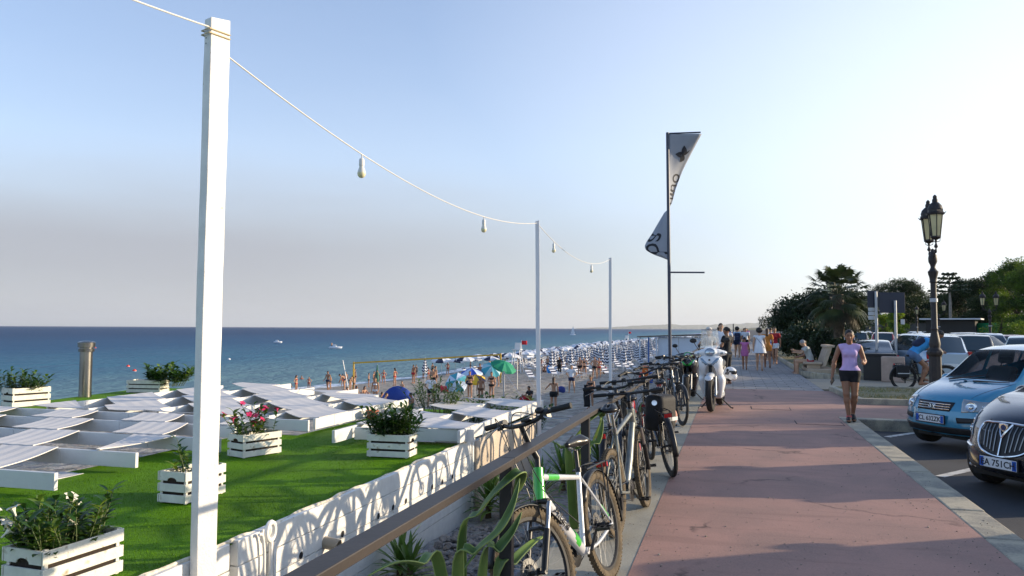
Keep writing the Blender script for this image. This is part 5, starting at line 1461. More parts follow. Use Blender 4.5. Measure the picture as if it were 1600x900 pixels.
bicycle('third bicycle, black city bike with dark panniers and a red fork detail', (-.66, 8.80, .005), (-1.0, 9.86, .005), R(-8), frame_m=M_BLKP, knob=False, bar='swept', saddle_z=.95, bar_z=1.10, rack=True, fork_m=M_REDP, guards=True, tyre_m=M_TYRE)
bicycle('fourth bicycle, black with a silver tube, squeezed between the second and the black city bike', (-.86, 7.75, .005), (-.99, 8.85, .005), R(-8), frame_m=M_SILV2, accent=M_REDP, saddle_z=.95, bar_z=1.08, rack=True, knob=False)
bicycle('fifth bicycle, black with rear bags and headlight, facing the camera next to the scooter', (-1.05, 14.56, .005), (-.83, 13.45, .005), R(4), frame_m=M_BLKP, bar='swept', knob=False, saddle_z=.95, bar_z=1.12, guards=True, rack=True, light=True, steer=R(10))
bicycle('sixth bicycle, black, between the city bike and the fifth', (-.98, 11.3, .005), (-.92, 12.4, .005), R(-7), frame_m=M_BLKP, bar='riser', knob=False, saddle_z=.95, bar_z=1.1, group='bicycles leaning on the railing')
bicycle('seventh bicycle, dark grey, wedged between the second and the city bike', (-1.0, 6.95, .005), (-.98, 8.05, .005), R(-9), frame_m=M_BLKP, bar='riser', saddle_z=.94, bar_z=1.05, rack=True, guards=True)
bicycle('eighth bicycle, black with a red frame accent, beyond the black bag', (-.80, 10.5, .005), (-.95, 11.6, .005), R(-8), frame_m=M_BLKP, accent=M_REDP, knob=False, bar='swept', saddle_z=.93, bar_z=1.08, guards=True)
bicycle('ninth bicycle, plain black, right before the scooters', (-1.0, 15.9, .005), (-.98, 14.8, .005), R(6), frame_m=M_BLKP, knob=False, saddle_z=.95, bar_z=1.1, basket=True)
# big pannier bag with pale end and a bottle on the third bicycle's rack side
B = Blob(); B.bx((0, 0, 0), (.15, .10, .17), .05)
bagp = atd(1032, 632, 8.9)
pb = thing('bicycle_bag', 'bulky black bicycle bag with a white stripe and a flesh-coloured end', 'bag', (bagp.x, bagp.y, bagp.z - .09), R(65)); pb.scale = (1.2, 1.2, 1.2)
blob_obj('bag_body', B.mesh(.012, .02), mat('bag_black', (.015, .015, .017), .75, bump=.4, bscale=20), pb)
mb = MB(); mb.box((0, -.103, -.06), (.29, .006, .035)); mb.build('stripe', mat('reflective', (.6, .62, .62), .4), pb)
B = Blob(); B.ell((.0, 0, 0), (.05, .09, .10)); B.ell((.02, .04, -.05), (.04, .05, .06)); blob_obj('end_flap', B.mesh(.01, .02), mat('bag_flesh', (.55, .28, .20), .7, var=.3, vscale=12), pb, loc=(.16, 0, -.05))
bt = atd(1023, 630, 8.6); mb = MB(); mb.lathe([(0, -.05), (.03, -.05), (.033, 0), (.03, .05), (0, .05)], 14, Matrix.Translation((0, 0, 0)) @ Matrix.Rotation(R(80), 4, 'X'))
tag(mb.build('saddle_lamp', M_CHROME, loc=(bt.x, bt.y, bt.z)), 'small shiny silver canister strapped in front of the black bicycle bag', 'lamp')

# =================================================================== WHITE SCOOTER
M_SCW = mat('scooter_white', (.74, .76, .78), .22, coat=.8)
M_SCB = mat('scooter_trim', (.22, .30, .38), .2, metal=.3, coat=.8)
M_LENS = mat('lamp_lens', (.55, .60, .63), .08, metal=.7)
M_GLASS = mat('clear_screen', (.75, .80, .83), .05, trans=.9, ior=1.2, alpha=.45)
def moto_wheel(root, x, y0, Rw, w, name='wheel', M0=None, seg=40):
    MX = (M0 or Matrix.Identity(4)) @ Matrix.Translation((x, y0, Rw)) @ Matrix.Rotation(R(90), 4, 'X')
    mb = MB(); mb.lathe([(Rw * .68, -w * .45), (Rw * .8, -w * .52), (Rw * .93, -w * .42), (Rw, 0), (Rw * .93, w * .42), (Rw * .8, w * .52), (Rw * .68, w * .45)], seg, MX); t = mb.build(name, M_TYRE, root)
    mb = MB(); mb.lathe([(Rw * .69, -w * .4), (Rw * .60, -w * .35), (Rw * .60, w * .35), (Rw * .69, w * .4)], seg, MX)
    for k in range(5):
        a = 2 * math.pi * k / 5
        mb.beam(MX @ V((.02, 0, 0)), MX @ V((Rw * .62 * math.cos(a), Rw * .62 * math.sin(a), 0)), .03, .03)
    mb.lathe([(0, -w * .5), (.035, -w * .5), (.035, w * .5), (0, w * .5)], 12, MX); mb.build('rim', mat('wheel_alloy_dark', (.10, .10, .11), .35, metal=.6), t)
    mb = MB(); mb.lathe([(Rw * .25, w * .45), (Rw * .45, w * .45), (Rw * .45, w * .49), (Rw * .25, w * .49)], 24, MX); mb.build('brake_disc', M_ALU, t)
    return t
def scooter(label, loc, heading, body, trim, seat, screen=True, steer=0.0, lean=0.0, group=None, box=False):
    """heading: angle of travel direction, x local forward; front wheel contact at origin"""
    root = thing('motor_scooter', label, 'scooter', loc, group=group)
    root.rotation_euler = (Matrix.Rotation(heading, 3, 'Z') @ Matrix.Rotation(lean, 3, 'X')).to_euler()
    moto_wheel(root, 0, 0, .30, .11); moto_wheel(root, -1.33, 0, .29, .13)
    mb = MB()
    for s in (-1, 1):
        mb.tube([(0, s * .085, .30), (-.08, s * .085, .62)], [.024, .022], 12, mi=1)
        mb.tube([(.0, s * .095, .27), (.0, s * .06, .30)], .03, 10, mi=1)
    mb.tube([(-.08, -.09, .62), (-.08, .09, .62)], .03, 8); mb.tube([(-.09, 0, .62), (-.24, 0, 1.0)], .03, 10)
    mb.build('fork', [M_BPL, M_ALU], root)
    # front mudguard
    B = Blob(); B.cap((.10, 0, .56), (-.13, 0, .60), .085, .095, k=.04); B.cap((.12, 0, .52), (.20, 0, .46), .075, .05, k=.04); B.cap((.0, -.07, .53), (.0, .07, .53), .06, .06)
    B.cap((0, -.2, .30), (0, .2, .30), .315, .315, sub=True, k=.01)
    blob_obj('front_mudguard', B.mesh(.011, .03), body, root)
    # leg shield (front apron)
    B = Blob()
    B.ell((-.17, 0, .82), (.13, .20, .20)); B.ell((-.24, 0, .66), (.10, .205, .28)); B.ell((-.28, 0, .48), (.08, .17, .22)); B.cap((-.20, -.13, .90), (-.20, .13, .90), .07)
    B.cap((-.22, -.16, .55), (-.30, -.13, .25), .05, .03); B.cap((-.22, .16, .55), (-.30, .13, .25), .05, .03)
    B.bx((-.47, 0, .75), (.14, .3, .5), .02, sub=True, k=.02); B.cap((.0, 0, .30), (.0, 0, .5), .37, .34, sub=True, k=.03, fy=2.6)
    P, Q = B.mesh(.013, .05); ap = blob_obj('leg_shield', (P, Q), body, root)
    bv = BVHTree.FromPolygons([tuple(p) for p in P.tolist()], [tuple(q) for q in Q.tolist()])
    def proj(y, z, off=.004):
        h = bv.ray_cast(V((.6, y, z)), V((-1, 0, 0)))
        return (h[0] + V((off, 0, 0))) if h[0] is not None else V((-.1, y, z))
    # V shaped trim and badge
    mb = MB()
    for s in (-1, 1):
        A = [(s * .165, .93), (s * .09, .84), (0, .755)]; Bq = [(s * .13, .945), (s * .06, .875), (0, .82)]
        mb.grid([[proj(a[0] + (b_[0] - a[0]) * t, a[1] + (b_[1] - a[1]) * t) for t in (0, .5, 1)] for a, b_ in ((tuple(np.interp(q, [0, 1, 2], [w_[i] for w_ in A]) for i in (0, 1)), tuple(np.interp(q, [0, 1, 2], [w_[i] for w_ in Bq]) for i in (0, 1))) for q in np.linspace(0, 2, 9))], 0, True)
    mb.build('v_trim', trim, ap, solid=.004)
    mb = MB()
    for s in (-1, 1): mb.grid([[proj(s * (.165 - .05 * u + .005 * v), .955 - .05 * u * 1.2 - .045 * (1 - v), .008) for v in (0, .5, 1)] for u in (0, .33, .66, 1)], 0, True)
    mb.build('indicator_lens', M_LENS, ap, solid=.004)
    q = proj(0, .91); mb = MB(); mb.lathe([(0, .008), (.016, .006), (.018, 0)], 14, Matrix.Translation(q) @ Matrix.Rotation(R(80), 4, 'Y')); mb.build('badge', M_BPL, ap)
    # handlebar cowl, headlight
    hm = Matrix.Translation((-.22, 0, 1.02)) @ Matrix.Rotation(steer, 4, 'Z')
    B = Blob(); B.ell((.05, 0, .02), (.10, .12, .085)); B.cap((0, -.13, .02), (-.05, -.24, .0), .06, .042); B.cap((0, .13, .02), (-.05, .24, .0), .06, .042); B.ell((-.02, 0, .05), (.10, .10, .06))
    P, Q = B.mesh(.011, .04); hc = blob_obj('handlebar_cowl', (P, Q), body, root); hc.matrix_basis = hm
    mb = MB(); MX = Matrix.Translation((.125, 0, .025)) @ Matrix.Rotation(R(78), 4, 'Y')
    mb.lathe([(.088, .0), (.080, .022), (.07, .026), (.068, .02)], 24, MX @ Matrix.Diagonal((.82, 1.05, 1, 1)), 1); mb.lathe([(.07, .018), (.05, .030), (0, .036)], 24, MX @ Matrix.Diagonal((.82, 1.05, 1, 1)), 0)
    mb.build('headlight', [M_LENS, trim], hc)
    for s in (-1, 1):
        mb = MB(); mb.tube([(-.05, s * .22, .0), (-.09, s * .36, -.01)], [.02, .018], 10); mb.build('grip', M_GRIP, hc)
        mb = MB(); mb.tube([(-.02, s * .22, .0), (.0, s * .27, -.01), (-.04, s * .36, -.02)], .006, 6); mb.build('brake_lever', M_ALU, hc)
        mb = MB(); mb.box((.03, s * .20, -.005), (.03, .06, .05)); mb.build('indicator', M_LENS, hc, bevel=.012)
        mb = MB(); mb.tube(catmull([(-.04, s * .17, .03), (-.02, s * .24, .14), (-.02, s * .27, .20)], 5), .007, 8); m_ = mb.build('mirror', M_BPL, hc)
        B = Blob(); B.ell((0, 0, 0), (.022, .065, .045)); blob_obj('mirror_head', B.mesh(.01, .01), M_BPL, m_, loc=(-.02, s * .285, .235))
    if screen:
        mb = MB(); mb.grid([[(.08 - .03 * (u * 3) - .06 * (v * 2 - 1) ** 2, (v * 2 - 1) * (.17 - .035 * u), .10 + .34 * u) for v in np.linspace(0, 1, 9)] for u in np.linspace(0, 1, 8)], 0, True); mb.build('windscreen', M_GLASS, hc, solid=.004)
    # floor, rear body, seat
    B = Blob(); B.bx((-.55, 0, .26), (.24, .16, .05), .04); B.cap((-.85, 0, .50), (-1.50, 0, .62), .15, .10, fy=.85); B.cap((-.80, 0, .40), (-1.0, 0, .45), .16, .15); B.cap((-.78, 0, .64), (-1.45, 0, .70), .13, .10, fy=.8)
    B.cap((-1.33, -.25, .29), (-1.33, .25, .29), .33, .33, sub=True)
    blob_obj('rear_body', B.mesh(.015, .05), body, root)
    B = Blob(); B.cap((-.75, 0, .75), (-1.40, 0, .80), .12, .10, fy=.75); B.ell((-.75, 0, .75), (.12, .13, .06)); B.bx((-1.1, 0, .60), (.8, .4, .10), .01, sub=True, k=.01)
    blob_obj('seat', B.mesh(.014, .03), seat, root)
    mb = MB(); mb.cbox(-1.2, -.75, -.12, .12, .18, .42); mb.tube([(-1.0, -.16, .22), (-1.55, -.17, .36)], [.04, .055], 12); mb.build('engine', M_BPL, root, bevel=.02)
    mb = MB()
    for s in (-1, 1): mb.tube([(-.62, s * .08, .22), (-.72, s * .26, .015), (-.62, s * .30, .012)], .013, 8)
    mb.build('stand', M_BPL, root)
    mb = MB(); mb.box((-1.62, 0, .72), (.05, .16, .07)); mb.build('rear_light', M_REDR, root, bevel=.02)
    if box:
        B = Blob(); B.bx((-1.62, 0, 1.0), (.18, .2, .15), .06); blob_obj('top_box', B.mesh(.02, .02), M_BPL, root)
    return root
sc_h = math.atan2(-1, -.10)
scoot = scooter('white scooter with clear windscreen parked facing the camera', (-.42, 15.85, .004), sc_h, M_SCW, M_SCB, mat('seat_black', (.02, .02, .02), .5), steer=R(4), lean=R(2))
scoot.scale = (1.15, 1.15, 1.13)
# helmet hanging from the scooter's far handlebar side
hp = atd(1141, 583, 15.9)
hel = thing('helmet', 'white motorcycle helmet with dark letters hanging on the side of the scooter', 'helmet', (hp.x, hp.y, hp.z), R(-40))
B = Blob(); B.ell((0, 0, 0), (.145, .125, .13)); B.cap((.09, 0, -.07), (.05, 0, -.09), .07, .08); B.bx((.20, 0, .01), (.10, .10, .04), .02, sub=True, k=.01); B.ell((0, 0, -.16), (.09, .085, .09), sub=True, k=.01)
blob_obj('shell', B.mesh(.009, .03), M_SCW, hel)
mb = MB(); mb.grid([[(.142 * math.cos(a) * math.cos(e), .124 * math.sin(a) * math.cos(e), .02 + .13 * math.sin(e)) for a in np.linspace(-1.1, 1.1, 12)] for e in np.linspace(-.25, .28, 5)], 0, True); mb.build('visor', mat('visor_dark', (.03, .03, .035), .1), hel)
mb = MB(); a = R(-100)
put_text(mb, 'AV', .085, (-.035, -.128, .0), (1, -.05, 0), (0, -.15, 1), shear=.3, bold=.004, extr=.004); mb.build('lettering', mat('ink_blue_black', (.01, .01, .03), .4), hel)
mb = MB(); mb.lathe([(0, .008), (.03, .006), (.032, 0)], 16, Matrix.Translation((.03, -.119, .065)) @ Matrix.Rotation(R(70), 4, 'X')); mb.build('vent', M_BPL, hel)
scooter('black scooter with bright green trim squeezed between the fifth bicycle and the white scooter', (-1.0, 17.9, .004), math.atan2(-1, -.05), M_BLKP, mat('scooter_green', (.02, .45, .06), .25, coat=.8), MATS['seat_black'], screen=False, steer=R(8))
# motorbikes parked along the right of the promenade beside the bench
for i, (px, py, c, lab, hd) in enumerate(((1213, 561, (.05, .07, .12), 'dark scooter with blue leg shield parked beyond the bench', R(-80)), (1206, 556, (.03, .03, .03), 'black scooter behind the dark blue-fronted one', R(-70)), (1228, 558, (.04, .04, .05), 'black scooter half hidden by the people on the bench', R(-100)), (1222, 551, (.30, .30, .32), 'grey scooter farther along the row by the dark bushes', R(-90)))):
    p = onz(px, py, 0)
    scooter(lab, (min(p.x, 2.2), p.y, .006), hd, mat('scooter_c%d' % i, c, .3, coat=.6), M_BPL, MATS['seat_black'], screen=False, box=(i == 0), group='scooters parked beyond the bench')
# =================================================================== CARS
M_CGLASS = mat('car_glass', (.035, .05, .055), .04, coat=1.0, spec=.8)
M_CGLASS2 = mat('car_glass_clear', (.50, .58, .60), .02, trans=1.0, ior=1.15)
M_TRIM = mat('car_trim_black', (.018, .018, .019), .5)
M_HUB = mat('wheel_cover', (.40, .41, .42), .35, metal=.7)
def fnx(xs, ys):
    """smooth 1-D profile"""
    xs = np.array(xs, float); ys = np.array(ys, float)
    m = np.zeros(len(xs)); dl = np.diff(ys) / np.diff(xs)
    m[1:-1] = np.where(dl[1:] * dl[:-1] > 0, 2 * dl[1:] * dl[:-1] / (dl[1:] + dl[:-1] + 1e-9), 0); m[0] = dl[0]; m[-1] = dl[-1]
    def f(x):
        i = int(np.clip(np.searchsorted(xs, x) - 1, 0, len(xs) - 2)); h = xs[i + 1] - xs[i]; t = min(1, max(0, (x - xs[i]) / h))
        return (2 * t ** 3 - 3 * t * t + 1) * ys[i] + (t ** 3 - 2 * t * t + t) * h * m[i] + (-2 * t ** 3 + 3 * t * t) * ys[i + 1] + (t ** 3 - t * t) * h * m[i + 1]
    return f
def car_shell(sp):
    """loft along x (nose at x=0, tail at x=-L). returns body/glass/side-glass MB"""
    L, W, H = sp['L'], sp['W'] / 2, sp['H']
    top = fnx(*sp['top']); belt = fnx(*sp['belt']); wid = fnx(*sp['wid']); wtop = fnx(*sp['wtop']); bot = sp.get('bot', .2)
    xw, xr, xrr, xt = sp['cowl'], sp['roof'], sp['rroof'], sp['deck']     # positive distances from the nose
    ax = sp['axles']; Rw = sp['Rw']; n = sp.get('n', 72)
    xs = sorted(set(list(np.linspace(0, L, n)) + [xw, xr, xrr, xt] + [a + o for a in ax for o in (-Rw - .05, -Rw * .7, -Rw * .35, 0, Rw * .35, Rw * .7, Rw + .05)]))
    rows = []
    for x in xs:
        w = W * wid(x); zt = top(x); zb = belt(x); wt = W * wtop(x); b = bot
        for a in ax:
            d = abs(x - a); ra = Rw + .055
            if d < ra: b = max(bot, Rw + math.sqrt(ra * ra - d * d) - .0)
        if x < .25: b = max(b, bot + .06 * (1 - x / .25) ** 2)
        zb2 = min(zb, zt - .02)
        mid = b + (zb2 - b) * .5
        ring = [(w * .90, b), (w * .975, min(b + .05, mid)), (w * 1.0, b + (zb2 - b) * .42), (w * .995, b + (zb2 - b) * .72), (w * .955, zb2 - (zb2 - b) * .06), (w * .92, zb2)]
        cab = zt - zb2
        yb = w * .90
        ring += [(yb + (wt - yb) * .33 + .02 * min(1, cab * 2), zb2 + cab * .33), (yb + (wt - yb) * .66 + .02 * min(1, cab * 2), zb2 + cab * .66), (wt, zt - min(.035, cab * .1)), (wt * .93, zt - min(.012, cab * .03)), (wt * .6, zt - .001), (wt * .3, zt + .006), (0, zt + .008)]
        rows.append((x, ring))
    body, glass, wind = MB(), MB(), MB()
    nr = len(rows[0][1])
    # nose and tail rounding in plan
    nf, nt_ = sp.get('nosecurve', .22), sp.get('tailcurve', .12)
    rake = sp.get('rake', .1)
    def pt(x, y, z):
        f = max(0, 1 - x / .9); g = max(0, 1 - (L - x) / .8); q = (abs(y) / W)
        dx = nf * f * q ** 2.4 + rake * f * max(0, (z - .45) / .5) + sp.get('under', .08) * f * max(0, (.38 - z) / .2) - 0
        dt = nt_ * g * q ** 2.4 + sp.get('trake', .05) * g * max(0, (z - .6) / .8)
        return (-(x + dx) + dt, y, z)
    def vid(k, s): return None
    V_ = []
    for x, ring in rows:
        full = [(-y, z) for y, z in ring[:-1]] + [(0, ring[-1][1])] + [(y, z) for y, z in ring[:-1]][::-1]
        V_.append([pt(x, y, z) for y, z in full])
    NN = len(V_[0])
    def region(x0, x1, j):
        """classify quad between stations x0..x1, ring index j"""
        jj = j if j < nr - 1 else NN - 2 - j     # mirrored index 0..nr-2
        xm = (x0 + x1) / 2
        z0 = top(xm) - belt(xm)
        if jj in (5, 6, 7) and z0 > .16 and xw + .12 < xm < xt - .05:
            for a, b_ in sp['side']:
                if a < xm < b_: return 'side'
            return 'body'
        if jj >= 9 or jj == 8:
            if xw < xm < xr: return 'front' if jj >= 9 else 'body'
            if xrr < xm < xt: return 'rear' if jj >= 9 else 'body'
        return 'body'
    for i in range(len(rows) - 1):
        for j in range(NN - 1):
            a, b_, c, d = V_[i][j], V_[i][j + 1], V_[i + 1][j + 1], V_[i + 1][j]
            k = region(rows[i][0], rows[i + 1][0], j)
            if k == 'body': body.add([a, b_, c, d], [(0, 1, 2, 3)], 0, True)
            elif k == 'side': glass.add([a, b_, c, d], [(0, 1, 2, 3)], 0, True)
            else: wind.add([a, b_, c, d], [(0, 1, 2, 3)], 0 if k == 'front' else 1, True)
    # end caps as strips across
    for e, flip in ((0, 0), (len(rows) - 1, 1)):
        x, ring = rows[e]; P_ = []
        for (y, z) in ring[:-1]:
            P_.append([pt(x, y * t, z + (ring[-1][1] - z) * 0) for t in np.linspace(-1, 1, 13)])
        P_.append([pt(x, 0, ring[-1][1])] * 13)
        if flip: P_ = [r_[::-1] for r_ in P_]
        body.grid(P_, 0, True)
    # floor
    body.grid([[pt(x, y, ring[0][1] + .0) for y in (-ring[0][0], 0, ring[0][0])] for x, ring in rows], 0, True)
    return body, glass, wind, pt
def weld(o, d=.0008):
    import bmesh
    bm = bmesh.new(); bm.from_mesh(o.data); bmesh.ops.remove_doubles(bm, verts=bm.verts, dist=d); bmesh.ops.recalc_face_normals(bm, faces=bm.faces); bm.to_mesh(o.data); bm.free()
    o.data.set_sharp_from_angle(angle=R(38))
def car_wheel(root, x, s, W, Rw, w=.19):
    MX = Matrix.Translation((-x, s * (W / 2 - w / 2 - .01), Rw)) @ Matrix.Rotation(R(-90 * s), 4, 'X')
    mb = MB(); mb.lathe([(Rw * .62, -w / 2), (Rw * .9, -w / 2), (Rw, -w * .35), (Rw, w * .35), (Rw * .93, w / 2), (Rw * .66, w / 2)], 32, MX); t = mb.build('wheel', M_TYRE, root)
    mb = MB(); mb.lathe([(Rw * .66, w * .5), (Rw * .62, w * .38), (Rw * .3, w * .40), (Rw * .12, w * .45), (0, w * .45)], 32, MX)
    mb.build('wheel_cover', M_HUB, t)
    mb = MB()
    for k in range(7):
        a = 2 * math.pi * k / 7; mb.lathe([(0, 0), (Rw * .09, 0)], 8, MX @ Matrix.Translation((Rw * .46 * math.cos(a), Rw * .46 * math.sin(a), w * .405)))
    mb.build('cover_slots', M_TRIM, t)
def plate(root, bv, y, z, s, w=.52, h=.115, tilt=None):
    hit = bv.ray_cast(V((1, y, z)), V((-1, 0, 0)))[0]; x = hit.x + .02
    mb = MB(); mb.box((x, y, z), (.012, w, h), None); p = mb.build('number_plate', mat('plate_white', (.72, .73, .74), .4), root, bevel=.004)
    for sg in (-1, 1):
        mb = MB(); mb.box((x + .0068, y + sg * (w / 2 - .028), z), (.002, .05, h - .01)); mb.build('plate_band', mat('plate_blue', (.01, .09, .42), .4), p)
    mb = MB(); put_text(mb, s, .098, (x + .008, y, z - .004), (0, 1, 0), (0, 0, 1), align='CENTER', extr=.0005, bold=.0018); mb.build('lettering', mat('plate_ink', (.01, .01, .012), .5), p)
    mb = MB(); mb.box((x - .006, y, z), (.014, w + .03, h + .025)); mb.build('plate_holder', M_TRIM, p)
def surf_patch(bv, poly_f, nu, nv, off=.006):
    """grid over yz given by poly_f(u,v)->(y,z), cast back on the shell along -x"""
    P_ = []
    for i in range(nu + 1):
        r = []
        for j in range(nv + 1):
            y, z = poly_f(i / nu, j / nv); h = bv.ray_cast(V((1.5, y, z)), V((-1, 0, 0)))
            r.append(h[0] + h[1] * (off if h[1].x > 0 else -off) if h[0] is not None else V((-.6, y, z)))
        P_.append(r)
    return P_
def four(a, b, c, d):
    """bilinear patch with corners a(0,0) b(1,0) c(1,1) d(0,1)"""
    return lambda u, v: tuple((a[i] * (1 - u) + b[i] * u) * (1 - v) + (d[i] * (1 - u) + c[i] * u) * v for i in (0, 1))
def mir(f, s): return lambda u, v: (f(u, v)[0] * s, f(u, v)[1])
def bvh_of(mbs):
    vs, fs = [], []
    for m in mbs:
        b = len(vs); vs += [tuple(p) for p in m.v]; fs += [tuple(i + b for i in f) for f in m.f]
    return BVHTree.FromPolygons(vs, fs)
def finish_car(root, sp, paint, clear=False, clad=False):
    body, glass, wind, pt = car_shell(sp); bv = bvh_of([body, wind, glass])
    bo = body.build('body', paint, root); weld(bo)
    gm = M_CGLASS2 if clear else M_CGLASS
    g = glass.build('side_window', gm, root); w1 = MB(); w2 = MB()
    for f, m in zip(wind.f, wind.m):
        (w1 if m == 0 else w2).add([wind.v[i] for i in f], [(0, 1, 2, 3)], 0, True)
    a = w1.build('windscreen', gm, root); weld(a); weld(g)
    if w2.f: b_ = w2.build('rear_window', M_CGLASS, root); weld(b_)
    for x in sp['axles']:
        for s in (-1, 1): car_wheel(root, x, s, sp['W'], sp['Rw'])
    mb = MB()
    for x in sp['axles']:
        for s in (-1, 1):
            MX = Matrix.Translation((-x, s * (sp['W'] / 2 - .24), sp['Rw'])) @ Matrix.Rotation(R(90), 4, 'X'); mb.lathe([(sp['Rw'] + .05, -.12), (sp['Rw'] + .05, .12)], 20, MX, a0=0, a1=math.pi)
    mb.cbox(-sp['L'] + .3, -.3, -sp['W'] / 2 + .25, sp['W'] / 2 - .25, .17, .28)
    mb.build('underbody', M_TRIM, root)
    return bv, pt, bo
HATCH = dict(L=3.57, W=1.60, H=1.50, Rw=.285, axles=(.66, 3.02), cowl=.92, roof=1.52, rroof=3.18, deck=3.52, n=80, bot=.20,
    top=([0, .03, .12, .35, .92, 1.52, 2.1, 2.8, 3.18, 3.45, 3.57], [.61, .72, .82, .91, 1.05, 1.51, 1.59, 1.57, 1.50, 1.05, .93]),
    belt=([0, .12, .4, .92, 1.6, 3.0, 3.57], [.58, .72, .82, .92, .96, 1.0, .92]),
    wid=([0, .12, .4, .9, 2, 3, 3.4, 3.57], [.90, .95, .985, 1, 1, .98, .94, .88]),
    wtop=([0, .2, .92, 1.52, 2.2, 3.18, 3.57], [.80, .82, .84, .68, .68, .64, .66]), side=((1.15, 2.0), (2.07, 2.85), (2.92, 3.15)), nosecurve=.30, rake=.10, tailcurve=.12, trake=.0)
car_h = R(180 + 40)
def az_rot(az_deg):
    """local +x (nose) pointing at azimuth az from +Y clockwise"""
    a = R(az_deg); return math.atan2(math.cos(a), math.sin(a))
CAR_AZ = 180 + 58
def interior(root, zb=.55):
    mc = mat('car_interior', (.05, .055, .06), .9)
    for y in (-.37, .37):
        B = Blob(); B.bx((-1.95, y, zb + .22), (.10, .24, .32), .08, rot=np_rot(R(14))); B.bx((-1.75, y, zb - .02), (.26, .25, .10), .07); B.bx((-2.06, y, zb + .68), (.05, .13, .10), .045)
        B.cap((-2.03, y - .05, zb + .5), (-2.04, y - .05, zb + .62), .01); B.cap((-2.03, y + .05, zb + .5), (-2.04, y + .05, zb + .62), .01)
        blob_obj('car_seat', B.mesh(.022, .03), mc, root)
    B = Blob(); B.bx((-2.95, 0, zb + .2), (.10, .6, .30), .08); blob_obj('rear_seat', B.mesh(.03, .03), mc, root)
    mb = MB(); MX = Matrix.Translation((-1.42, .37, zb + .36)) @ Matrix.Rotation(R(-65), 4, 'Y')
    mb.tube([MX @ V((.18 * math.cos(a), .18 * math.sin(a), 0)) for a in np.linspace(0, 2 * math.pi, 28)[:-1]], .014, 8, closed=True)
    for a in (0, 2.1, 4.2): mb.tube([MX @ V((0, 0, -.02)), MX @ V((.17 * math.cos(a), .17 * math.sin(a), 0))], .012, 6)
    mb.build('steering_wheel', mc, root)
    B = Blob(); B.bx((-1.15, 0, zb + .28), (.22, .66, .10), .08); blob_obj('dashboard', B.mesh(.025, .03), mc, root)
    mb = MB(); mb.box((-1.55, 0, 1.33), (.03, .22, .06)); mb.build('rear_view_mirror', M_TRIM, root, bevel=.01)
def np_rot(a): return Matrix.Rotation(-a, 3, 'Y')
def wipers(root, bv, z0, segs):
    mb = MB()
    for (y0, y1, z1) in segs:
        pts = []
        for t in np.linspace(0, 1, 8):
            y = y0 + (y1 - y0) * t; z = z0 + (z1 - z0) * t
            h = bv.ray_cast(V((1.5, y, z)), V((-1, 0, 0)))[0]; pts.append(h + V((.02, 0, .01)))
        mb.tube(pts, [.012, .012, .011, .010, .008, .007, .006, .005], 6)
    mb.build('wipers', M_TRIM, root)
def mirrors(root, x, y, z, m):
    for s in (-1, 1):
        B = Blob(); B.ell((0, 0, 0), (.07, .11, .075)); B.cap((.0, -s * .08, -.03), (.03, -s * .15, -.07), .03, .03)
        o = blob_obj('door_mirror', B.mesh(.014, .02), m, root, loc=(x, s * y, z))
def headlamp(name, bv, root, f, bowls, s):
    P_ = surf_patch(bv, mir(f, s), 14, 8, .006)
    if s < 0: P_ = P_[::-1]
    mb = MB(); mb.grid(P_, 0, True); h = mb.build(name, mat('lamp_housing', (.36, .38, .38), .12, metal=.5, coat=1), root, solid=.008)
    mb = MB()
    for (y, z, r) in bowls:
        hit = bv.ray_cast(V((1.5, y * s, z)), V((-1, 0, 0))); c = hit[0] + V((.014, 0, 0)); M4 = Matrix.Translation(c) @ hit[1].to_track_quat('Z', 'Y').to_matrix().to_4x4() if hit[1].x > 0 else Matrix.Translation(c) @ (-hit[1]).to_track_quat('Z', 'Y').to_matrix().to_4x4()
        mb.lathe([(r, 0), (r * .93, .008), (r * .88, .004), (r * .5, -.002), (r * .35, .012), (0, .018)], 20, M4)
    mb.build('reflector', mat('reflector_bowl', (.72, .74, .74), .08, metal=.9, var=.25, vscale=40), h)
    return h
# ---- light blue hatchback
BLUE = mat('paint_sky_blue', (.05, .27, .42), .2, metal=.1, coat=1.0)
fb_ = V((2.90, 13.15, -.17))
blue = thing('parked_car', 'light blue hatchback with white and blue front plate, parked nose to the promenade', 'car', fb_, az_rot(CAR_AZ), group='cars parked nose in along the promenade')
bv, pt, bo = finish_car(blue, HATCH, BLUE, clear=True)
interior(blue)
mb = MB(); mb.grid(surf_patch(bv, four((-.30, .60), (.30, .60), (.34, .735), (-.34, .735)), 14, 4, .004), 0, True); gr = mb.build('grille', M_TRIM, blue, solid=.004)
for z in (.625, .66, .695):
    mb = MB(); mb.tube([p[0] for p in surf_patch(bv, lambda u, v: (-.29 + .58 * u, z), 12, 1, .012)], .008, 6); mb.build('grille_bar', M_CHROME, gr)
hit = bv.ray_cast(V((1, 0, .665)), V((-1, 0, 0)))[0] + V((.022, 0, 0))
mb = MB(); mb.tube([hit + V((0, .062 * math.cos(a), .036 * math.sin(a))) for a in np.linspace(0, 2 * math.pi, 24)[:-1]], .006, 6, closed=True)
mb.tube([hit + V((0, -.030, .024)), hit + V((0, -.020, -.024))], .006, 6); mb.tube([hit + V((0, .020, .024)), hit + V((0, .030, -.024))], .006, 6)
mb.tube(catmull([hit + V((0, -.026, -.008)), hit + V((0, 0, .004)), hit + V((0, .026, .010))], 4), .005, 6); mb.build('emblem', M_CHROME, gr)
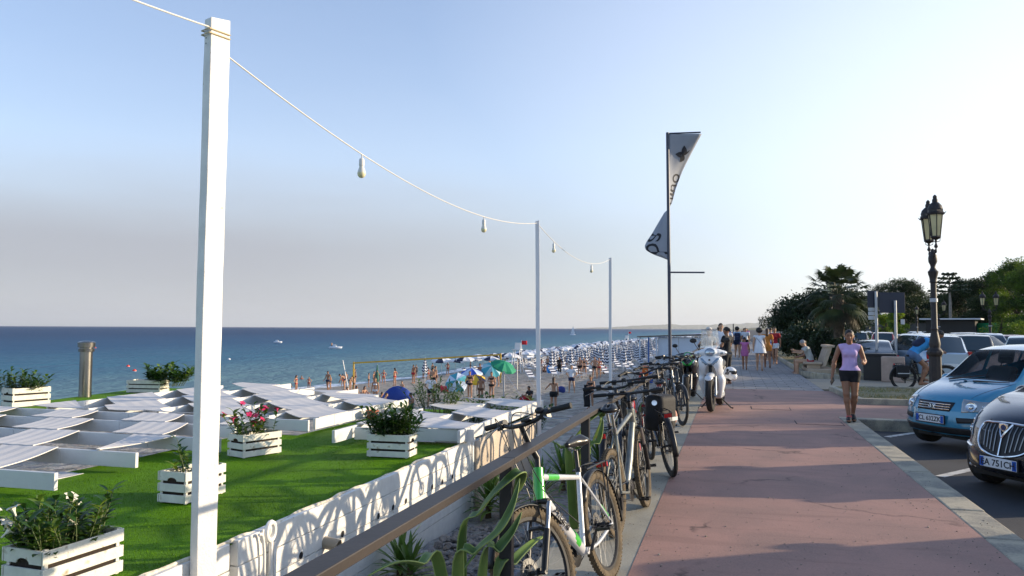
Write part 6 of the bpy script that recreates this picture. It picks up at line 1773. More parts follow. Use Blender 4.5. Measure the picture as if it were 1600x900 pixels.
for s in (-1, 1):
    headlamp('headlight', bv, blue, four((.46, .60), (.755, .635), (.735, .76), (.42, .79)), [(.56, .69, .080), (.69, .705, .045)], s)
    mb = MB(); mb.grid(surf_patch(bv, mir(four((.42, .44), (.66, .46), (.67, .53), (.40, .52)), s), 8, 3, .004)[::s], 0, True); mb.build('bumper_insert', M_TRIM, blue, solid=.004)
mb = MB(); mb.grid(surf_patch(bv, four((-.72, .27), (.72, .27), (.70, .37), (-.70, .37)), 24, 4, .003), 0, True); mb.build('air_intake', M_TRIM, blue, solid=.004)
plate(blue, bv, -.0, .475, 'CL 632ZK')
wipers(blue, bv, 1.02, ((.05, .62, 1.03), (-.45, .12, 1.12))); mirrors(blue, -1.22, .86, 1.02, BLUE)
mb = MB()
for y in (-.25, .25):
    pass
h = bv.ray_cast(V((-.8, -.1, 2)), V((0, 0, -1)))[0]; mb.ell(h + V((0, 0, .006)), (.02, .03, .012)); mb.build('washer_jet', M_TRIM, blue)
for s in (-1, 1):
    mb = MB(); pts = []
    for t in np.linspace(0, 1, 14):
        x = -.16 - .76 * t; y = s * (.48 + .20 * t); h = bv.ray_cast(V((x, y, 2)), V((0, 0, -1)))[0]
        if h is not None: pts.append(h + V((0, 0, .0015)))
    mb.tube(pts, .003, 4); mb.build('bonnet_seam', M_TRIM, blue)
# ---- dark city car with shield grille
DARK = mat('paint_graphite', (.011, .013, .021), .22, metal=.15, coat=1.0)
YPS = dict(L=3.80, W=1.70, H=1.53, Rw=.29, axles=(.72, 3.12), cowl=1.02, roof=1.75, rroof=3.35, deck=3.74, n=80, bot=.21,
    top=([0, .04, .15, .4, .7, 1.02, 1.75, 2.3, 3.0, 3.35, 3.65, 3.8], [.72, .82, .90, .99, 1.05, 1.10, 1.48, 1.535, 1.50, 1.44, 1.06, .94]),
    belt=([0, .15, .5, 1.0, 1.8, 3.0, 3.8], [.66, .80, .90, .98, 1.0, 1.03, .94]),
    wid=([0, .12, .4, .9, 2, 3, 3.5, 3.8], [.86, .93, .98, 1, 1, .98, .94, .86]),
    wtop=([0, .2, 1.02, 1.75, 2.4, 3.35, 3.8], [.70, .76, .84, .68, .68, .62, .64]), side=((1.30, 2.25), (2.33, 3.25)), nosecurve=.50, rake=.16, tailcurve=.14, trake=0)
dk_ = V((2.80, 9.68, -.196))
dark = thing('parked_car', 'dark grey small car with a chrome shield grille, nearest car on the right', 'car', dk_, az_rot(CAR_AZ), group='cars parked nose in along the promenade')
bv, pt, bo = finish_car(dark, YPS, DARK, clear=True); interior(dark, .58)
shield = [(-.0, .46), (-.22, .50), (-.315, .58), (-.335, .70), (-.30, .80), (-.15, .815), (0, .82)]
def shf(k): return [(y * k, .66 + (z - .66) * k) for y, z in shield] + [(-y * k, .66 + (z - .66) * k) for y, z in shield[1:-1]][::-1]
def on(bv, y, z, off=.01):
    h = bv.ray_cast(V((1.5, y, z)), V((-1, 0, 0)));
    return h[0] + V((off, 0, 0))
mb = MB(); rg_ = [[on(bv, *q, .006) for q in shf(k)] for k in (.02, .25, .5, .75, .97)]; mb.grid([[r_[i] for r_ in rg_] for i in range(12)], 0, True, closed_u=True); gr = mb.build('grille', M_TRIM, dark)
mb = MB(); mb.tube([on(bv, *q, .018) for q in catmull([(y, z, 0) for y, z in shf(1.0)], 5, True) for q in [(q[0], q[1])]], .0125, 8, closed=True); mb.build('grille_surround', M_CHROME, gr)
for y in (-.25, -.195, -.14, -.085, .085, .14, .195, .25):
    zt_, zb_ = .795 - .02 * abs(y), .49 + .35 * abs(y) ** 1.2; mb = MB(); mb.tube([on(bv, y * (1 - .12 * (1 - t)), zb_ + (zt_ - zb_) * t, .014) for t in np.linspace(0, 1, 8)], .006, 6); mb.build('grille_bar', M_ALU, gr)
mb = MB(); mb.tube([on(bv, 0, z, .018) for z in np.linspace(.47, .68, 5)], .010, 6)
for s in (-1, 1): mb.tube([on(bv, s * .075 * t, .66 + .15 * t, .018) for t in np.linspace(0, 1, 6)], .012, 6)
mb.build('grille_spine', M_CHROME, gr)
c = on(bv, 0, .775, .03); mb = MB(); mb.prism([c + V((0, y, z)) for y, z in ((-.055, .035), (-.055, -.01), (0, -.055), (.055, -.01), (.055, .035), (0, .045))][::-1], (.012, 0, 0)); em = mb.build('emblem', M_CHROME, gr, bevel=.004)
mb = MB(); mb.lathe([(0, .001), (.032, 0)], 18, Matrix.Translation(c + V((.014, 0, -.002))) @ Matrix.Rotation(R(90), 4, 'Y')); mb.build('emblem_disc', mat('emblem_blue', (.02, .04, .12), .3), em)
for s in (-1, 1):
    headlamp('headlight', bv, dark, four((.52, .60), (.70, .64), (.745, .86), (.60, .90)), [(.61, .70, .045), (.66, .79, .052)], s)
    mb = MB(); mb.tube([on(bv, s * y, .50 + .05 * (y - .4), .010) for y in np.linspace(.44, .80, 8)], .016, 6); mb.build('bumper_strip', M_CHROME, dark)
    mb = MB(); mb.tube([on(bv, s * y, .27, .012) for y in np.linspace(.55, .76, 6)], .014, 6); mb.build('lower_strip', M_CHROME, dark)
mb = MB(); mb.grid(surf_patch(bv, four((-.60, .245), (.60, .245), (.64, .33), (-.64, .33)), 24, 4, .004), 0, True); mb.build('air_intake', M_TRIM, dark, solid=.004)
plate(dark, bv, -.0, .385, 'EA 751CH', w=.46)
wipers(dark, bv, 1.12, ((.05, .62, 1.14), (-.45, .12, 1.22))); mirrors(dark, -1.45, .90, 1.08, DARK)
# ---- generic parked cars
def generic(kind):
    sp = dict(HATCH) if kind == 'hatch' else dict(YPS)
    sp['n'] = 30
    if kind == 'suv':
        sp.update(L=4.3, W=1.8, H=1.68, Rw=.33, axles=(.85, 3.45), cowl=1.15, roof=1.8, rroof=3.95, deck=4.26, bot=.26, nosecurve=.25,
            top=([0, .04, .15, .4, 1.15, 1.8, 2.4, 3.4, 3.95, 4.2, 4.3], [.78, .90, .96, 1.03, 1.12, 1.58, 1.68, 1.66, 1.60, 1.12, 1.0]), belt=([0, .15, .5, 1.1, 2, 3.4, 4.3], [.74, .86, .95, 1.05, 1.08, 1.10, 1.0]),
            wid=([0, .12, .4, .9, 2, 3.6, 4.1, 4.3], [.9, .95, .99, 1, 1, .99, .95, .88]), wtop=([0, .2, 1.15, 1.8, 2.4, 3.95, 4.3], [.78, .82, .86, .72, .72, .68, .70]), side=((1.45, 2.35), (2.43, 3.3), (3.38, 3.85)))
    elif kind == 'saloon':
        sp.update(L=4.2, W=1.72, H=1.46, Rw=.30, axles=(.82, 3.35), cowl=1.1, roof=1.75, rroof=2.95, deck=3.9, bot=.2, nosecurve=.28,
            top=([0, .04, .15, .4, 1.1, 1.75, 2.3, 2.95, 3.5, 4.1, 4.2], [.62, .74, .80, .87, .97, 1.38, 1.46, 1.42, 1.2, .95, .85]), belt=([0, .15, .5, 1.1, 2, 3.2, 4.2], [.58, .72, .80, .90, .93, .96, .85]),
            wid=([0, .12, .4, .9, 2, 3.4, 4.0, 4.2], [.88, .94, .99, 1, 1, .99, .95, .88]), wtop=([0, .2, 1.1, 1.75, 2.4, 3.0, 4.2], [.78, .82, .84, .68, .68, .66, .75]), side=((1.4, 2.2), (2.28, 3.1)))
    return sp
PROTO = {}
def make_generic(kind, loc, rz, paint, label, group='cars in the far car park'):
    if kind not in PROTO:
        sp = generic(kind); root = thing('parked_car', label, 'car', loc, rz, group=group)
        bv, pt, bo = finish_car(root, sp, paint); z = sp['top'][1][1]
        for s in (-1, 1):
            hz = z - .12; W = sp['W'] / 2
            mb = MB(); mb.grid(surf_patch(bv, mir(four((W * .55, hz - .06), (W * .88, hz - .03), (W * .88, hz + .07), (W * .50, hz + .06)), s), 5, 3, .006)[::s], 0, True); mb.build('headlight', M_LENS, root, solid=.006)
            mb = MB(); xs_ = -sp['L']; pts = []
            mb.box((xs_ + .09, s * W * .80, sp['belt'][1][-1] - .04), (.10, .12, .26)); mb.build('tail_light', M_REDR, root, bevel=.02)
        mb = MB(); mb.grid(surf_patch(bv, four((-W * .42, hz - .07), (W * .42, hz - .07), (W * .42, hz + .03), (-W * .42, hz + .03)), 5, 2, .006), 0, True); mb.build('grille', M_TRIM, root, solid=.006)
        mb = MB(); mb.box((.015, 0, .40), (.02, .5, .11)); mb.box((-sp['L'] - .01, 0, .62), (.02, .5, .11)); mb.build('number_plate', MATS['plate_white'], root)
        for s in (-1, 1):
            mb = MB(); mb.ell((-sp['cowl'] - .35, s * (W + .06), sp['belt'][1][3] + .06), (.06, .10, .07), 8, 6); mb.build('door_mirror', M_TRIM, root)
        PROTO[kind] = (root, bo)
        bo['painted'] = 1
        return root
    src, bo = PROTO[kind]
    c = copy_tree(src); c.location = loc; c.rotation_euler = (0, 0, rz); c['label'] = label; c['group'] = group
    for ch in KIDS[c.name]:
        if ch.get('painted'):
            ch.material_slots[0].link = 'OBJECT'; ch.material_slots[0].material = paint
    return c
PAINTS = {n: mat('paint_' + n, c, .25, metal=mt, coat=1.0) for n, c, mt in (('white', (.72, .73, .74), 0), ('silver', (.42, .44, .46), .5), ('grey', (.15, .16, .17), .4), ('black', (.018, .019, .022), .2), ('blue', (.03, .09, .22), .3), ('red', (.35, .02, .02), .2), ('pale_green', (.42, .52, .50), .3), ('dark_green', (.02, .05, .045), .3), ('ice_blue', (.40, .50, .60), .3))}
# off to the right of the frame: the row of nose-in cars goes on towards the camera
make_generic('saloon', (2.9, 6.15, -.196), az_rot(CAR_AZ), PAINTS['silver'], 'silver saloon in the bay next to the dark small car, outside the picture')
make_generic('hatch', (2.9, 2.6, -.196), az_rot(CAR_AZ), PAINTS['red'], 'red hatchback two bays before the dark small car, outside the picture')
def far_car(kind, px, py, az, paint, label, z=-.19):
    p = onz(px, py, z); r = az_rot(az); s = 2.0
    d = V((math.cos(r), math.sin(r), 0))
    return make_generic(kind, (p.x + d.x * s, p.y + d.y * s, z), r, PAINTS[paint], label)
far_car('suv', 1432, 592, -16, 'ice_blue', 'pale blue people carrier seen from behind, left of the cyclist')
far_car('saloon', 1362, 590, 5, 'grey', 'dark grey car seen from behind just behind the road sign posts')
far_car('suv', 1530, 583, 60, 'dark_green', 'dark green car with curved tail lights right of the lamp post')
far_car('hatch', 1600, 580, 200, 'pale_green', 'pale green hatchback cut by the right edge of the picture')
far_car('saloon', 1485, 568, 120, 'white', 'white car between the lamp post and the dark green car')
rg = random.Random(77); used_l = set()
kinds = ['hatch', 'suv', 'saloon']; pn = ['white', 'silver', 'grey', 'black', 'black', 'silver', 'blue', 'white', 'red', 'grey', 'pale_green', 'dark_green']
ROWS = [('first', 39, 10, 32), ('second', 46, 10.5, 36), ('third', 54, 11, 38), ('fourth', 63, 11, 40), ('fifth', 73, 11, 42), ('sixth', 84, 12, 44), ('seventh', 97, 12, 42), ('eighth', 112, 12, 46), ('ninth', 132, 12, 52), ('tenth', 158, 12, 60), ('eleventh', 190, 12, 66)]
ordn = ['leftmost', 'second from the left', 'third from the left', 'fourth from the left', 'fifth from the left', 'sixth from the left', 'seventh from the left', 'eighth from the left', 'ninth from the left', 'tenth from the left', 'eleventh from the left', 'twelfth from the left', 'thirteenth from the left', 'fourteenth from the left', 'fifteenth from the left', 'sixteenth from the left', 'seventeenth from the left', 'eighteenth from the left', 'nineteenth from the left', 'twentieth from the left']
for rn, y, x0, x1 in ROWS:
    x = x0; k = 0
    while x < x1:
        if rg.random() < .93:
            kd = rg.choice(kinds); pc = rg.choice(pn)
            loc = (x, y + rg.uniform(-.4, .4), -.19); az = rg.choice((0, 180)) + rg.uniform(-4, 4) + 12
            v = CR.transposed() @ (V(loc) - V((0, 0, CAM_H)))
            if 1310 < 800 + 1200 * v.x / -v.z < 1640:
                make_generic(kd, loc, az_rot(az), PAINTS[pc], '%s %s, %s in the %s car park row' % (pc.replace('_', ' '), {'hatch': 'hatchback', 'suv': 'tall car', 'saloon': 'low car'}[kd], ordn[k], rn)); k += 1
        x += rg.uniform(2.5, 2.9)
# =================================================================== PEOPLE
SKIN = [mat('skin_tan', (.42, .22, .13), .55, var=.05, sss=.05), mat('skin_olive', (.50, .29, .18), .55, var=.05, sss=.05), mat('skin_dark_tan', (.30, .145, .08), .5, var=.05, sss=.05)]
HAIR = {'dark': mat('hair_dark', (.022, .016, .012), .5, bump=.5, bscale=60), 'brown': mat('hair_brown', (.07, .035, .018), .5, bump=.5, bscale=60), 'grey': mat('hair_grey', (.30, .29, .28), .6, bump=.5, bscale=60)}
def fab(n, c): return mat('fabric_' + n, c, .85, var=.14, vscale=7, bump=.6, bscale=9, bdist=.02, stretch=(1, 1, .45))
DEF = dict(head=(0, -.02, 1.635), neck=(0, .01, 1.47), chest=(0, .01, 1.31), waist=(0, .0, 1.10), pelvis=(0, .0, .96),
           shL=(.175, .01, 1.425), elL=(.225, .03, 1.14), wrL=(.235, -.06, .90), haL=(.235, -.10, .80),
           shR=(-.175, .01, 1.425), elR=(-.225, .03, 1.14), wrR=(-.235, -.06, .90), haR=(-.235, -.10, .80),
           hiL=(.09, 0, .93), knL=(.10, -.015, .51), anL=(.105, .02, .085), toL=(.12, -.165, .03),
           hiR=(-.09, 0, .93), knR=(-.10, -.015, .51), anR=(-.105, .02, .085), toR=(-.12, -.165, .03))
def shifted(base, dz=0, **k):
    J = dict(base); J.update(k); return J
POSE = {
 'stand': DEF,
 'walk': shifted(DEF, knL=(.09, -.12, .53), anL=(.09, -.16, .09), toL=(.10, -.34, .09), knR=(-.09, .02, .51), anR=(-.09, .26, .16), toR=(-.10, .15, .03), elL=(.23, .10, 1.16), wrL=(.24, .10, .92), haL=(.24, .08, .81), elR=(-.23, -.04, 1.15), wrR=(-.22, -.24, .98), haR=(-.21, -.32, .92)),
 'hips': shifted(DEF, elL=(.34, .08, 1.19), wrL=(.17, -.04, 1.02), haL=(.11, -.09, .98), elR=(-.34, .08, 1.19), wrR=(-.17, -.04, 1.02), haR=(-.11, -.09, .98), knL=(.15, -.01, .51), anL=(.18, .02, .085), toL=(.21, -.16, .03), knR=(-.13, -.02, .51), anR=(-.15, .02, .085), toR=(-.18, -.16, .03)),
 'fold': shifted(DEF, elL=(.25, -.04, 1.17), wrL=(.06, -.20, 1.20), haL=(-.04, -.20, 1.21), elR=(-.25, -.04, 1.17), wrR=(-.06, -.22, 1.16), haR=(.04, -.22, 1.17)),
 'reach': shifted(DEF, elL=(.33, -.10, 1.26), wrL=(.44, -.28, 1.15), haL=(.48, -.36, 1.12), knL=(.12, -.08, .52), anL=(.14, -.06, .085), toL=(.16, -.24, .03)),
 'sit': dict(head=(0, -.10, 1.22), neck=(0, -.03, 1.06), chest=(0, .01, .90), waist=(0, .04, .70), pelvis=(0, .05, .55), shL=(.175, -.01, 1.01), elL=(.24, -.10, .76), wrL=(.20, -.32, .68), haL=(.18, -.40, .66),
     shR=(-.175, -.01, 1.01), elR=(-.24, -.10, .76), wrR=(-.20, -.32, .68), haR=(-.18, -.40, .66), hiL=(.09, .02, .53), knL=(.13, -.42, .53), anL=(.13, -.40, .09), toL=(.14, -.58, .03), hiR=(-.09, .02, .53), knR=(-.13, -.42, .53), anR=(-.13, -.44, .09), toR=(-.14, -.62, .03)),
 'floor': dict(head=(0, .02, .76), neck=(0, .08, .60), chest=(0, .12, .46), waist=(0, .10, .27), pelvis=(0, .06, .13), shL=(.175, .10, .56), elL=(.25, -.04, .36), wrL=(.18, -.24, .34), haL=(.12, -.32, .34),
     shR=(-.175, .10, .56), elR=(-.25, -.04, .36), wrR=(-.18, -.24, .34), haR=(-.12, -.32, .34), hiL=(.09, .03, .11), knL=(.14, -.33, .38), anL=(.12, -.55, .06), toL=(.13, -.72, .03), hiR=(-.09, .03, .11), knR=(-.14, -.33, .38), anR=(-.12, -.55, .06), toR=(-.13, -.72, .03)),
 'lie': dict(head=(0, .78, .22), neck=(0, .62, .16), chest=(0, .45, .13), waist=(0, .24, .12), pelvis=(0, .06, .12), shL=(.175, .58, .13), elL=(.25, .32, .08), wrL=(.24, .08, .06), haL=(.24, -.02, .05),
     shR=(-.175, .58, .13), elR=(-.25, .32, .08), wrR=(-.24, .08, .06), haR=(-.24, -.02, .05), hiL=(.09, .03, .11), knL=(.12, -.38, .12), anL=(.12, -.80, .06), toL=(.15, -.86, .20), hiR=(-.09, .03, .11), knR=(-.12, -.38, .10), anR=(-.12, -.80, .06), toR=(-.15, -.86, .20)),
 'bend': shifted(DEF, head=(0, -.42, 1.33), neck=(0, -.30, 1.25), chest=(0, -.20, 1.16), waist=(0, -.06, 1.04), shL=(.17, -.28, 1.20), elL=(.2, -.35, .95), wrL=(.16, -.45, .76), haL=(.14, -.48, .68), shR=(-.17, -.28, 1.20), elR=(-.2, -.35, .95), wrR=(-.16, -.45, .76), haR=(-.14, -.48, .68)),
}
def person(label, loc, rz, pose='stand', h=1.70, res=.016, skin=0, hair='dark', hair_style='short', wear=(), fem=False, fine=False, group=None, fat=1.0, name='person'):
    J0 = POSE[pose] if isinstance(pose, str) else pose
    s = h / 1.75; J = {k: np.array(v) * s for k, v in J0.items()}
    root = thing(name, label, 'person', loc, rz, group=group)
    sk = SKIN[skin]; kt = .035
    def torso(B, g=0.0, top=True, low=True):
        sh = .80 if fem else .9
        if top:
            B.cap(J['shL'] * [.62, 1, 1] + [0, 0, -.03] if False else J['neck'] * .35 + J['shL'] * .65 - (J['neck'] - J['chest']) * .18, J['neck'] * .35 + J['shR'] * .65 - (J['neck'] - J['chest']) * .18, .062 * s + g, k=kt)
            B.cap(J['chest'] + (J['neck'] - J['chest']) * .15, J['waist'], (.128 if not fem else .118) * s * fat + g, (.112 if not fem else .098) * s * fat + g, fy=1.30, k=kt)
            if fem:
                f = np.array([0, -1, 0])
                for sx in (-1, 1): B.ell(J['chest'] + [sx * .06 * s, -.075 * s, -.0], np.array([.058, .055, .058]) * s + g, k=.03)
        if low:
            B.cap(J['waist'], J['pelvis'], (.112 if not fem else .102) * s * fat + g, (.132 if not fem else .140) * s * fat + g, fy=1.22, k=kt)
            B.cap(J['hiL'], J['hiR'], .095 * s * fat + g, k=kt)
    def legs(B, g=0.0, cutv=None, part='all'):
        for q in 'LR':
            o = dict(k=.03)
            if cutv is not None: o['cut_b'] = cutv
            B.cap(J['hi' + q], J['kn' + q], .086 * s * (1.06 if fem else 1) * fat + g, .056 * s + g, **o)
            if cutv is None:
                c = J['kn' + q] + (J['an' + q] - J['kn' + q]) * .28
                bk = np.array([0, .012 * s, 0])
                B.cap(J['kn' + q], c + bk, .052 * s, .058 * s, k=.03); B.cap(c + bk, J['an' + q], .057 * s, .034 * s, k=.03)
    def feet(B, g=0.0):
        for q in 'LR':
            d = J['to' + q] - J['an' + q]
            B.cap(J['an' + q] + np.array([0, .03 * s, -.045 * s]) * (1 if pose != 'lie' else 0), J['to' + q] - d * .18, .034 * s + g, .032 * s + g, k=.02); B.cap(J['an' + q], J['to' + q] - d * .35, .036 * s + g, .028 * s + g, k=.02)
            B.ell(J['to' + q] - d * .05, np.array([.040, .040, .022]) * s + g, k=.015)
    def arms(B, g=0.0, cutv=None):
        for q in 'LR':
            o = dict(k=.025)
            if cutv is not None: o['cut_b'] = cutv
            B.cap(J['sh' + q], J['el' + q], .049 * s * fat + g, .039 * s + g, **o)
            if cutv is None:
                m_ = J['el' + q] + (J['wr' + q] - J['el' + q]) * .3
                B.cap(J['el' + q], m_, .038 * s, .040 * s, k=.02); B.cap(m_, J['wr' + q], .040 * s, .026 * s, k=.02)
                hd = J['ha' + q] - J['wr' + q]; L_ = np.linalg.norm(hd); hd = hd / L_
                sd = np.cross(hd, [0, 1, 0]) if abs(hd[1]) < .8 else np.cross(hd, [0, 0, 1]); sd = sd / np.linalg.norm(sd); fr = np.cross(hd, sd)
                wdir = fr                                  # spread of the fingers, across the palm
                B.cap(J['wr' + q], J['wr' + q] + hd * .075 * s, .026 * s, .030 * s, k=.015)
                for i_, (of, ln) in enumerate(((-.027, .062), (-.009, .075), (.009, .071), (.027, .056))):
                    a0 = J['wr' + q] + hd * .075 * s + wdir * of * s; a1 = a0 + hd * ln * .55 * s - sd * .004 * s; a2 = a1 + hd * ln * .42 * s - sd * (.020 if q == 'L' else -.020) * s
                    B.cap(a0 - hd * .02 * s, a1, .0095 * s, .0088 * s, k=.006); B.cap(a1, a2, .0088 * s, .0075 * s, k=.006)
                t0 = J['wr' + q] + hd * .03 * s - wdir * .022 * s; t1 = t0 + hd * .04 * s - wdir * .028 * s
                B.cap(t0, t1, .012 * s, .010 * s, k=.008); B.cap(t1, t1 + hd * .028 * s - wdir * .004 * s, .0098 * s, .008 * s, k=.006)
    B = Blob(); torso(B); legs(B); feet(B); arms(B)
    up = J['head'] - J['neck']; up = up / np.linalg.norm(up)
    B.cap(J['neck'] - up * .03 * s, J['head'] - up * .04 * s, .058 * s, .050 * s, k=.03)
    hd = J['head']; f = np.array([0, -1.0, 0]);
    if pose == 'lie': f = np.array([0, .1, 1.0])
    if pose == 'bend': f = np.array([0, -.75, -.6])
    f = f - up * (f @ up) * .6; f /= np.linalg.norm(f); sdx = np.cross(up, f)
    B.ell(hd + up * .025 * s, np.array([.076, .094, .100]) * s if pose != 'lie' else np.array([.076, .100, .094]) * s, k=.03)
    B.cap(hd - up * .03 * s + f * .035 * s, hd - up * .075 * s + f * .052 * s, .052 * s, .036 * s, k=.03)
    B.cap(hd + f * .086 * s + up * .018 * s, hd + f * .108 * s - up * .022 * s, .010 * s, .015 * s, k=.012)
    for sx in (-1, 1): B.ell(hd + sdx * sx * .078 * s, np.array([.012, .022, .032]) * s, k=.01)
    if fine:
        for sx in (-1, 1): B.ell(hd + f * .094 * s + sdx * sx * .033 * s + up * .022 * s, np.array([.020, .014, .013]) * s, sub=True, k=.012)
        B.cap(hd + f * .098 * s - up * .050 * s - sdx * .02 * s, hd + f * .098 * s - up * .050 * s + sdx * .02 * s, .007 * s, .007 * s, k=.008)
    body = blob_obj('body', B.mesh(res, .03), sk, root)
    if fine:
        mb = MB()
        for sx in (-1, 1): mb.ell(hd + f * .083 * s + sdx * sx * .033 * s + up * .020 * s, (.014 * s, .012 * s, .009 * s), 10, 6)
        mb.build('eyes', mat('eye_dark', (.05, .035, .03), .2), root)
        mb = MB()
        for sx in (-1, 1): mb.tube([hd + f * .091 * s + sdx * sx * .014 * s + up * .043 * s, hd + f * .093 * s + sdx * sx * .034 * s + up * .049 * s, hd + f * .082 * s + sdx * sx * .054 * s + up * .043 * s], .0035 * s, 5)
        mb.build('eyebrows', HAIR['dark'], root)
        mb = MB(); mb.tube([hd + f * .098 * s - up * .048 * s + sdx * t * .024 * s - f * abs(t) * .006 * s for t in (-1, -.5, 0, .5, 1)], [.002, .0055, .006, .0055, .002], 6); mb.build('lips', mat('lips', (.38, .12, .10), .5), root)
    # hair
    B = Blob()
    if hair_style != 'bald':
        B.ell(hd + up * .036 * s - f * .012 * s, (np.array([.083, .098, .100]) if pose != 'lie' else np.array([.083, .100, .098])) * s)
        if hair_style == 'afro': B.ell(hd + up * .06 * s - f * .02 * s, np.array([.135, .135, .125]) * s, k=.02)
        if hair_style == 'long': B.cap(hd - f * .06 * s + up * .02 * s, hd - f * .085 * s - up * .20 * s, .075 * s, .055 * s, k=.03)
        if hair_style == 'bun': B.ell(hd - f * .11 * s + up * .03 * s, np.array([.045, .045, .045]) * s, k=.02)
        if hair_style == 'pony': B.cap(hd - f * .10 * s + up * .03 * s, hd - f * .13 * s - up * .14 * s, .030 * s, .018 * s, k=.02)
        B.ell(hd + f * .085 * s - up * .035 * s, np.array([.068, .07, .095]) * s, sub=True, k=.015)
        if hair_style in ('short', 'bun', 'pony'): B.cap(hd - up * .10 * s - f * .03 * s, hd - up * .16 * s, .10 * s, .10 * s, sub=True, k=.015)
        blob_obj('hair', B.mesh(max(res, .012), .02), HAIR[hair], root)
    for w in wear:
        kd, m = w[0], w[1]; g = .010 if len(w) < 3 else w[2]; B = Blob(); pl = []
        if kd in ('top', 'tshirt'):
            torso(B, g); 
            if kd != 'top':
                for q in 'LR': B.cap(J['sh' + q], J['el' + q], .049 * s * fat + g * 1.3, .044 * s + g * 1.6, k=.02, cut_b=.55)
            hem = J['waist'] * .15 + J['pelvis'] * .85; ax = J['pelvis'] - J['waist']; pl = [(hem, ax), (J['neck'] + up * .032 * s, up)]
            for q in 'LR': B.cap(J['neck'] * .8 + J['sh' + q] * .2, J['sh' + q] * (.93 if kd == 'top' else 1) + J['neck'] * (.07 if kd == 'top' else 0), .036 * s + g * .6, (.047 if kd == 'top' else .044) * s + g * .6, k=.015)
        elif kd in ('shorts', 'trunks', 'trousers'):
            cut = {'shorts': .42, 'trunks': .22, 'trousers': 1.0}[kd]
            B.cap(J['waist'], J['pelvis'], .104 * s * fat + g, .134 * s * fat + g, fy=1.22, k=kt); B.cap(J['hiL'], J['hiR'], .094 * s + g, k=kt)
            for q in 'LR':
                B.cap(J['hi' + q], J['kn' + q], .088 * s * (1.04 if fem else fat) + g, .060 * s + g, k=.03, cut_b=cut)
                if kd == 'trousers': B.cap(J['kn' + q], J['an' + q], .060 * s + g, .045 * s + g, k=.03, cut_b=.97)
            wl_ = J['waist'] * .55 + J['pelvis'] * .45; pl = [(wl_, J['waist'] - J['pelvis'])]
        elif kd == 'brief':
            B.cap(J['waist'], J['pelvis'], .104 * s * fat + g, .136 * s * fat + g, fy=1.22, k=kt); B.cap(J['hiL'], J['hiR'], .098 * s * fat + g, k=kt)
            for q in 'LR': B.cap(J['hi' + q], J['kn' + q], .088 * s * fat + g, .060 * s, k=.03, cut_b=.06)
            wl_ = J['waist'] * .22 + J['pelvis'] * .78; pl = [(wl_, J['waist'] - J['pelvis'])]
        elif kd == 'bra':
            torso(B, g, low=False); a_ = J['chest'] - J['waist']; pl = [(J['chest'] + a_ * .25, a_), (J['chest'] - a_ * .22, -a_)]
        elif kd in ('dress', 'tunic'):
            torso(B, g); ax = J['pelvis'] - J['chest']; L_ = .95 if kd == 'dress' else .62
            fl = np.array(J['pelvis']) * 1.0; hemp = (J['knL'] + J['knR']) / 2 * L_ + J['pelvis'] * (1 - L_)
            B.cap(J['chest'], hemp, .12 * s + g, w[3] * s if len(w) > 3 else .24 * s, fy=1.15, k=.04, cut_b=.9)
            pl = [(J['neck'] + up * .01 * s, up), (J['chest'] * .1 + hemp * .9, ax)]
            for q in 'LR': B.cap(J['sh' + q], J['el' + q], .050 * s + g, .05 * s + g, k=.02, cut_b=.12)
        elif kd == 'shoes': feet(B, .010); pl = [(J['anL'] * 0 + np.array([0, 0, max(J['anL'][2], J['anR'][2]) + .02 * s]), (0, 0, 1))]
        elif kd == 'sarong':
            hemp = (J['anL'] + J['anR']) / 2 * .75 + J['pelvis'] * .25
            B.cap(J['pelvis'] + [0, 0, .05], hemp, .15 * s, .22 * s, fy=1.1, k=.02, cut_a=0, cut_b=.95)
        nm = {'top': 'sleeveless_top', 'tshirt': 't_shirt', 'brief': 'swim_brief', 'bra': 'bikini_top', 'trunks': 'swim_trunks'}.get(kd, kd)
        blob_obj(nm, B.mesh(res, .025, planes=pl), m, root)
    return root
def face_to(loc, tgt=None, az=None):
    """rotation so the person's front (-y) looks at azimuth az"""
    a = R(az); return math.atan2(math.sin(a) * -1, math.cos(a)) * 1.0 + math.pi if False else math.atan2(math.cos(a), math.sin(a)) + math.pi / 2
# ---- the woman walking towards the camera
W1 = shifted(DEF, head=(.0, -.03, 1.635), knL=(.075, -.03, .51), anL=(.045, .10, .13), toL=(.06, -.06, .03), knR=(-.075, -.08, .53), anR=(-.035, -.09, .085), toR=(-.05, -.27, .035),
    elL=(.265, .07, 1.16), wrL=(.235, -.17, 1.12), haL=(.20, -.26, 1.15), elR=(-.275, .03, 1.15), wrR=(-.31, .00, .90), haR=(-.33, -.03, .79), hiL=(.085, 0, .93), hiR=(-.085, 0, .93))
wl_loc = onz(1330, 659, .006)
LIL = fab('lilac', (.55, .40, .66)); BLKF = fab('black', (.012, .012, .014)); WHF = fab('white', (.72, .74, .78)); NAVF = fab('navy', (.02, .03, .07)); REDF = fab('red', (.42, .02, .03)); GRYF = fab('grey', (.34, .35, .33)); PNKF = fab('pink', (.50, .15, .35)); ORGF = fab('orange', (.60, .22, .04)); BLUF = fab('blue', (.04, .22, .55)); DBLF = fab('denim', (.10, .17, .30))
wom = person('woman walking towards the camera in a lilac top and black shorts', (wl_loc.x, wl_loc.y + .05, .006), face_to(0, az=184), W1, 1.63, .0085, 2, 'dark', 'short', (('top', LIL, .016), ('shorts', BLKF, .014)), True, True, fat=1.08)
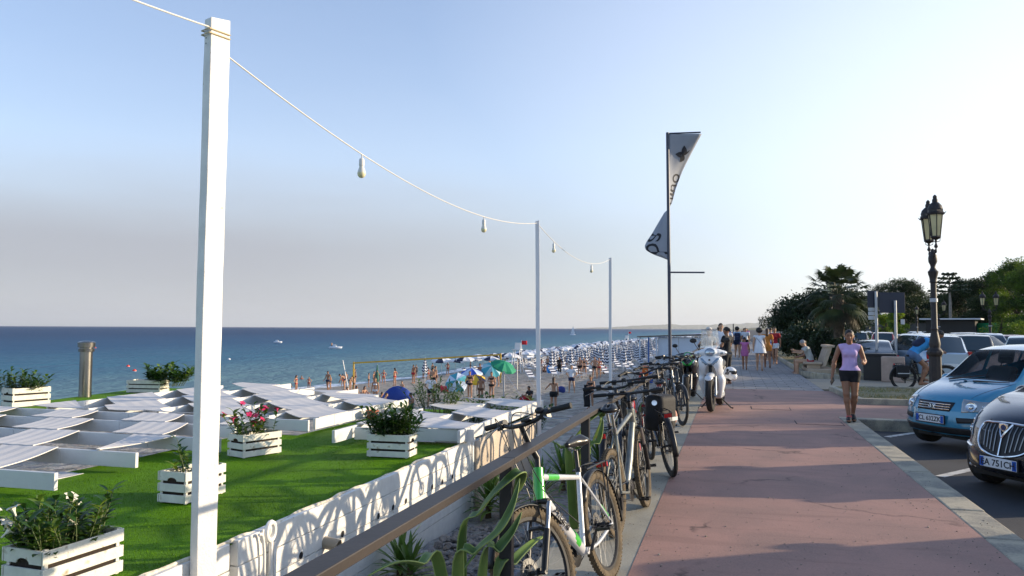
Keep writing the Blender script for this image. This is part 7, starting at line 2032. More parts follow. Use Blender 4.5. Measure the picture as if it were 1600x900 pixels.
# her shoes and phone
B = Blob()
s_ = 1.63 / 1.75
for q in 'LR':
    a = np.array(W1['an' + q]) * s_; t = np.array(W1['to' + q]) * s_; d = t - a
    B.cap(a + [0, .03, -.04], t - d * .1, .043, .038, k=.02); B.cap(a + [0, 0, -.02], t - d * .4, .046, .036, k=.02)
P, Q = B.mesh(.009, .02, planes=[((0, 0, .15), (0, 0, 1))]); blob_obj('shoes', (P, Q), mat('shoe_black', (.02, .018, .02), .6), wom)
mb = MB(); a = np.array(W1['anR']) * s_; mb.lathe([(.040, -.01), (.046, .0), (.044, .03), (.038, .035)], 14, Matrix.Translation(V(a) + V((0, 0, .0)))); mb.build('sock', mat('sock_coral', (.65, .12, .12), .8), wom)
hR = V(W1['haR']) * s_; ph = wom.matrix_basis.copy()
pw = Matrix.Rotation(wom.rotation_euler.z, 3, 'Z') @ (hR + V((.01, -.03, -.02))) + V(wom.location)
mb = MB(); mb.box((0, 0, 0), (.012, .072, .145), Euler((R(50), 0, R(20))).to_matrix()); tag(mb.build('phone', M_BPL, loc=pw, bevel=.004), 'black phone in the hand of the woman in the lilac top', 'phone')
mb = MB(); hd = V(W1['head']) * s_
for sx in (-1, 1): mb.tube([hd + V((sx * .083, -.01, -.02)), hd + V((sx * .080, -.03, -.06))], .006, 6)
mb.build('earphones', mat('earphone_white', (.7, .7, .7), .4), wom)
# ---- promenade people
def pz(px, py): return onz(px, py, .005)
def hgt(px, ytop, yb, z=0.0):
    p = onz(px, yb, z); d = -(CR.transposed() @ (p - V((0, 0, CAM_H)))).z; return p, (yb - ytop) / 1200 * d
p, h = hgt(1187, 505, 580); g1 = person('woman walking away in a loose white sleeveless dress with a thin shoulder strap', (p.x, p.y, .004), face_to(0, az=2), 'walk', 1.66, .016, 1, 'dark', 'afro', (('tunic', WHF, .018, .30),), True)
mb = MB(); mb.tube(catmull([(.15, .04, 1.36), (.02, .155, 1.2), (-.14, .16, 1.0), (-.2, .06, .9)], 5), .008, 5); mb.build('strap', NAVF, g1)
person('girl walking away in a short pink dress, holding hands with the woman in white', (p.x - .55, p.y + .7, .004), face_to(0, az=4), 'walk', 1.32, .016, 2, 'dark', 'bun', (('tunic', PNKF, .016, .21),), True)
person('person in an orange shirt walking just right of the woman in the white dress', (p.x + .40, p.y + 2.6, .004), face_to(0, az=0), 'walk', 1.68, .018, 2, 'brown', 'long', (('tshirt', ORGF, .02), ('shorts', ORGF, .02)), True)
p, h = hgt(1152, 506, 559); bp = person('man walking away with a navy backpack over a pale blue shirt', (p.x, p.y, .004), face_to(0, az=-4), 'walk', 1.74, .018, 1, 'dark', 'afro', (('tshirt', fab('pale_blue', (.40, .52, .66)), .02), ('shorts', NAVF, .02)))
B = Blob(); B.bx((0, .22, 1.20), (.16, .09, .24), .08); B.bx((0, .32, 1.10), (.11, .04, .12), .04); blob_obj('backpack', B.mesh(.02, .03), NAVF, bp)
mb = MB(); mb.tube([(-.22, .1, .8), (-.20, .12, 1.95)], .03, 8); tag(mb.build('beach_umbrella_bag', M_POLE, loc=(p.x, p.y, 0)), 'dark rolled beach umbrella carried upright by the man with the navy backpack', 'umbrella')
p = pz(1136, 578); person('person in a black outfit standing behind the scooter with one arm bent', (-.16, 24.0, .004), face_to(0, az=-60), 'fold', 1.70, .014, 2, 'dark', 'bun', (('tshirt', BLKF, .02), ('trousers', BLKF, .014)), True)
person('man in a white and blue t-shirt behind the person in black', (-.40, 28.5, .004), face_to(0, az=170), 'stand', 1.84, .018, 1, 'dark', 'short', (('tshirt', WHF, .02), ('shorts', NAVF, .02)))
person('older person with a pale sun hat beside the person in black', (-.72, 25.3, .004), face_to(0, az=150), 'hips', 1.66, .018, 1, 'grey', 'short', (('tshirt', fab('pale_grey', (.50, .50, .50)), .02), ('trunks', GRYF, .02)))
mb = MB(); mb.lathe([(.17, 0), (.10, .02), (.09, .08), (.05, .11), (0, .12)], 18); tag(mb.build('sun_hat', mat('hat_straw', (.60, .58, .54), .8), loc=(-.72, 25.33, 1.60)), 'pale round sun hat worn by the older person beside the person in black', 'hat')
rg = random.Random(31)
lbs = ['man in a dark shirt far along the promenade', 'woman in a pale dress far along the promenade', 'person in red far along the promenade', 'person in white shorts far along the promenade', 'person in blue far along the promenade', 'couple member in grey far along the promenade', 'tall person in navy far along the promenade', 'child in orange far along the promenade', 'person in black far along the promenade, left side', 'person in pink far along the promenade, left side', 'person in beige far along the promenade, near the trees', 'person in denim far along the promenade, near the trees', 'woman in a red skirt near the parked scooters', 'man in white near the parked scooters']
cl = [BLKF, WHF, REDF, WHF, BLUF, GRYF, NAVF, ORGF, BLKF, PNKF, fab('beige', (.5, .42, .3)), DBLF, REDF, WHF]
for i, lb in enumerate(lbs):
    y = 34 + i * 5.5 if i < 12 else 36 + i; x = rg.uniform(-.6, 2.0)
    if i >= 12: x, y = 1.9, 38 + 4 * (i - 12)
    person(lb, (x, y, .004), face_to(0, az=rg.choice((0, 180)) + rg.uniform(-15, 15)), rg.choice(('walk', 'stand', 'walk')), 1.72 if i != 7 else 1.25, .028, i % 3, rg.choice(('dark', 'brown')), 'short', (('tshirt', cl[i], .02), ('shorts', cl[(i + 5) % 14], .02)), i % 2 == 0, group='walkers far along the promenade')
# ---- bench sitters
SB = shifted(POSE['sit'], head=(0, -.20, 1.20), neck=(0, -.12, 1.06), chest=(0, -.04, .90), shL=(.175, -.09, 1.01), shR=(-.175, -.09, 1.01), elR=(-.23, -.28, .88), wrR=(-.18, -.48, .92), haR=(-.16, -.56, .94), elL=(.23, -.28, .84), wrL=(.16, -.46, .86), haL=(.14, -.54, .86))
person('grey-haired man in a pale grey t-shirt and red shorts sitting on the stone bench', (2.72, 30.6, -.07), face_to(0, az=-90), SB, 1.76, .015, 1, 'grey', 'short', (('tshirt', fab('stone_grey', (.42, .43, .40)), .022), ('trunks', REDF, .018)), fat=1.1)
mb = MB(); mb.tube(catmull([(0, -.0, 0), (.10, -.16, -.16), (.16, -.20, -.36)], 5), .012, 5); 
tag(mb.build('shoulder_strap', BLKF, loc=(2.78, 30.55, 1.0)), 'dark shoulder strap of the grey-haired man on the bench', 'bag strap')
person('person in dark clothes sitting behind the grey-haired man on the bench', (2.72, 31.4, -.07), face_to(0, az=-88), 'sit', 1.70, .018, 2, 'dark', 'short', (('tshirt', BLKF, .02), ('shorts', NAVF, .02)))
# ---- cyclist behind the lamp post
cyc = onz(1412, 610, .01); a = R(10)
cb = bicycle('bicycle ridden by the man in the light blue shirt, with black saddlebags', (cyc.x, cyc.y, .008), (cyc.x + 1.1 * math.cos(a), cyc.y + 1.1 * math.sin(a) * .9, .008), 0, frame_m=M_BLKP, accent=M_REDP, knob=False, bar='swept', guards=True, rack=True, saddle_z=.95, bag=mat('bag_black', (.015, .015, .017), .75), group='bicycles in use')
CY = dict(head=(0, -.74, 1.52), neck=(0, -.58, 1.40), chest=(0, -.36, 1.28), waist=(0, -.14, 1.12), pelvis=(0, -.02, 1.00), shL=(.17, -.44, 1.34), elL=(.24, -.52, 1.14), wrL=(.24, -.66, 1.07), haL=(.24, -.74, 1.05), shR=(-.17, -.44, 1.34), elR=(-.24, -.52, 1.14), wrR=(-.24, -.66, 1.07), haR=(-.24, -.74, 1.05),
    hiL=(.09, -.04, .97), knL=(.11, -.42, .72), anL=(.11, -.30, .34), toL=(.12, -.46, .28), hiR=(-.09, -.04, .97), knR=(-.11, -.36, .62), anR=(-.11, -.18, .24), toR=(-.12, -.35, .20))
cm = person('man in a light blue shirt cycling behind the big lamp post', (cyc.x + .22 * math.cos(a), cyc.y + .22 * math.sin(a), .0), a + math.pi / 2, CY, 1.75, .015, 2, 'dark', 'short', (('tshirt', fab('sky', (.05, .30, .62)), .022), ('shorts', DBLF, .018)))
B = Blob(); B.bx((0, -.20, 1.30), (.13, .17, .10), .08, rot=Matrix.Rotation(R(-30), 3, 'X')); blob_obj('backpack', B.mesh(.018, .03), NAVF, cm)
# ---- beach people (photographed foot pixel, facing azimuth, pose, height, garments)
def tanned(lab, px, py, az, pose, h, wear, skin=0, hair='dark', hs='short', fem=False, fat=1.0, res=.022, sink=0.0):
    p = onbeach(px, py); return person(lab, (p.x, p.y, p.z - sink), face_to(0, az=az), pose, h, res, skin, hair, hs, wear, fem, fat=fat, group='people on the beach')
BP = [
 ('woman in a black bikini holding a long black cover-up near the thin white post', 923, 639, 200, 'fold', 1.68, (('bra', BLKF), ('brief', BLKF)), 0, 'dark', 'long', True),
 ('woman in a black skirt walking away with a dark blue bag', 865, 643, -5, 'reach', 1.66, (('shorts', BLKF, .03),), 0, 'brown', 'long', True),
 ('man in a white t-shirt and dark shorts between the two right-hand white posts', 893, 614, 175, 'hips', 1.76, (('tshirt', WHF, .02), ('shorts', NAVF, .02)), 1, 'dark', 'short', False),
 ('man in a white t-shirt and black shorts with hands on hips behind the low bushes', 673, 636, 150, 'hips', 1.74, (('tshirt', WHF, .02), ('shorts', BLKF, .02)), 0, 'dark', 'short', False),
 ('woman in a black bikini facing the man in the white t-shirt', 734, 622, 180, 'fold', 1.66, (('bra', BLKF), ('brief', BLKF)), 0, 'brown', 'bun', True),
 ('slim boy in brown trunks standing right of the woman in the black bikini', 751, 630, 170, 'stand', 1.50, (('brief', fab('brown', (.12, .06, .03))),), 2, 'dark', 'short', False),
 ('woman in a black swimsuit standing at the right of the ball players', 768, 625, 190, 'fold', 1.64, (('bra', BLKF), ('brief', BLKF, .014)), 0, 'brown', 'pony', True),
 ('bare-chested man running along the waterline', 512, 612, 190, 'walk', 1.80, (('trunks', NAVF, .02),), 2, 'dark', 'short', False),
 ('woman in a red swimsuit at the waterline left of the running man', 471, 607, 150, 'hips', 1.66, (('bra', REDF), ('brief', REDF)), 0, 'dark', 'bun', True),
 ('bather leaning forward at the water edge', 538, 609, 250, 'bend', 1.70, (('brief', NAVF),), 0, 'dark', 'short', False),
 ('second bather leaning beside the net post', 547, 610, 100, 'bend', 1.65, (('brief', BLKF),), 1, 'brown', 'long', True),
 ('bather beside the yellow net post', 553, 611, 60, 'stand', 1.2, (('brief', BLKF),), 0, 'dark', 'short', False),
 ('tall bather standing on the shore below the net', 646, 599, 200, 'stand', 1.76, (('trunks', REDF, .02),), 2, 'dark', 'short', False),
 ('bather next to the closed green umbrella', 589, 612, 150, 'stand', 1.72, (('brief', BLKF),), 2, 'dark', 'short', False),
 ('woman in a white cap standing among the seated group', 586, 632, 170, 'stand', 1.62, (('bra', WHF), ('brief', WHF)), 0, 'brown', 'long', True),
 ('boy in blue trunks sitting on the left of the seated group', 597, 634, 40, 'floor', 1.6, (('trunks', BLUF, .02),), 0, 'dark', 'short', False),
 ('boy in turquoise trunks sitting on the right of the seated group', 604, 636, 60, 'floor', 1.6, (('trunks', fab('turquoise', (.05, .35, .45)), .02),), 1, 'brown', 'short', False),
 ('person with sunglasses lying propped up on the pebbles', 557, 622, 100, 'floor', 1.7, (('brief', BLKF),), 2, 'dark', 'short', False),
 ('person lying beside the one with sunglasses', 570, 622, 120, 'floor', 1.65, (('brief', BLKF),), 0, 'dark', 'long', True),
 ('head and shoulders of a sunbather just above the canopy', 542, 622, 200, 'floor', 1.6, (('brief', REDF),), 2, 'dark', 'short', False),
 ('child in front of the blue tent', 628, 626, 200, 'stand', 1.25, (('brief', REDF),), 1, 'brown', 'short', False),
 ('tanned man sitting just right of the blue tent', 641, 640, 230, 'floor', 1.78, (('trunks', BLKF, .02),), 2, 'dark', 'short', False),
 ('man standing behind the man in the white t-shirt', 676, 612, 10, 'stand', 1.78, (('trunks', BLKF, .02),), 0, 'dark', 'short', False),
 ('second man standing behind the man in the white t-shirt', 680, 606, 30, 'stand', 1.76, (('trunks', NAVF, .02),), 0, 'brown', 'short', False),
 ('sunbather lying on the pebbles right of the men', 690, 607, 110, 'lie', 1.7, (('brief', REDF),), 2, 'dark', 'short', False),
 ('sunbather lying on a dark towel in mid beach', 712, 604, 100, 'lie', 1.7, (('brief', BLKF),), 2, 'dark', 'long', True),
 ('man in dark clothes sitting with red trousers on the sand by the white post', 826, 628, 215, 'floor', 1.74, (('tshirt', BLKF, .02), ('trousers', REDF, .02)), 2, 'dark', 'short', False),
 ('man standing under the yellow umbrella', 750, 601, 190, 'stand', 1.74, (('trunks', BLKF, .02),), 2, 'dark', 'short', False),
 ('woman under the green umbrella', 776, 604, 190, 'hips', 1.64, (('bra', ORGF), ('brief', ORGF)), 0, 'brown', 'long', True),
 ('man under the green umbrella', 771, 602, 170, 'stand', 1.76, (('trunks', BLKF, .02),), 2, 'dark', 'short', False),
 ('person in black standing before the closed striped umbrellas', 874, 586, 170, 'stand', 1.72, (('tshirt', BLKF, .02), ('trousers', BLKF, .02)), 2, 'dark', 'long', True),
 ('bare-chested man in dark trunks left of the seated family', 906, 590, 180, 'stand', 1.76, (('trunks', BLKF, .02),), 0, 'dark', 'short', False),
 ('woman beside the bare-chested man in dark trunks', 913, 588, 170, 'hips', 1.64, (('bra', BLKF), ('brief', BLKF)), 0, 'brown', 'long', True),
 ('tanned man standing right of the couple near the thin post', 929, 592, 185, 'hips', 1.80, (('trunks', BLKF, .02),), 0, 'dark', 'short', False),
 ('tanned woman near the thin post with her arms folded', 936, 590, 165, 'fold', 1.66, (('bra', REDF), ('brief', REDF)), 0, 'dark', 'long', True),
 ('person in red sitting on the sand just left of the far white post', 943, 584, 200, 'floor', 1.7, (('tshirt', REDF, .02),), 2, 'dark', 'short', False),
 ('seated bather under the first open umbrella on the left of the closed ones', 851, 582, 180, 'floor', 1.7, (('brief', BLKF),), 2, 'dark', 'short', False),
 ('standing bather under the pale umbrella behind the second post', 856, 580, 180, 'stand', 1.7, (('brief', NAVF),), 0, 'dark', 'short', False),
]
for b_ in BP: tanned(b_[0], b_[1], b_[2], b_[3], b_[4], b_[5], b_[6], b_[7], b_[8], b_[9], b_[10])
p = onbeach(923, 639); mb = MB(); mb.grid([[(p.x - .32 + .30 * u + .02 * math.sin(v * 9), p.y - .16 - .06 * math.sin(u * 5 + v * 3), p.z + .12 + 1.1 * v) for v in np.linspace(0, 1, 10)] for u in np.linspace(0, 1, 6)], 0, True)
tag(mb.build('cover_up', BLKF, at=p, solid=.01), 'long black cover-up hanging from the arm of the woman in the black bikini', 'garment')
p = onbeach(877, 623); B = Blob(); B.ell((0, 0, .45), (.24, .12, .18)); B.ell((.1, 0, .35), (.14, .1, .12)); blob_obj('beach_bag', B.mesh(.02, .04), fab('royal', (.03, .05, .22)), loc=(p.x, p.y, p.z + .1), label='dark blue beach bag carried by the woman in the black skirt', cat='bag')
# swimmers and people in the sea: head and shoulders above the water
for lb, px, py in (('swimmer head near the shore left of the woman in red', 454, 603), ('swimmer with a splash trail farther out', 537, 590)):
    d = ray(px, py); t = (SEA_Z + .1 - CAM_H) / d.z; p = V((0, 0, CAM_H)) + d * t
    root = thing('person', lb, 'person', (p.x, p.y, SEA_Z)); B = Blob(); B.ell((0, 0, .22), (.09, .11, .12)); B.cap((-.16, 0, -.02), (.16, 0, -.02), .10); B.cap((0, 0, 0), (0, 0, .15), .06); blob_obj('body', B.mesh(.02, .03), SKIN[0], root)
    B = Blob(); B.ell((0, .02, .26), (.1, .11, .11)); blob_obj('hair', B.mesh(.02, .02), HAIR['dark'], root)
# =================================================================== TREES AND BUSHES
M_BARK = mat('bark', (.10, .075, .055), .95, var=.3, vscale=5, bump=.8, bscale=12, bdist=.03)
M_BARKP = mat('bark_pale', (.26, .23, .19), .9, var=.3, vscale=5, bump=.5, bscale=12)
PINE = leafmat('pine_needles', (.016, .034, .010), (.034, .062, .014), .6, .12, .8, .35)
PINEL = leafmat('pine_needles_lit', (.035, .075, .012), (.12, .20, .024), .6, .3, .8, .35)  # brighter copy of the pine colour, sunlight on the crowns put into it
OAK = leafmat('holm_leaves', (.016, .032, .012), (.030, .055, .018), .55, .12, 2, .35)
YELL = leafmat('yellow_green_leaves', (.18, .26, .03), (.10, .18, .03), .5, .4, 1.5, .3)
def limbs(mb, rg, base, top, spread, n, r0):
    mb.tube(catmull([base, V(base).lerp(V(top), .5) + V((rg.uniform(-.3, .3), rg.uniform(-.3, .3), 0)), top], 5), [r0 * (1 - .6 * i / 10) for i in range(11)], 8)
    for i in range(n):
        t = rg.uniform(.35, .95); a = rg.uniform(0, 6.28); p = V(base).lerp(V(top), t); e = p + V((math.cos(a) * spread * rg.uniform(.5, 1), math.sin(a) * spread * rg.uniform(.5, 1), spread * rg.uniform(.25, .7)))
        mb.tube([p, (p + e) / 2 + V((0, 0, -.1)), e], [r0 * .35, r0 * .25, r0 * .1], 6)
def pine(label, x, y, h, w, seed, n=9000, leaf=.34, mt=None, fill=.35, kind='pine_tree', flat=.55, z0=-.19, grp='tall pines behind the car park'):
    rg = random.Random(seed); root = thing(kind, label, 'tree', (x, y, z0), group=grp)
    mb = MB(); limbs(mb, rg, V((0, 0, 0)), V((rg.uniform(-.5, .5), rg.uniform(-.5, .5), h * .82)), w * .35, 9, .18 + h * .012); mb.build('trunk', M_BARK, root)
    bl = []
    for i in range(15):
        a = rg.uniform(0, 6.28); r = w * .5 * rg.uniform(.15, .85); zz = h * rg.uniform(1 - flat, .95) - (r / w) * h * .12
        s = w * rg.uniform(.13, .24); bl.append(((r * math.cos(a), r * math.sin(a), zz), (s, s, s * .62)))
    bl.append(((0, 0, h * .86), (w * .26, w * .26, h * .13)))
    mb = MB(); leaf_cloud(mb, bl, n, leaf, seed, shell=fill, aspect=.30, up=.4); mb.build('crown', mt or PINE, root)
    return root
rg = random.Random(14)
# tall pines along the inland side of the car park, as seen from left to right in the photograph (px, top py, width px, depth)
TP = [(1372, 452, 60, 150, 'dark pine directly behind the big road sign'), (1409, 437, 66, 128, 'pine with a lit top rising just right of the road sign'), (1445, 470, 60, 135, 'low dark tree right behind the big lamp post'), (1478, 458, 62, 140, 'dark tree crown around the pale pole-like tree'),
      (1505, 447, 66, 118, 'pine in the middle of the right-hand tree line'), (1533, 436, 72, 112, 'broad dark pine left of the right-hand lamp post'), (1562, 424, 70, 108, 'pine behind the right-hand double lantern'), (1592, 407, 80, 100, 'tallest pine with sunlit yellow-green crown at the right edge'), (1620, 412, 90, 92, 'pine cut by the right edge of the picture'),
      (1425, 480, 70, 180, 'distant low tree between sign and lamp post'), (1345, 482, 50, 210, 'small distant tree between palm and road sign'), (1548, 452, 90, 135, 'second-row pine behind the right-hand lamp post'), (1492, 466, 90, 150, 'second-row pine behind the pale pole-like tree')]
for i, (px, py, wp, d, lb) in enumerate(TP):
    p = atd(px, 513, d); hh = (513.5 - py) / 1200 * d * 1.07 + 1.85
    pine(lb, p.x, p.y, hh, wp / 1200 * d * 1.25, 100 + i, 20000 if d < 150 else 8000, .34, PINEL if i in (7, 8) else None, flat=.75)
# the same tree line goes on towards the camera, outside the right edge of the picture
for i, (x, y) in enumerate(((34, 29.6), (34, 35), (36, 40), (38, 43), (36, 50), (39, 57), (36, 64), (40, 71), (37, 79), (41, 88), (43, 96))):
    pine('pine number %s of the tree line going on outside the right edge' % ('one two three four five six seven eight nine ten eleven'.split()[i]), x, y, (8.4, 8.7, 9)[i] if i < 3 else 9.4 + rg.uniform(-.3, .3), 7.4 if i < 3 else 8.2, 300 + i, 15000 if i < 6 else 7000, .6, flat=.92, fill=.15)
for i, (x, y, h) in enumerate(((31, 17.5, 9.2),)):  # unseen tree, added for the shade it throws on the turf
    pine(('lone unseen tree added outside the right edge to shade the turf', 'second low tree nearest the camera outside the right edge')[i], x, y, h, 2.3, 340 + i, 2600, .4, flat=.8, fill=.2)
# big rounded dark tree beside the promenade
t = thing('holm_oak', 'big dark rounded tree overhanging the promenade behind the bench', 'tree', (4.6, 47.5, .09), group=None)
mb = MB(); limbs(mb, rg, V((0, 0, 0)), V((-.3, 0, 3.2)), 1.2, 8, .22); mb.build('trunk', M_BARK, t)
mb = MB(); leaf_cloud(mb, [((-.9, 0, 2.4), (1.5, 1.5, 1.0)), ((.3, .2, 2.75), (1.7, 1.7, 1.05)), ((1.2, 0, 3.0), (1.4, 1.5, 1.05)), ((2.0, 0, 2.6), (1.2, 1.3, 1.1)), ((-1.4, 0, 2.0), (.9, 1.2, .7)), ((.6, 0, 1.8), (1.6, 1.4, .9))], 30000, .16, 5, shell=.55, aspect=.5); mb.build('crown', OAK, t)
for i, (px, py, dd_, rx, rz_, lb) in enumerate(((1268, 545, 37, 1.0, 1.15, 'dark bush under the big rounded tree, above the bench'), (1296, 552, 34, .8, 1.0, 'dark bush at the foot of the palm'), (1246, 550, 42, .9, .9, 'low dark bush between the bench and the scooters'), (1318, 560, 31, .7, .75, 'low bush right of the palm trunk'), (1290, 532, 39, 1.3, 1.4, 'tall dark bush between rounded tree and palm'))):
    p = atd(px, 513, dd_); t = thing('bush', lb, 'bush', (p.x, p.y, .09), group='dark bushes on the planting island')
    mb = MB(); limbs(mb, rg, V((0, 0, 0)), V((0, 0, rz_)), .4, 5, .06); mb.build('stem', M_BARK, t)
    mb = MB(); leaf_cloud(mb, [((rg.uniform(-.4, .4) * rx, rg.uniform(-.4, .4) * rx, rz_ * rg.uniform(.6, 1.1)), (rx * .75, rx * .75, rz_ * .6)) for _ in range(5)], 6500, .15, 50 + i, shell=.5); mb.build('foliage', OAK, t)
# fan palm
def fan_palm(label, loc, H, nf=46, Lf=1.25, seed=3, sc_=1.0):
    rg = random.Random(seed); t = thing('fan_palm', label, 'tree', loc)
    mb = MB(); mb.tube([(0, 0, 0), (.03, .02, H * .5), (0, 0, H)], [.26, .20, .22], 12); mb.build('trunk', mat('palm_trunk', (.09, .07, .05), .95, var=.4, vscale=9, bump=1, bscale=14, bdist=.03), t)
    live, dead = MB(), MB()
    for i in range(nf):
        a = i * 2.399 + rg.uniform(-.2, .2); k = i / nf; el = 1.35 - 2.5 * k + rg.uniform(-.1, .1)
        tgt = live if el > -.75 else dead; Lp = Lf * rg.uniform(.55, .75)
        d = V((math.cos(a) * math.cos(el), math.sin(a) * math.cos(el), math.sin(el))); p0 = V((0, 0, H)) + d * .1; p1 = p0 + d * Lp + V((0, 0, -.08))
        tgt.tube([p0, (p0 + p1) / 2 + V((0, 0, .03)), p1], [.014, .010, .007], 5)
        side = d.cross(V((0, 0, 1))).normalized(); upv = side.cross(d)
        for q in np.linspace(-1.25, 1.25, 17):
            dd2 = (d * math.cos(q) + side * math.sin(q)).normalized(); L2 = Lf * .55 * (1 - .25 * abs(q)) * rg.uniform(.85, 1.1); w = .030
            wv = dd2.cross(upv).normalized() * w; m_ = p1 + dd2 * L2 * .55; e = p1 + dd2 * L2 + V((0, 0, -L2 * .35))
            tgt.add([p1, m_ + wv, e, m_ - wv], [(0, 1, 2, 3)], 0, False)
    live.build('fronds', leafmat('palm_green', (.028, .045, .018), (.05, .07, .02), .5, .15, 1.5), t)
    dead.build('dead_fronds', leafmat('palm_dead', (.05, .045, .028), (.09, .075, .045), .8, .1, 2), t); return t
pp = atd(1310, 513, 31.5); fan_palm('shaggy dark fan palm rising beside the promenade', (pp.x, pp.y, .09), 3.0, 64, 1.25)
# Norfolk pine: pale straight trunk with tiered upturned branches at the top
p = atd(1485, 513, 92); nt_ = thing('norfolk_pine', 'slender pale-trunked tree with a flat tiered crown above the dark pines', 'tree', (p.x, p.y, -.19))
mb = MB(); mb.tube([(0, 0, 0), (.05, 0, 5), (0, 0, 8.6)], [.20, .16, .05], 8); mb.build('trunk', M_BARKP, nt_)
mb = MB()
for k in range(5):
    z = 6.4 + k * .5; L_ = 2.3 * (1 - k * .17)
    for j in range(7):
        a = j * 6.283 / 7 + k * .4; pts = catmull([(0, 0, z), (math.cos(a) * L_ * .5, math.sin(a) * L_ * .5, z + .10), (math.cos(a) * L_, math.sin(a) * L_, z - .15)], 3)
        mb.tube(pts, .06, 5)
        for s in (.45, .7, .95): mb.ell((math.cos(a) * L_ * s, math.sin(a) * L_ * s, z + .06 + .15 * s), (.20, .20, .15), 6, 4)
mb.build('branches', OAK, nt_)
# yellow-green plane tree with lights row, low bush at the right, green screen fence, shed
for px, py, d, w, m_, lb in ((1400, 484, 75, 2.6, YELL, 'bright yellow-green young tree between the sign posts'), (1382, 488, 80, 2.2, YELL, 'second yellow-green young tree left of the sign post'), (1570, 502, 78, 4.6, YELL, 'low yellow-green bush right of the green screen'), (1590, 501, 80, 3.6, YELL, 'low yellow-green bush at the right edge')):
    p = atd(px, 513, d); pine(lb, p.x, p.y, (513.5 - py) / 1200 * d + 1.85, w, int(px), 3500, .22, m_, kind='young_tree', flat=.75, grp='yellow-green trees by the car park')
a_, b_ = atd(1508, 513, 88), atd(1558, 513, 84); mb = MB(); mb.beam((a_.x, a_.y, 1.35), (b_.x, b_.y, 1.35), .05, 2.2)
tag(mb.build('screen_fence', mat('green_net', (.01, .28, .13), .8), at=(a_.x, a_.y, .3)), 'bright green net screen fence below the pines', 'fence')
a_ = atd(1488, 513, 86); sh = thing('shed', 'low dark shed with a thin white roof edge under the pines', 'shed', (a_.x, a_.y, -.19), R(-20))
mb = MB(); mb.cbox(-2.6, 2.2, 0, 3, 0, 3.0); mb.build('wall', mat('shed_dark', (.05, .045, .04), .9), sh); mb = MB(); mb.cbox(-3.2, 2.8, -.6, 3.4, 3.01, 3.16); mb.build('roof', MATS['white_metal'], sh)
mb = MB(); a_, b_ = atd(1340, 513, 150), atd(1640, 513, 105); mb.beam((a_.x, a_.y, 1.3), (b_.x, b_.y, 1.3), .4, 3.0); tag(mb.build('boundary_wall', mat('boundary_dark', (.09, .085, .075), .9, var=.3, vscale=.6), at=(a_.x, a_.y, -.2)), 'long low dark wall at the back of the car park', 'wall')
# far coast trees and pale buildings beyond the end of the promenade
rg = random.Random(9)
for i in range(8):
    y = 330 + i * 95; x = 14 + rg.uniform(-4, 10) + i * 9
    pine(['farthest shore tree group, %s from the left' % s for s in 'first second third fourth fifth sixth seventh eighth'.split()][i], x, y, rg.uniform(6, 9), rg.uniform(12, 22), 400 + i, 1500, 1.0, OAK, flat=.8, grp='far trees along the coast road')
for i, (x, y, w, h, c) in enumerate(((45, 620, 14, 9, (.5, .47, .42)), (22, 520, 10, 5, (.6, .58, .55)), (70, 480, 12, 12, (.52, .5, .46)), (60, 760, 20, 9, (.5, .45, .4)))):
    t = thing('far_building', ['tall pale block far along the coast road', 'low white hut far at the promenade end', 'pale apartment block rising left of the road sign', 'long beige building farthest along the coast'][i], 'building', (x, y, -.19))
    mb = MB(); mb.cbox(0, w, 0, 10, 0, h); mb.build('wall', mat('far_wall%d' % i, c, .8), t); mb = MB(); mb.cbox(-.4, w + .4, -.4, 10.4, h + .01, h + .5); mb.build('roof', mat('far_roof', (.30, .2, .15), .8), t)
    for r_ in range(int(h // 3)):
        for k in range(int(w // 3)):
            mb = MB(); mb.cbox(1 + k * 3, 2.2 + k * 3, -.03, 0, 1 + r_ * 3, 2.4 + r_ * 3); mb.build('window', M_DARK, t)
# =================================================================== BEACH FURNITURE
M_UW = mat('umbrella_white', (.70, .72, .76), .8); M_UB = mat('umbrella_navy', (.014, .02, .06), .8); M_PW = mat('pole_white', (.7, .7, .7), .4)
def pnl(n, i0): return [i0 if k % 2 else 0 for k in range(n)]
def open_umbrella(label, loc, mats, rz=0, tilt=0, R_=1.15, H=2.15, group=None, nose=None):
    root = thing('beach_umbrella', label, 'umbrella', loc, rz, group=group)
    M4 = Matrix.Translation((0, 0, H)) @ Matrix.Rotation(tilt, 4, 'X')
    mb = MB(); mb.tube([(0, 0, -.1), (0, 0, H)], .022, 6); mb.build('pole', M_PW, root)
    mb = MB(); n = 8
    for k in range(n):
        a0, a1 = 2 * math.pi * k / n, 2 * math.pi * (k + 1) / n; P_ = []
        for r in (0, .4, .75, 1.0):
            P_.append([M4 @ V((R_ * r * ((1 - t) * math.cos(a0) + t * math.cos(a1)), R_ * r * ((1 - t) * math.sin(a0) + t * math.sin(a1)), .08 - .34 * r ** 1.5 - .05 * math.sin(math.pi * t) * r)) for t in (0, .5, 1)])
        P_.append([q + V((0, 0, -.13)) for q in P_[-1]])
        mb.grid(P_, k % len(mats), False)
    mb.build('canopy', mats, root, solid=.006); return root
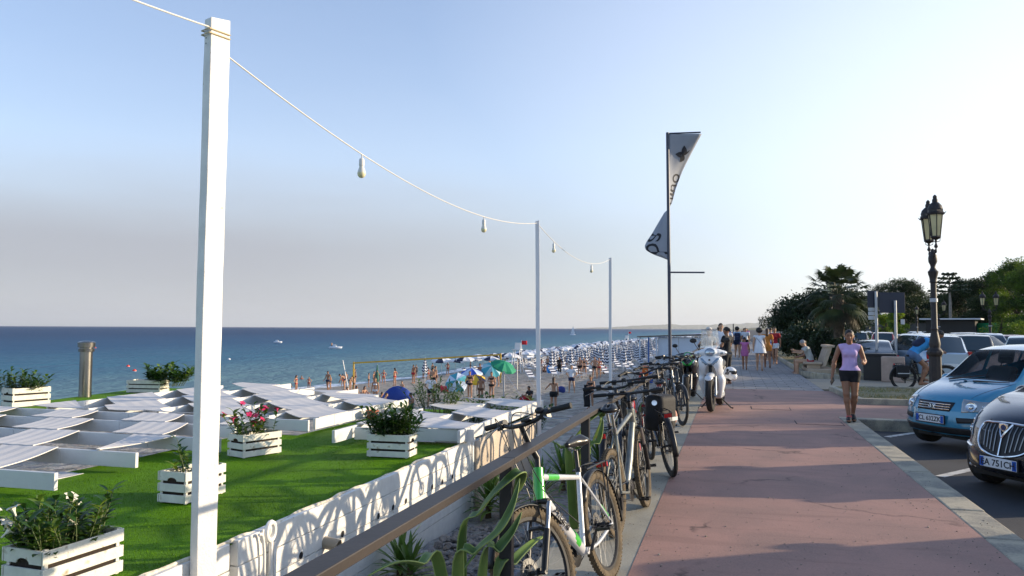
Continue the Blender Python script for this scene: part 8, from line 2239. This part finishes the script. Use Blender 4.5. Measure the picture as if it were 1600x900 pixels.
def closed_umbrella(label, loc, group):
    root = thing('closed_umbrella', label, 'umbrella', loc, 0, group=group)
    mb = MB(); mb.tube([(0, 0, -.1), (0, 0, 2.35)], .022, 6); mb.build('pole', M_PW, root); mb = MB(); n = 10; zs = np.linspace(.85, 2.28, 12)
    for i in range(11):
        r0, r1 = [.05 + .25 * (1 - abs((z - .95) / 1.35)) if z > .95 else .24 for z in (zs[i], zs[i + 1])]
        for k in range(n):
            w0 = 1 + .18 * (-1) ** k; w1 = 1 + .18 * (-1) ** (k + 1); a0, a1 = 2 * math.pi * k / n, 2 * math.pi * (k + 1) / n; o = .06 * (-1) ** k
            mb.add([(r0 * w0 * math.cos(a0), r0 * w0 * math.sin(a0), zs[i] + o), (r0 * w1 * math.cos(a1), r0 * w1 * math.sin(a1), zs[i] - o), (r1 * w1 * math.cos(a1), r1 * w1 * math.sin(a1), zs[i + 1] - o), (r1 * w0 * math.cos(a0), r1 * w0 * math.sin(a0), zs[i + 1] + o)], [(0, 1, 2, 3)], i % 2)
    mb.build('folded_canopy', [M_UW, M_UB], root); return root
def lounger(label, loc, rz, group):
    root = thing('sun_lounger', label, 'sun lounger', loc, rz, group=group); mb = MB()
    for s in (-1, 1):
        mb.tube([(-.9, s * .3, .34), (.35, s * .3, .34), (.95, s * .3, .85)], .02, 5)
        mb.tube([(-.75, s * .3, .34), (-.45, s * .3, 0)], .02, 5); mb.tube([(.15, s * .3, .34), (.5, s * .3, 0)], .02, 5); mb.tube([(-.45, s * .3, .34), (-.75, s * .3, 0)], .02, 5)
    mb.build('frame', M_PW, root); mb = MB()
    P_ = [(-.9, .355), (.35, .355), (.95, .865)]
    for i in range(2):
        for k in range(5):
            t0, t1 = k / 5, (k + 1) / 5; a = V((P_[i][0], 0, P_[i][1])).lerp(V((P_[i + 1][0], 0, P_[i + 1][1])), t0); b = V((P_[i][0], 0, P_[i][1])).lerp(V((P_[i + 1][0], 0, P_[i + 1][1])), t1)
            mb.add([a + V((0, -.28, 0)), b + V((0, -.28, 0)), b + V((0, .28, 0)), a + V((0, .28, 0))], [(0, 1, 2, 3)], k % 2)
    mb.build('sling', [M_UW, M_UB], root, solid=.01); return root
rg = random.Random(41)
op = cl_ = lo_ = None
GO, GC, GL = 'open white and navy umbrellas of the beach club', 'closed navy and white striped umbrellas of the beach club', 'sun loungers of the beach club'
LO, LC, LL = 'open white beach club umbrella in the long rows by the water', 'closed navy and white striped beach club umbrella among the rows', 'white framed sun lounger with striped sling among the umbrella rows'
no = nc = nl = 0
y = 64.0; row = 0
while y < 330:
    step = 3.1 if y < 150 else 4.2
    x = shore_x(y) + 9.5
    while x < -9.5:
        xx, yy = x + rg.uniform(-.6, .6), y + rg.uniform(-.8, .8); z = beach_z(xx, yy) - .02
        v = CR.transposed() @ (V((xx, yy, z)) - V((0, 0, CAM_H))); px = 800 + 1200 * v.x / -v.z
        edge = -24 + (y - 84) * .02
        if y < 84 and x < -18: x += 2.75; continue
        if x < edge or (y > 200 and rg.random() < .5):
            if no < 190:
                if op is None: op = open_umbrella(LO, (xx, yy, z), [M_UW, M_UW, M_UB], .3, R(4), group=GO); o = op
                else: o = copy_tree(op); o.location = (xx, yy, z)
                o.rotation_euler = (rg.uniform(-.09, .09), rg.uniform(-.09, .09), rg.uniform(0, 6.28)); s = rg.uniform(.88, 1.1); o.scale = (s, s, s); no += 1
        elif nc < 270 and x > edge + 1 and y > 70 and x < -9.5 - max(0, (110 - y)) * .0:
            if cl_ is None: cl_ = closed_umbrella(LC, (xx, yy, z), GC); o = cl_
            else: o = copy_tree(cl_); o.location = (xx, yy, z)
            s = rg.uniform(.92, 1.08); o.scale = (s, s, s); o.rotation_euler = (rg.uniform(-.05, .05), rg.uniform(-.05, .05), rg.uniform(0, 6)); nc += 1
        if nl < 170 and y < 170 and rg.random() < .75:
            if lo_ is None: lo_ = lounger(LL, (xx + .9, yy - 1.0, z), R(150), GL); o = lo_
            else: o = copy_tree(lo_)
            xl, yl = xx + 1.0, yy - 1.2; o.location = (xl, yl, beach_z(xl, yl)); o.rotation_euler = (0, 0, R(150) + rg.uniform(-.3, .3)); nl += 1
        x += 2.75
    y += step; row += 1
bath = [person('tiny bather standing among the beach club umbrellas', (-20, 95, beach_z(-20, 95)), .5, 'stand', 1.7, .03, 0, 'dark', 'short', (('trunks', NAVF, .02),), group='bathers scattered among the umbrellas'),
        person('tiny bather in a bikini standing among the beach club umbrellas', (-15, 90, beach_z(-15, 90)), 2, 'hips', 1.64, .03, 0, 'dark', 'long', (('bra', REDF), ('brief', REDF)), True, group='bathers scattered among the umbrellas')]
for i in range(44):
    y = rg.uniform(62, 150); x = shore_x(y) + rg.uniform(2, 26) * (1 if y > 80 else .6); o = copy_tree(bath[i % 2]); o.location = (x, y, beach_z(x, y)); o.rotation_euler = (0, 0, rg.uniform(0, 6.28)); s = rg.uniform(.75, 1.08); o.scale = (s, s, s)
# nearer coloured umbrellas
def um_at(px, py, lb, mats, tilt, R_=1.0, H=1.9, rz=0.0):
    p = onbeach(px, py); return open_umbrella(lb, (p.x, p.y, p.z - .02), mats, rz, tilt, R_, H, group='private umbrellas on the free beach')
um_at(737, 608, 'blue and white panelled umbrella on the free beach', [mat('u_blue', (.04, .10, .50), .7), mat('u_pale', (.55, .65, .78), .7)], R(8), .85, 1.5)
um_at(742, 618, 'small yellow and dark umbrella in front of the blue and white one', [mat('u_yellow', (.70, .45, .03), .7), M_UB], R(14), .7, 1.3)
um_at(768, 606, 'turquoise patterned umbrella tilted towards the camera', [mat('u_turq', (.06, .35, .42), .7), mat('u_turq2', (.35, .55, .60), .7)], R(42), .75, 1.6, .5)
um_at(788, 612, 'large bright green umbrella tilted to the right', [mat('u_green', (.01, .25, .13), .7)], R(26), .9, 2.0, R(60))
um_at(713, 612, 'turquoise low umbrella or towel stand on the free beach', [MATS['u_turq'], MATS['u_pale']], R(60), .8, .8, .2)
um_at(861, 583, 'round blue sunshade lying by the second post', [mat('u_sky', (.02, .25, .65), .6)], R(70), .55, .6)
p = onbeach(619 + 6, 607); c = closed_umbrella('single closed striped umbrella at the left end of the rows', onbeach(664, 596), GC)
p = onbeach(589, 612); root = thing('closed_umbrella', 'closed dark green umbrella standing on the shore', 'umbrella', p)
mb = MB(); mb.tube([(0, 0, 0), (0, 0, 2.2)], .02, 6); mb.build('pole', M_PW, root); mb = MB(); mb.lathe([(.05, .5), (.17, .7), (.12, 1.5), (.03, 2.15)], 8, smooth=False); mb.build('folded_canopy', mat('u_dkgreen', (.03, .14, .10), .7), root)
# blue dome tent
p = onbeach(621, 634); tn = thing('beach_tent', 'blue dome beach tent on the pebbles', 'tent', p, R(20)); tn.scale = (.75, .75, .95); mb = MB(); P_ = []
for i in range(13):
    t = i / 12; zz = 1.25 * math.sin(math.pi * t); xx = -1.35 * math.cos(math.pi * t)
    P_.append([(xx * (1 - .15 * abs(q)), q * 1.0 * (1 - .25 * math.sin(math.pi * t)), zz * (1 - .96 * q * q)) for q in (-1, -.6, -.2, .2, .6, 1)])
mb.grid(P_, 0, True); mb.build('canopy', mat('tent_blue', (.012, .045, .26), .6), tn, solid=.01)
mb = MB(); mb.add([(-1.2, -1.0, .02), (1.2, -1.0, .02), (.3, -1.35, .02), (-.3, -1.35, .02)], [(0, 1, 2, 3)]); mb.build('ground_sheet', MATS['tent_blue'], tn)
# volleyball net
a = onbeach(552, 611); b = onbeach(782, 598); M_YEL = mat('net_yellow', (.60, .38, .05), .7); vn = thing('volleyball_net', 'yellow taped volleyball net stretched along the shore', 'net', a)
ht, hb = 2.35, 2.35
for q, nm in ((a, 'post'), (b, 'post')): mb = MB(); mb.tube([V(q) - a, V(q) - a + V((0, 0, ht + .1))], .07, 8); mb.build(nm, M_YEL, vn)
mb = MB(); mb.beam(V((0, 0, ht)), b - a + V((0, 0, ht)), .02, .13); mb.build('top_tape', M_YEL, vn)
mb = MB()
for k in range(5): z = ht - .2 - k * .2; mb.tube([V((0, 0, z)), b - a + V((0, 0, z))], .004, 3)
mb.build('mesh', mat('net_grey', (.3, .3, .3), .8), vn)
p = onbeach(545, 612); mb = MB(); mb.tube([(0, 0, 0), (-.6, 0, 2.6)], .04, 6); tag(mb.build('leaning_pole', M_GALV, loc=p), 'grey pole leaning beside the left net post', 'pole')
for px, py, ytop, lb in ((787, 633, 580, 'thin dark pole planted in the sand beside the canopy'), (808, 608, 562, 'second thin dark pole farther up the beach')):
    p = onbeach(px, py); d = -(CR.transposed() @ (p - V((0, 0, CAM_H)))).z; h = (py - ytop) / 1200 * d; root = thing('guyed_pole', lb, 'pole', p); mb = MB(); mb.tube([(0, 0, 0), (0, 0, h)], .035, 6); mb.build('pole', M_GALV, root)
    mb = MB(); mb.tube([(0, 0, h), (1.6, -.8, 0)], .008, 4); mb.tube([(0, 0, h * .9), (-1.4, .9, 0)], .008, 4); mb.build('guy_rope', M_UW, root)
# lifeguard stands with red flags
for px, py, ht_, lb in ((808, 583, 3.7, 'white lifeguard stand with a red flag at the water edge'), (979, 545, 4.4, 'distant pole with a red flag above the umbrellas')):
    p = onbeach(px, py); t = thing('lifeguard_stand', lb, 'lifeguard stand', p)
    mb = MB()
    for sx in (-1, 1):
        for sy in (-1, 1): mb.tube([(sx * .6, sy * .6, 0), (sx * .35, sy * .35, 2.6)], .05, 6)
    mb.cbox(-.5, .5, -.5, .5, 2.6, 2.7); mb.build('tower', M_PW, t); mb = MB(); mb.cbox(-.35, .35, .25, .35, 2.7, 3.4); mb.build('seat', M_PW, t)
    mb = MB(); mb.tube([(.5, 0, 2.6), (.5, 0, ht_)], .03, 6); mb.build('flagpole', M_PW, t)
    mb = MB(); mb.grid([[(.5 + .65 * u, .08 * math.sin(u * 6), ht_ - .05 - .45 * v) for v in (0, 1)] for u in np.linspace(0, 1, 7)], 0, True); mb.build('red_flag', mat('flag_red', (.65, .02, .03), .7), t, solid=.01)
# boats, buoys
def onsea(px, py): return onz(px, py, SEA_Z)
for px, py, lb, w in ((524, 545, 'small white motor boat with a person aboard', 4.2), (434, 536, 'tiny far boat left of the white motor boat', 3.6)):
    p = onsea(px, py); t = thing('motor_boat', lb, 'boat', p, R(15)); B = Blob(); B.ell((0, 0, .35), (w / 2, .85, .6)); B.cap((w * .3, 0, .5), (w * .52, 0, .65), .5, .1); blob_obj('hull', B.mesh(.09, .1, planes=[((0, 0, .75), (0, 0, 1))]), M_UW, t)
    mb = MB(); mb.cbox(-.8, .3, -.5, .5, .75, 1.3); mb.build('cabin', M_UW, t, bevel=.05); mb = MB(); mb.cbox(.31, .35, -.45, .45, .95, 1.3); mb.build('windscreen', M_CGLASS, t)
    if px > 500: mb = MB(); mb.ell((-1.3, 0, 1.35), (.22, .25, .55), 8, 6); tag(mb.build('person', SKIN[0], loc=(p.x, p.y, SEA_Z)), 'person aboard the small white motor boat', 'person')
p = onsea(895, 523.5); t = thing('sail_boat', 'tiny sailing boat with white sail near the horizon', 'boat', p); mb = MB(); mb.ell((0, 0, .2), (3, 1, .8), 10, 6); mb.build('hull', M_UW, t); mb = MB(); mb.prism([(-2.2, 0, 1.3), (1.8, 0, 1.3), (.4, 0, 9.5)], (0, .06, 0)); mb.build('sail', M_UW, t)
for px, py, lb in ((149, 544, 'red buoy right of the chimney'), (210, 580, 'red buoy just off the turf edge'), (200, 573, 'small red buoy above the other one'), (358, 562, 'small pale buoy right of the thick white post')):
    p = onsea(px, py); t = thing('buoy', lb, 'buoy', p, group='swimming area buoys'); mb = MB(); mb.ell((0, 0, .05), (.30, .30, .27), 12, 8); mb.build('float', mat('buoy_red', (.65, .06, .04), .4) if 'red' in lb else M_UW, t); mb = MB(); mb.lathe([(.305, -.03), (.315, 0), (.305, .03)], 12); mb.build('band', M_UW, t)
for px, py, lb, c in ((695, 612, 'red bag lying on the pebbles', (.55, .04, .05)), (702, 606, 'pale blue cool box near the umbrellas', (.3, .45, .6))):
    p = onbeach(px, py); B = Blob(); B.bx((0, 0, .2), (.32, .2, .2), .1); blob_obj('beach_bag', B.mesh(.03, .03), mat('bag_' + lb[:3], c, .7), loc=p, label=lb, cat='bag')
# far umbrella masses: beyond a few hundred metres they merge into one pale band
mb = MB(); rg = random.Random(12)
for i in range(2600):
    y = 335 + 900 * rg.random() ** 1.6; x = shore_x(y) + 9 + 17 * rg.random(); z = beach_z(x, y)
    mb.lathe([(1.2, 1.9), (0, 2.3)], 6, Matrix.Translation((x, y, z)), mi=rg.choice((0, 0, 1)), smooth=False)
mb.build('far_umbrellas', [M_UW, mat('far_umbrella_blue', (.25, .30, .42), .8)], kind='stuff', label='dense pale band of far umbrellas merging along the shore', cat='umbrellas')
# thin air haze over the whole scene
mb = MB(); mb.cbox(-46000, 31000, -3100, 61000, -8, 700); hz = mb.build('haze', mat('haze_air', (.8, .85, .9)), kind='stuff', label='faint pale haze over the sea and the far coast', cat='haze')
m = MATS['haze_air']; N, L = m.node_tree.nodes, m.node_tree.links; N.clear(); o = N.new('ShaderNodeOutputMaterial'); pv = N.new('ShaderNodeVolumePrincipled'); pv.inputs['Color'].default_value = (.86, .90, .95, 1); pv.inputs['Density'].default_value = 0.00003; pv.inputs['Anisotropy'].default_value = 0.2
L.new(pv.outputs[0], o.inputs['Volume'])
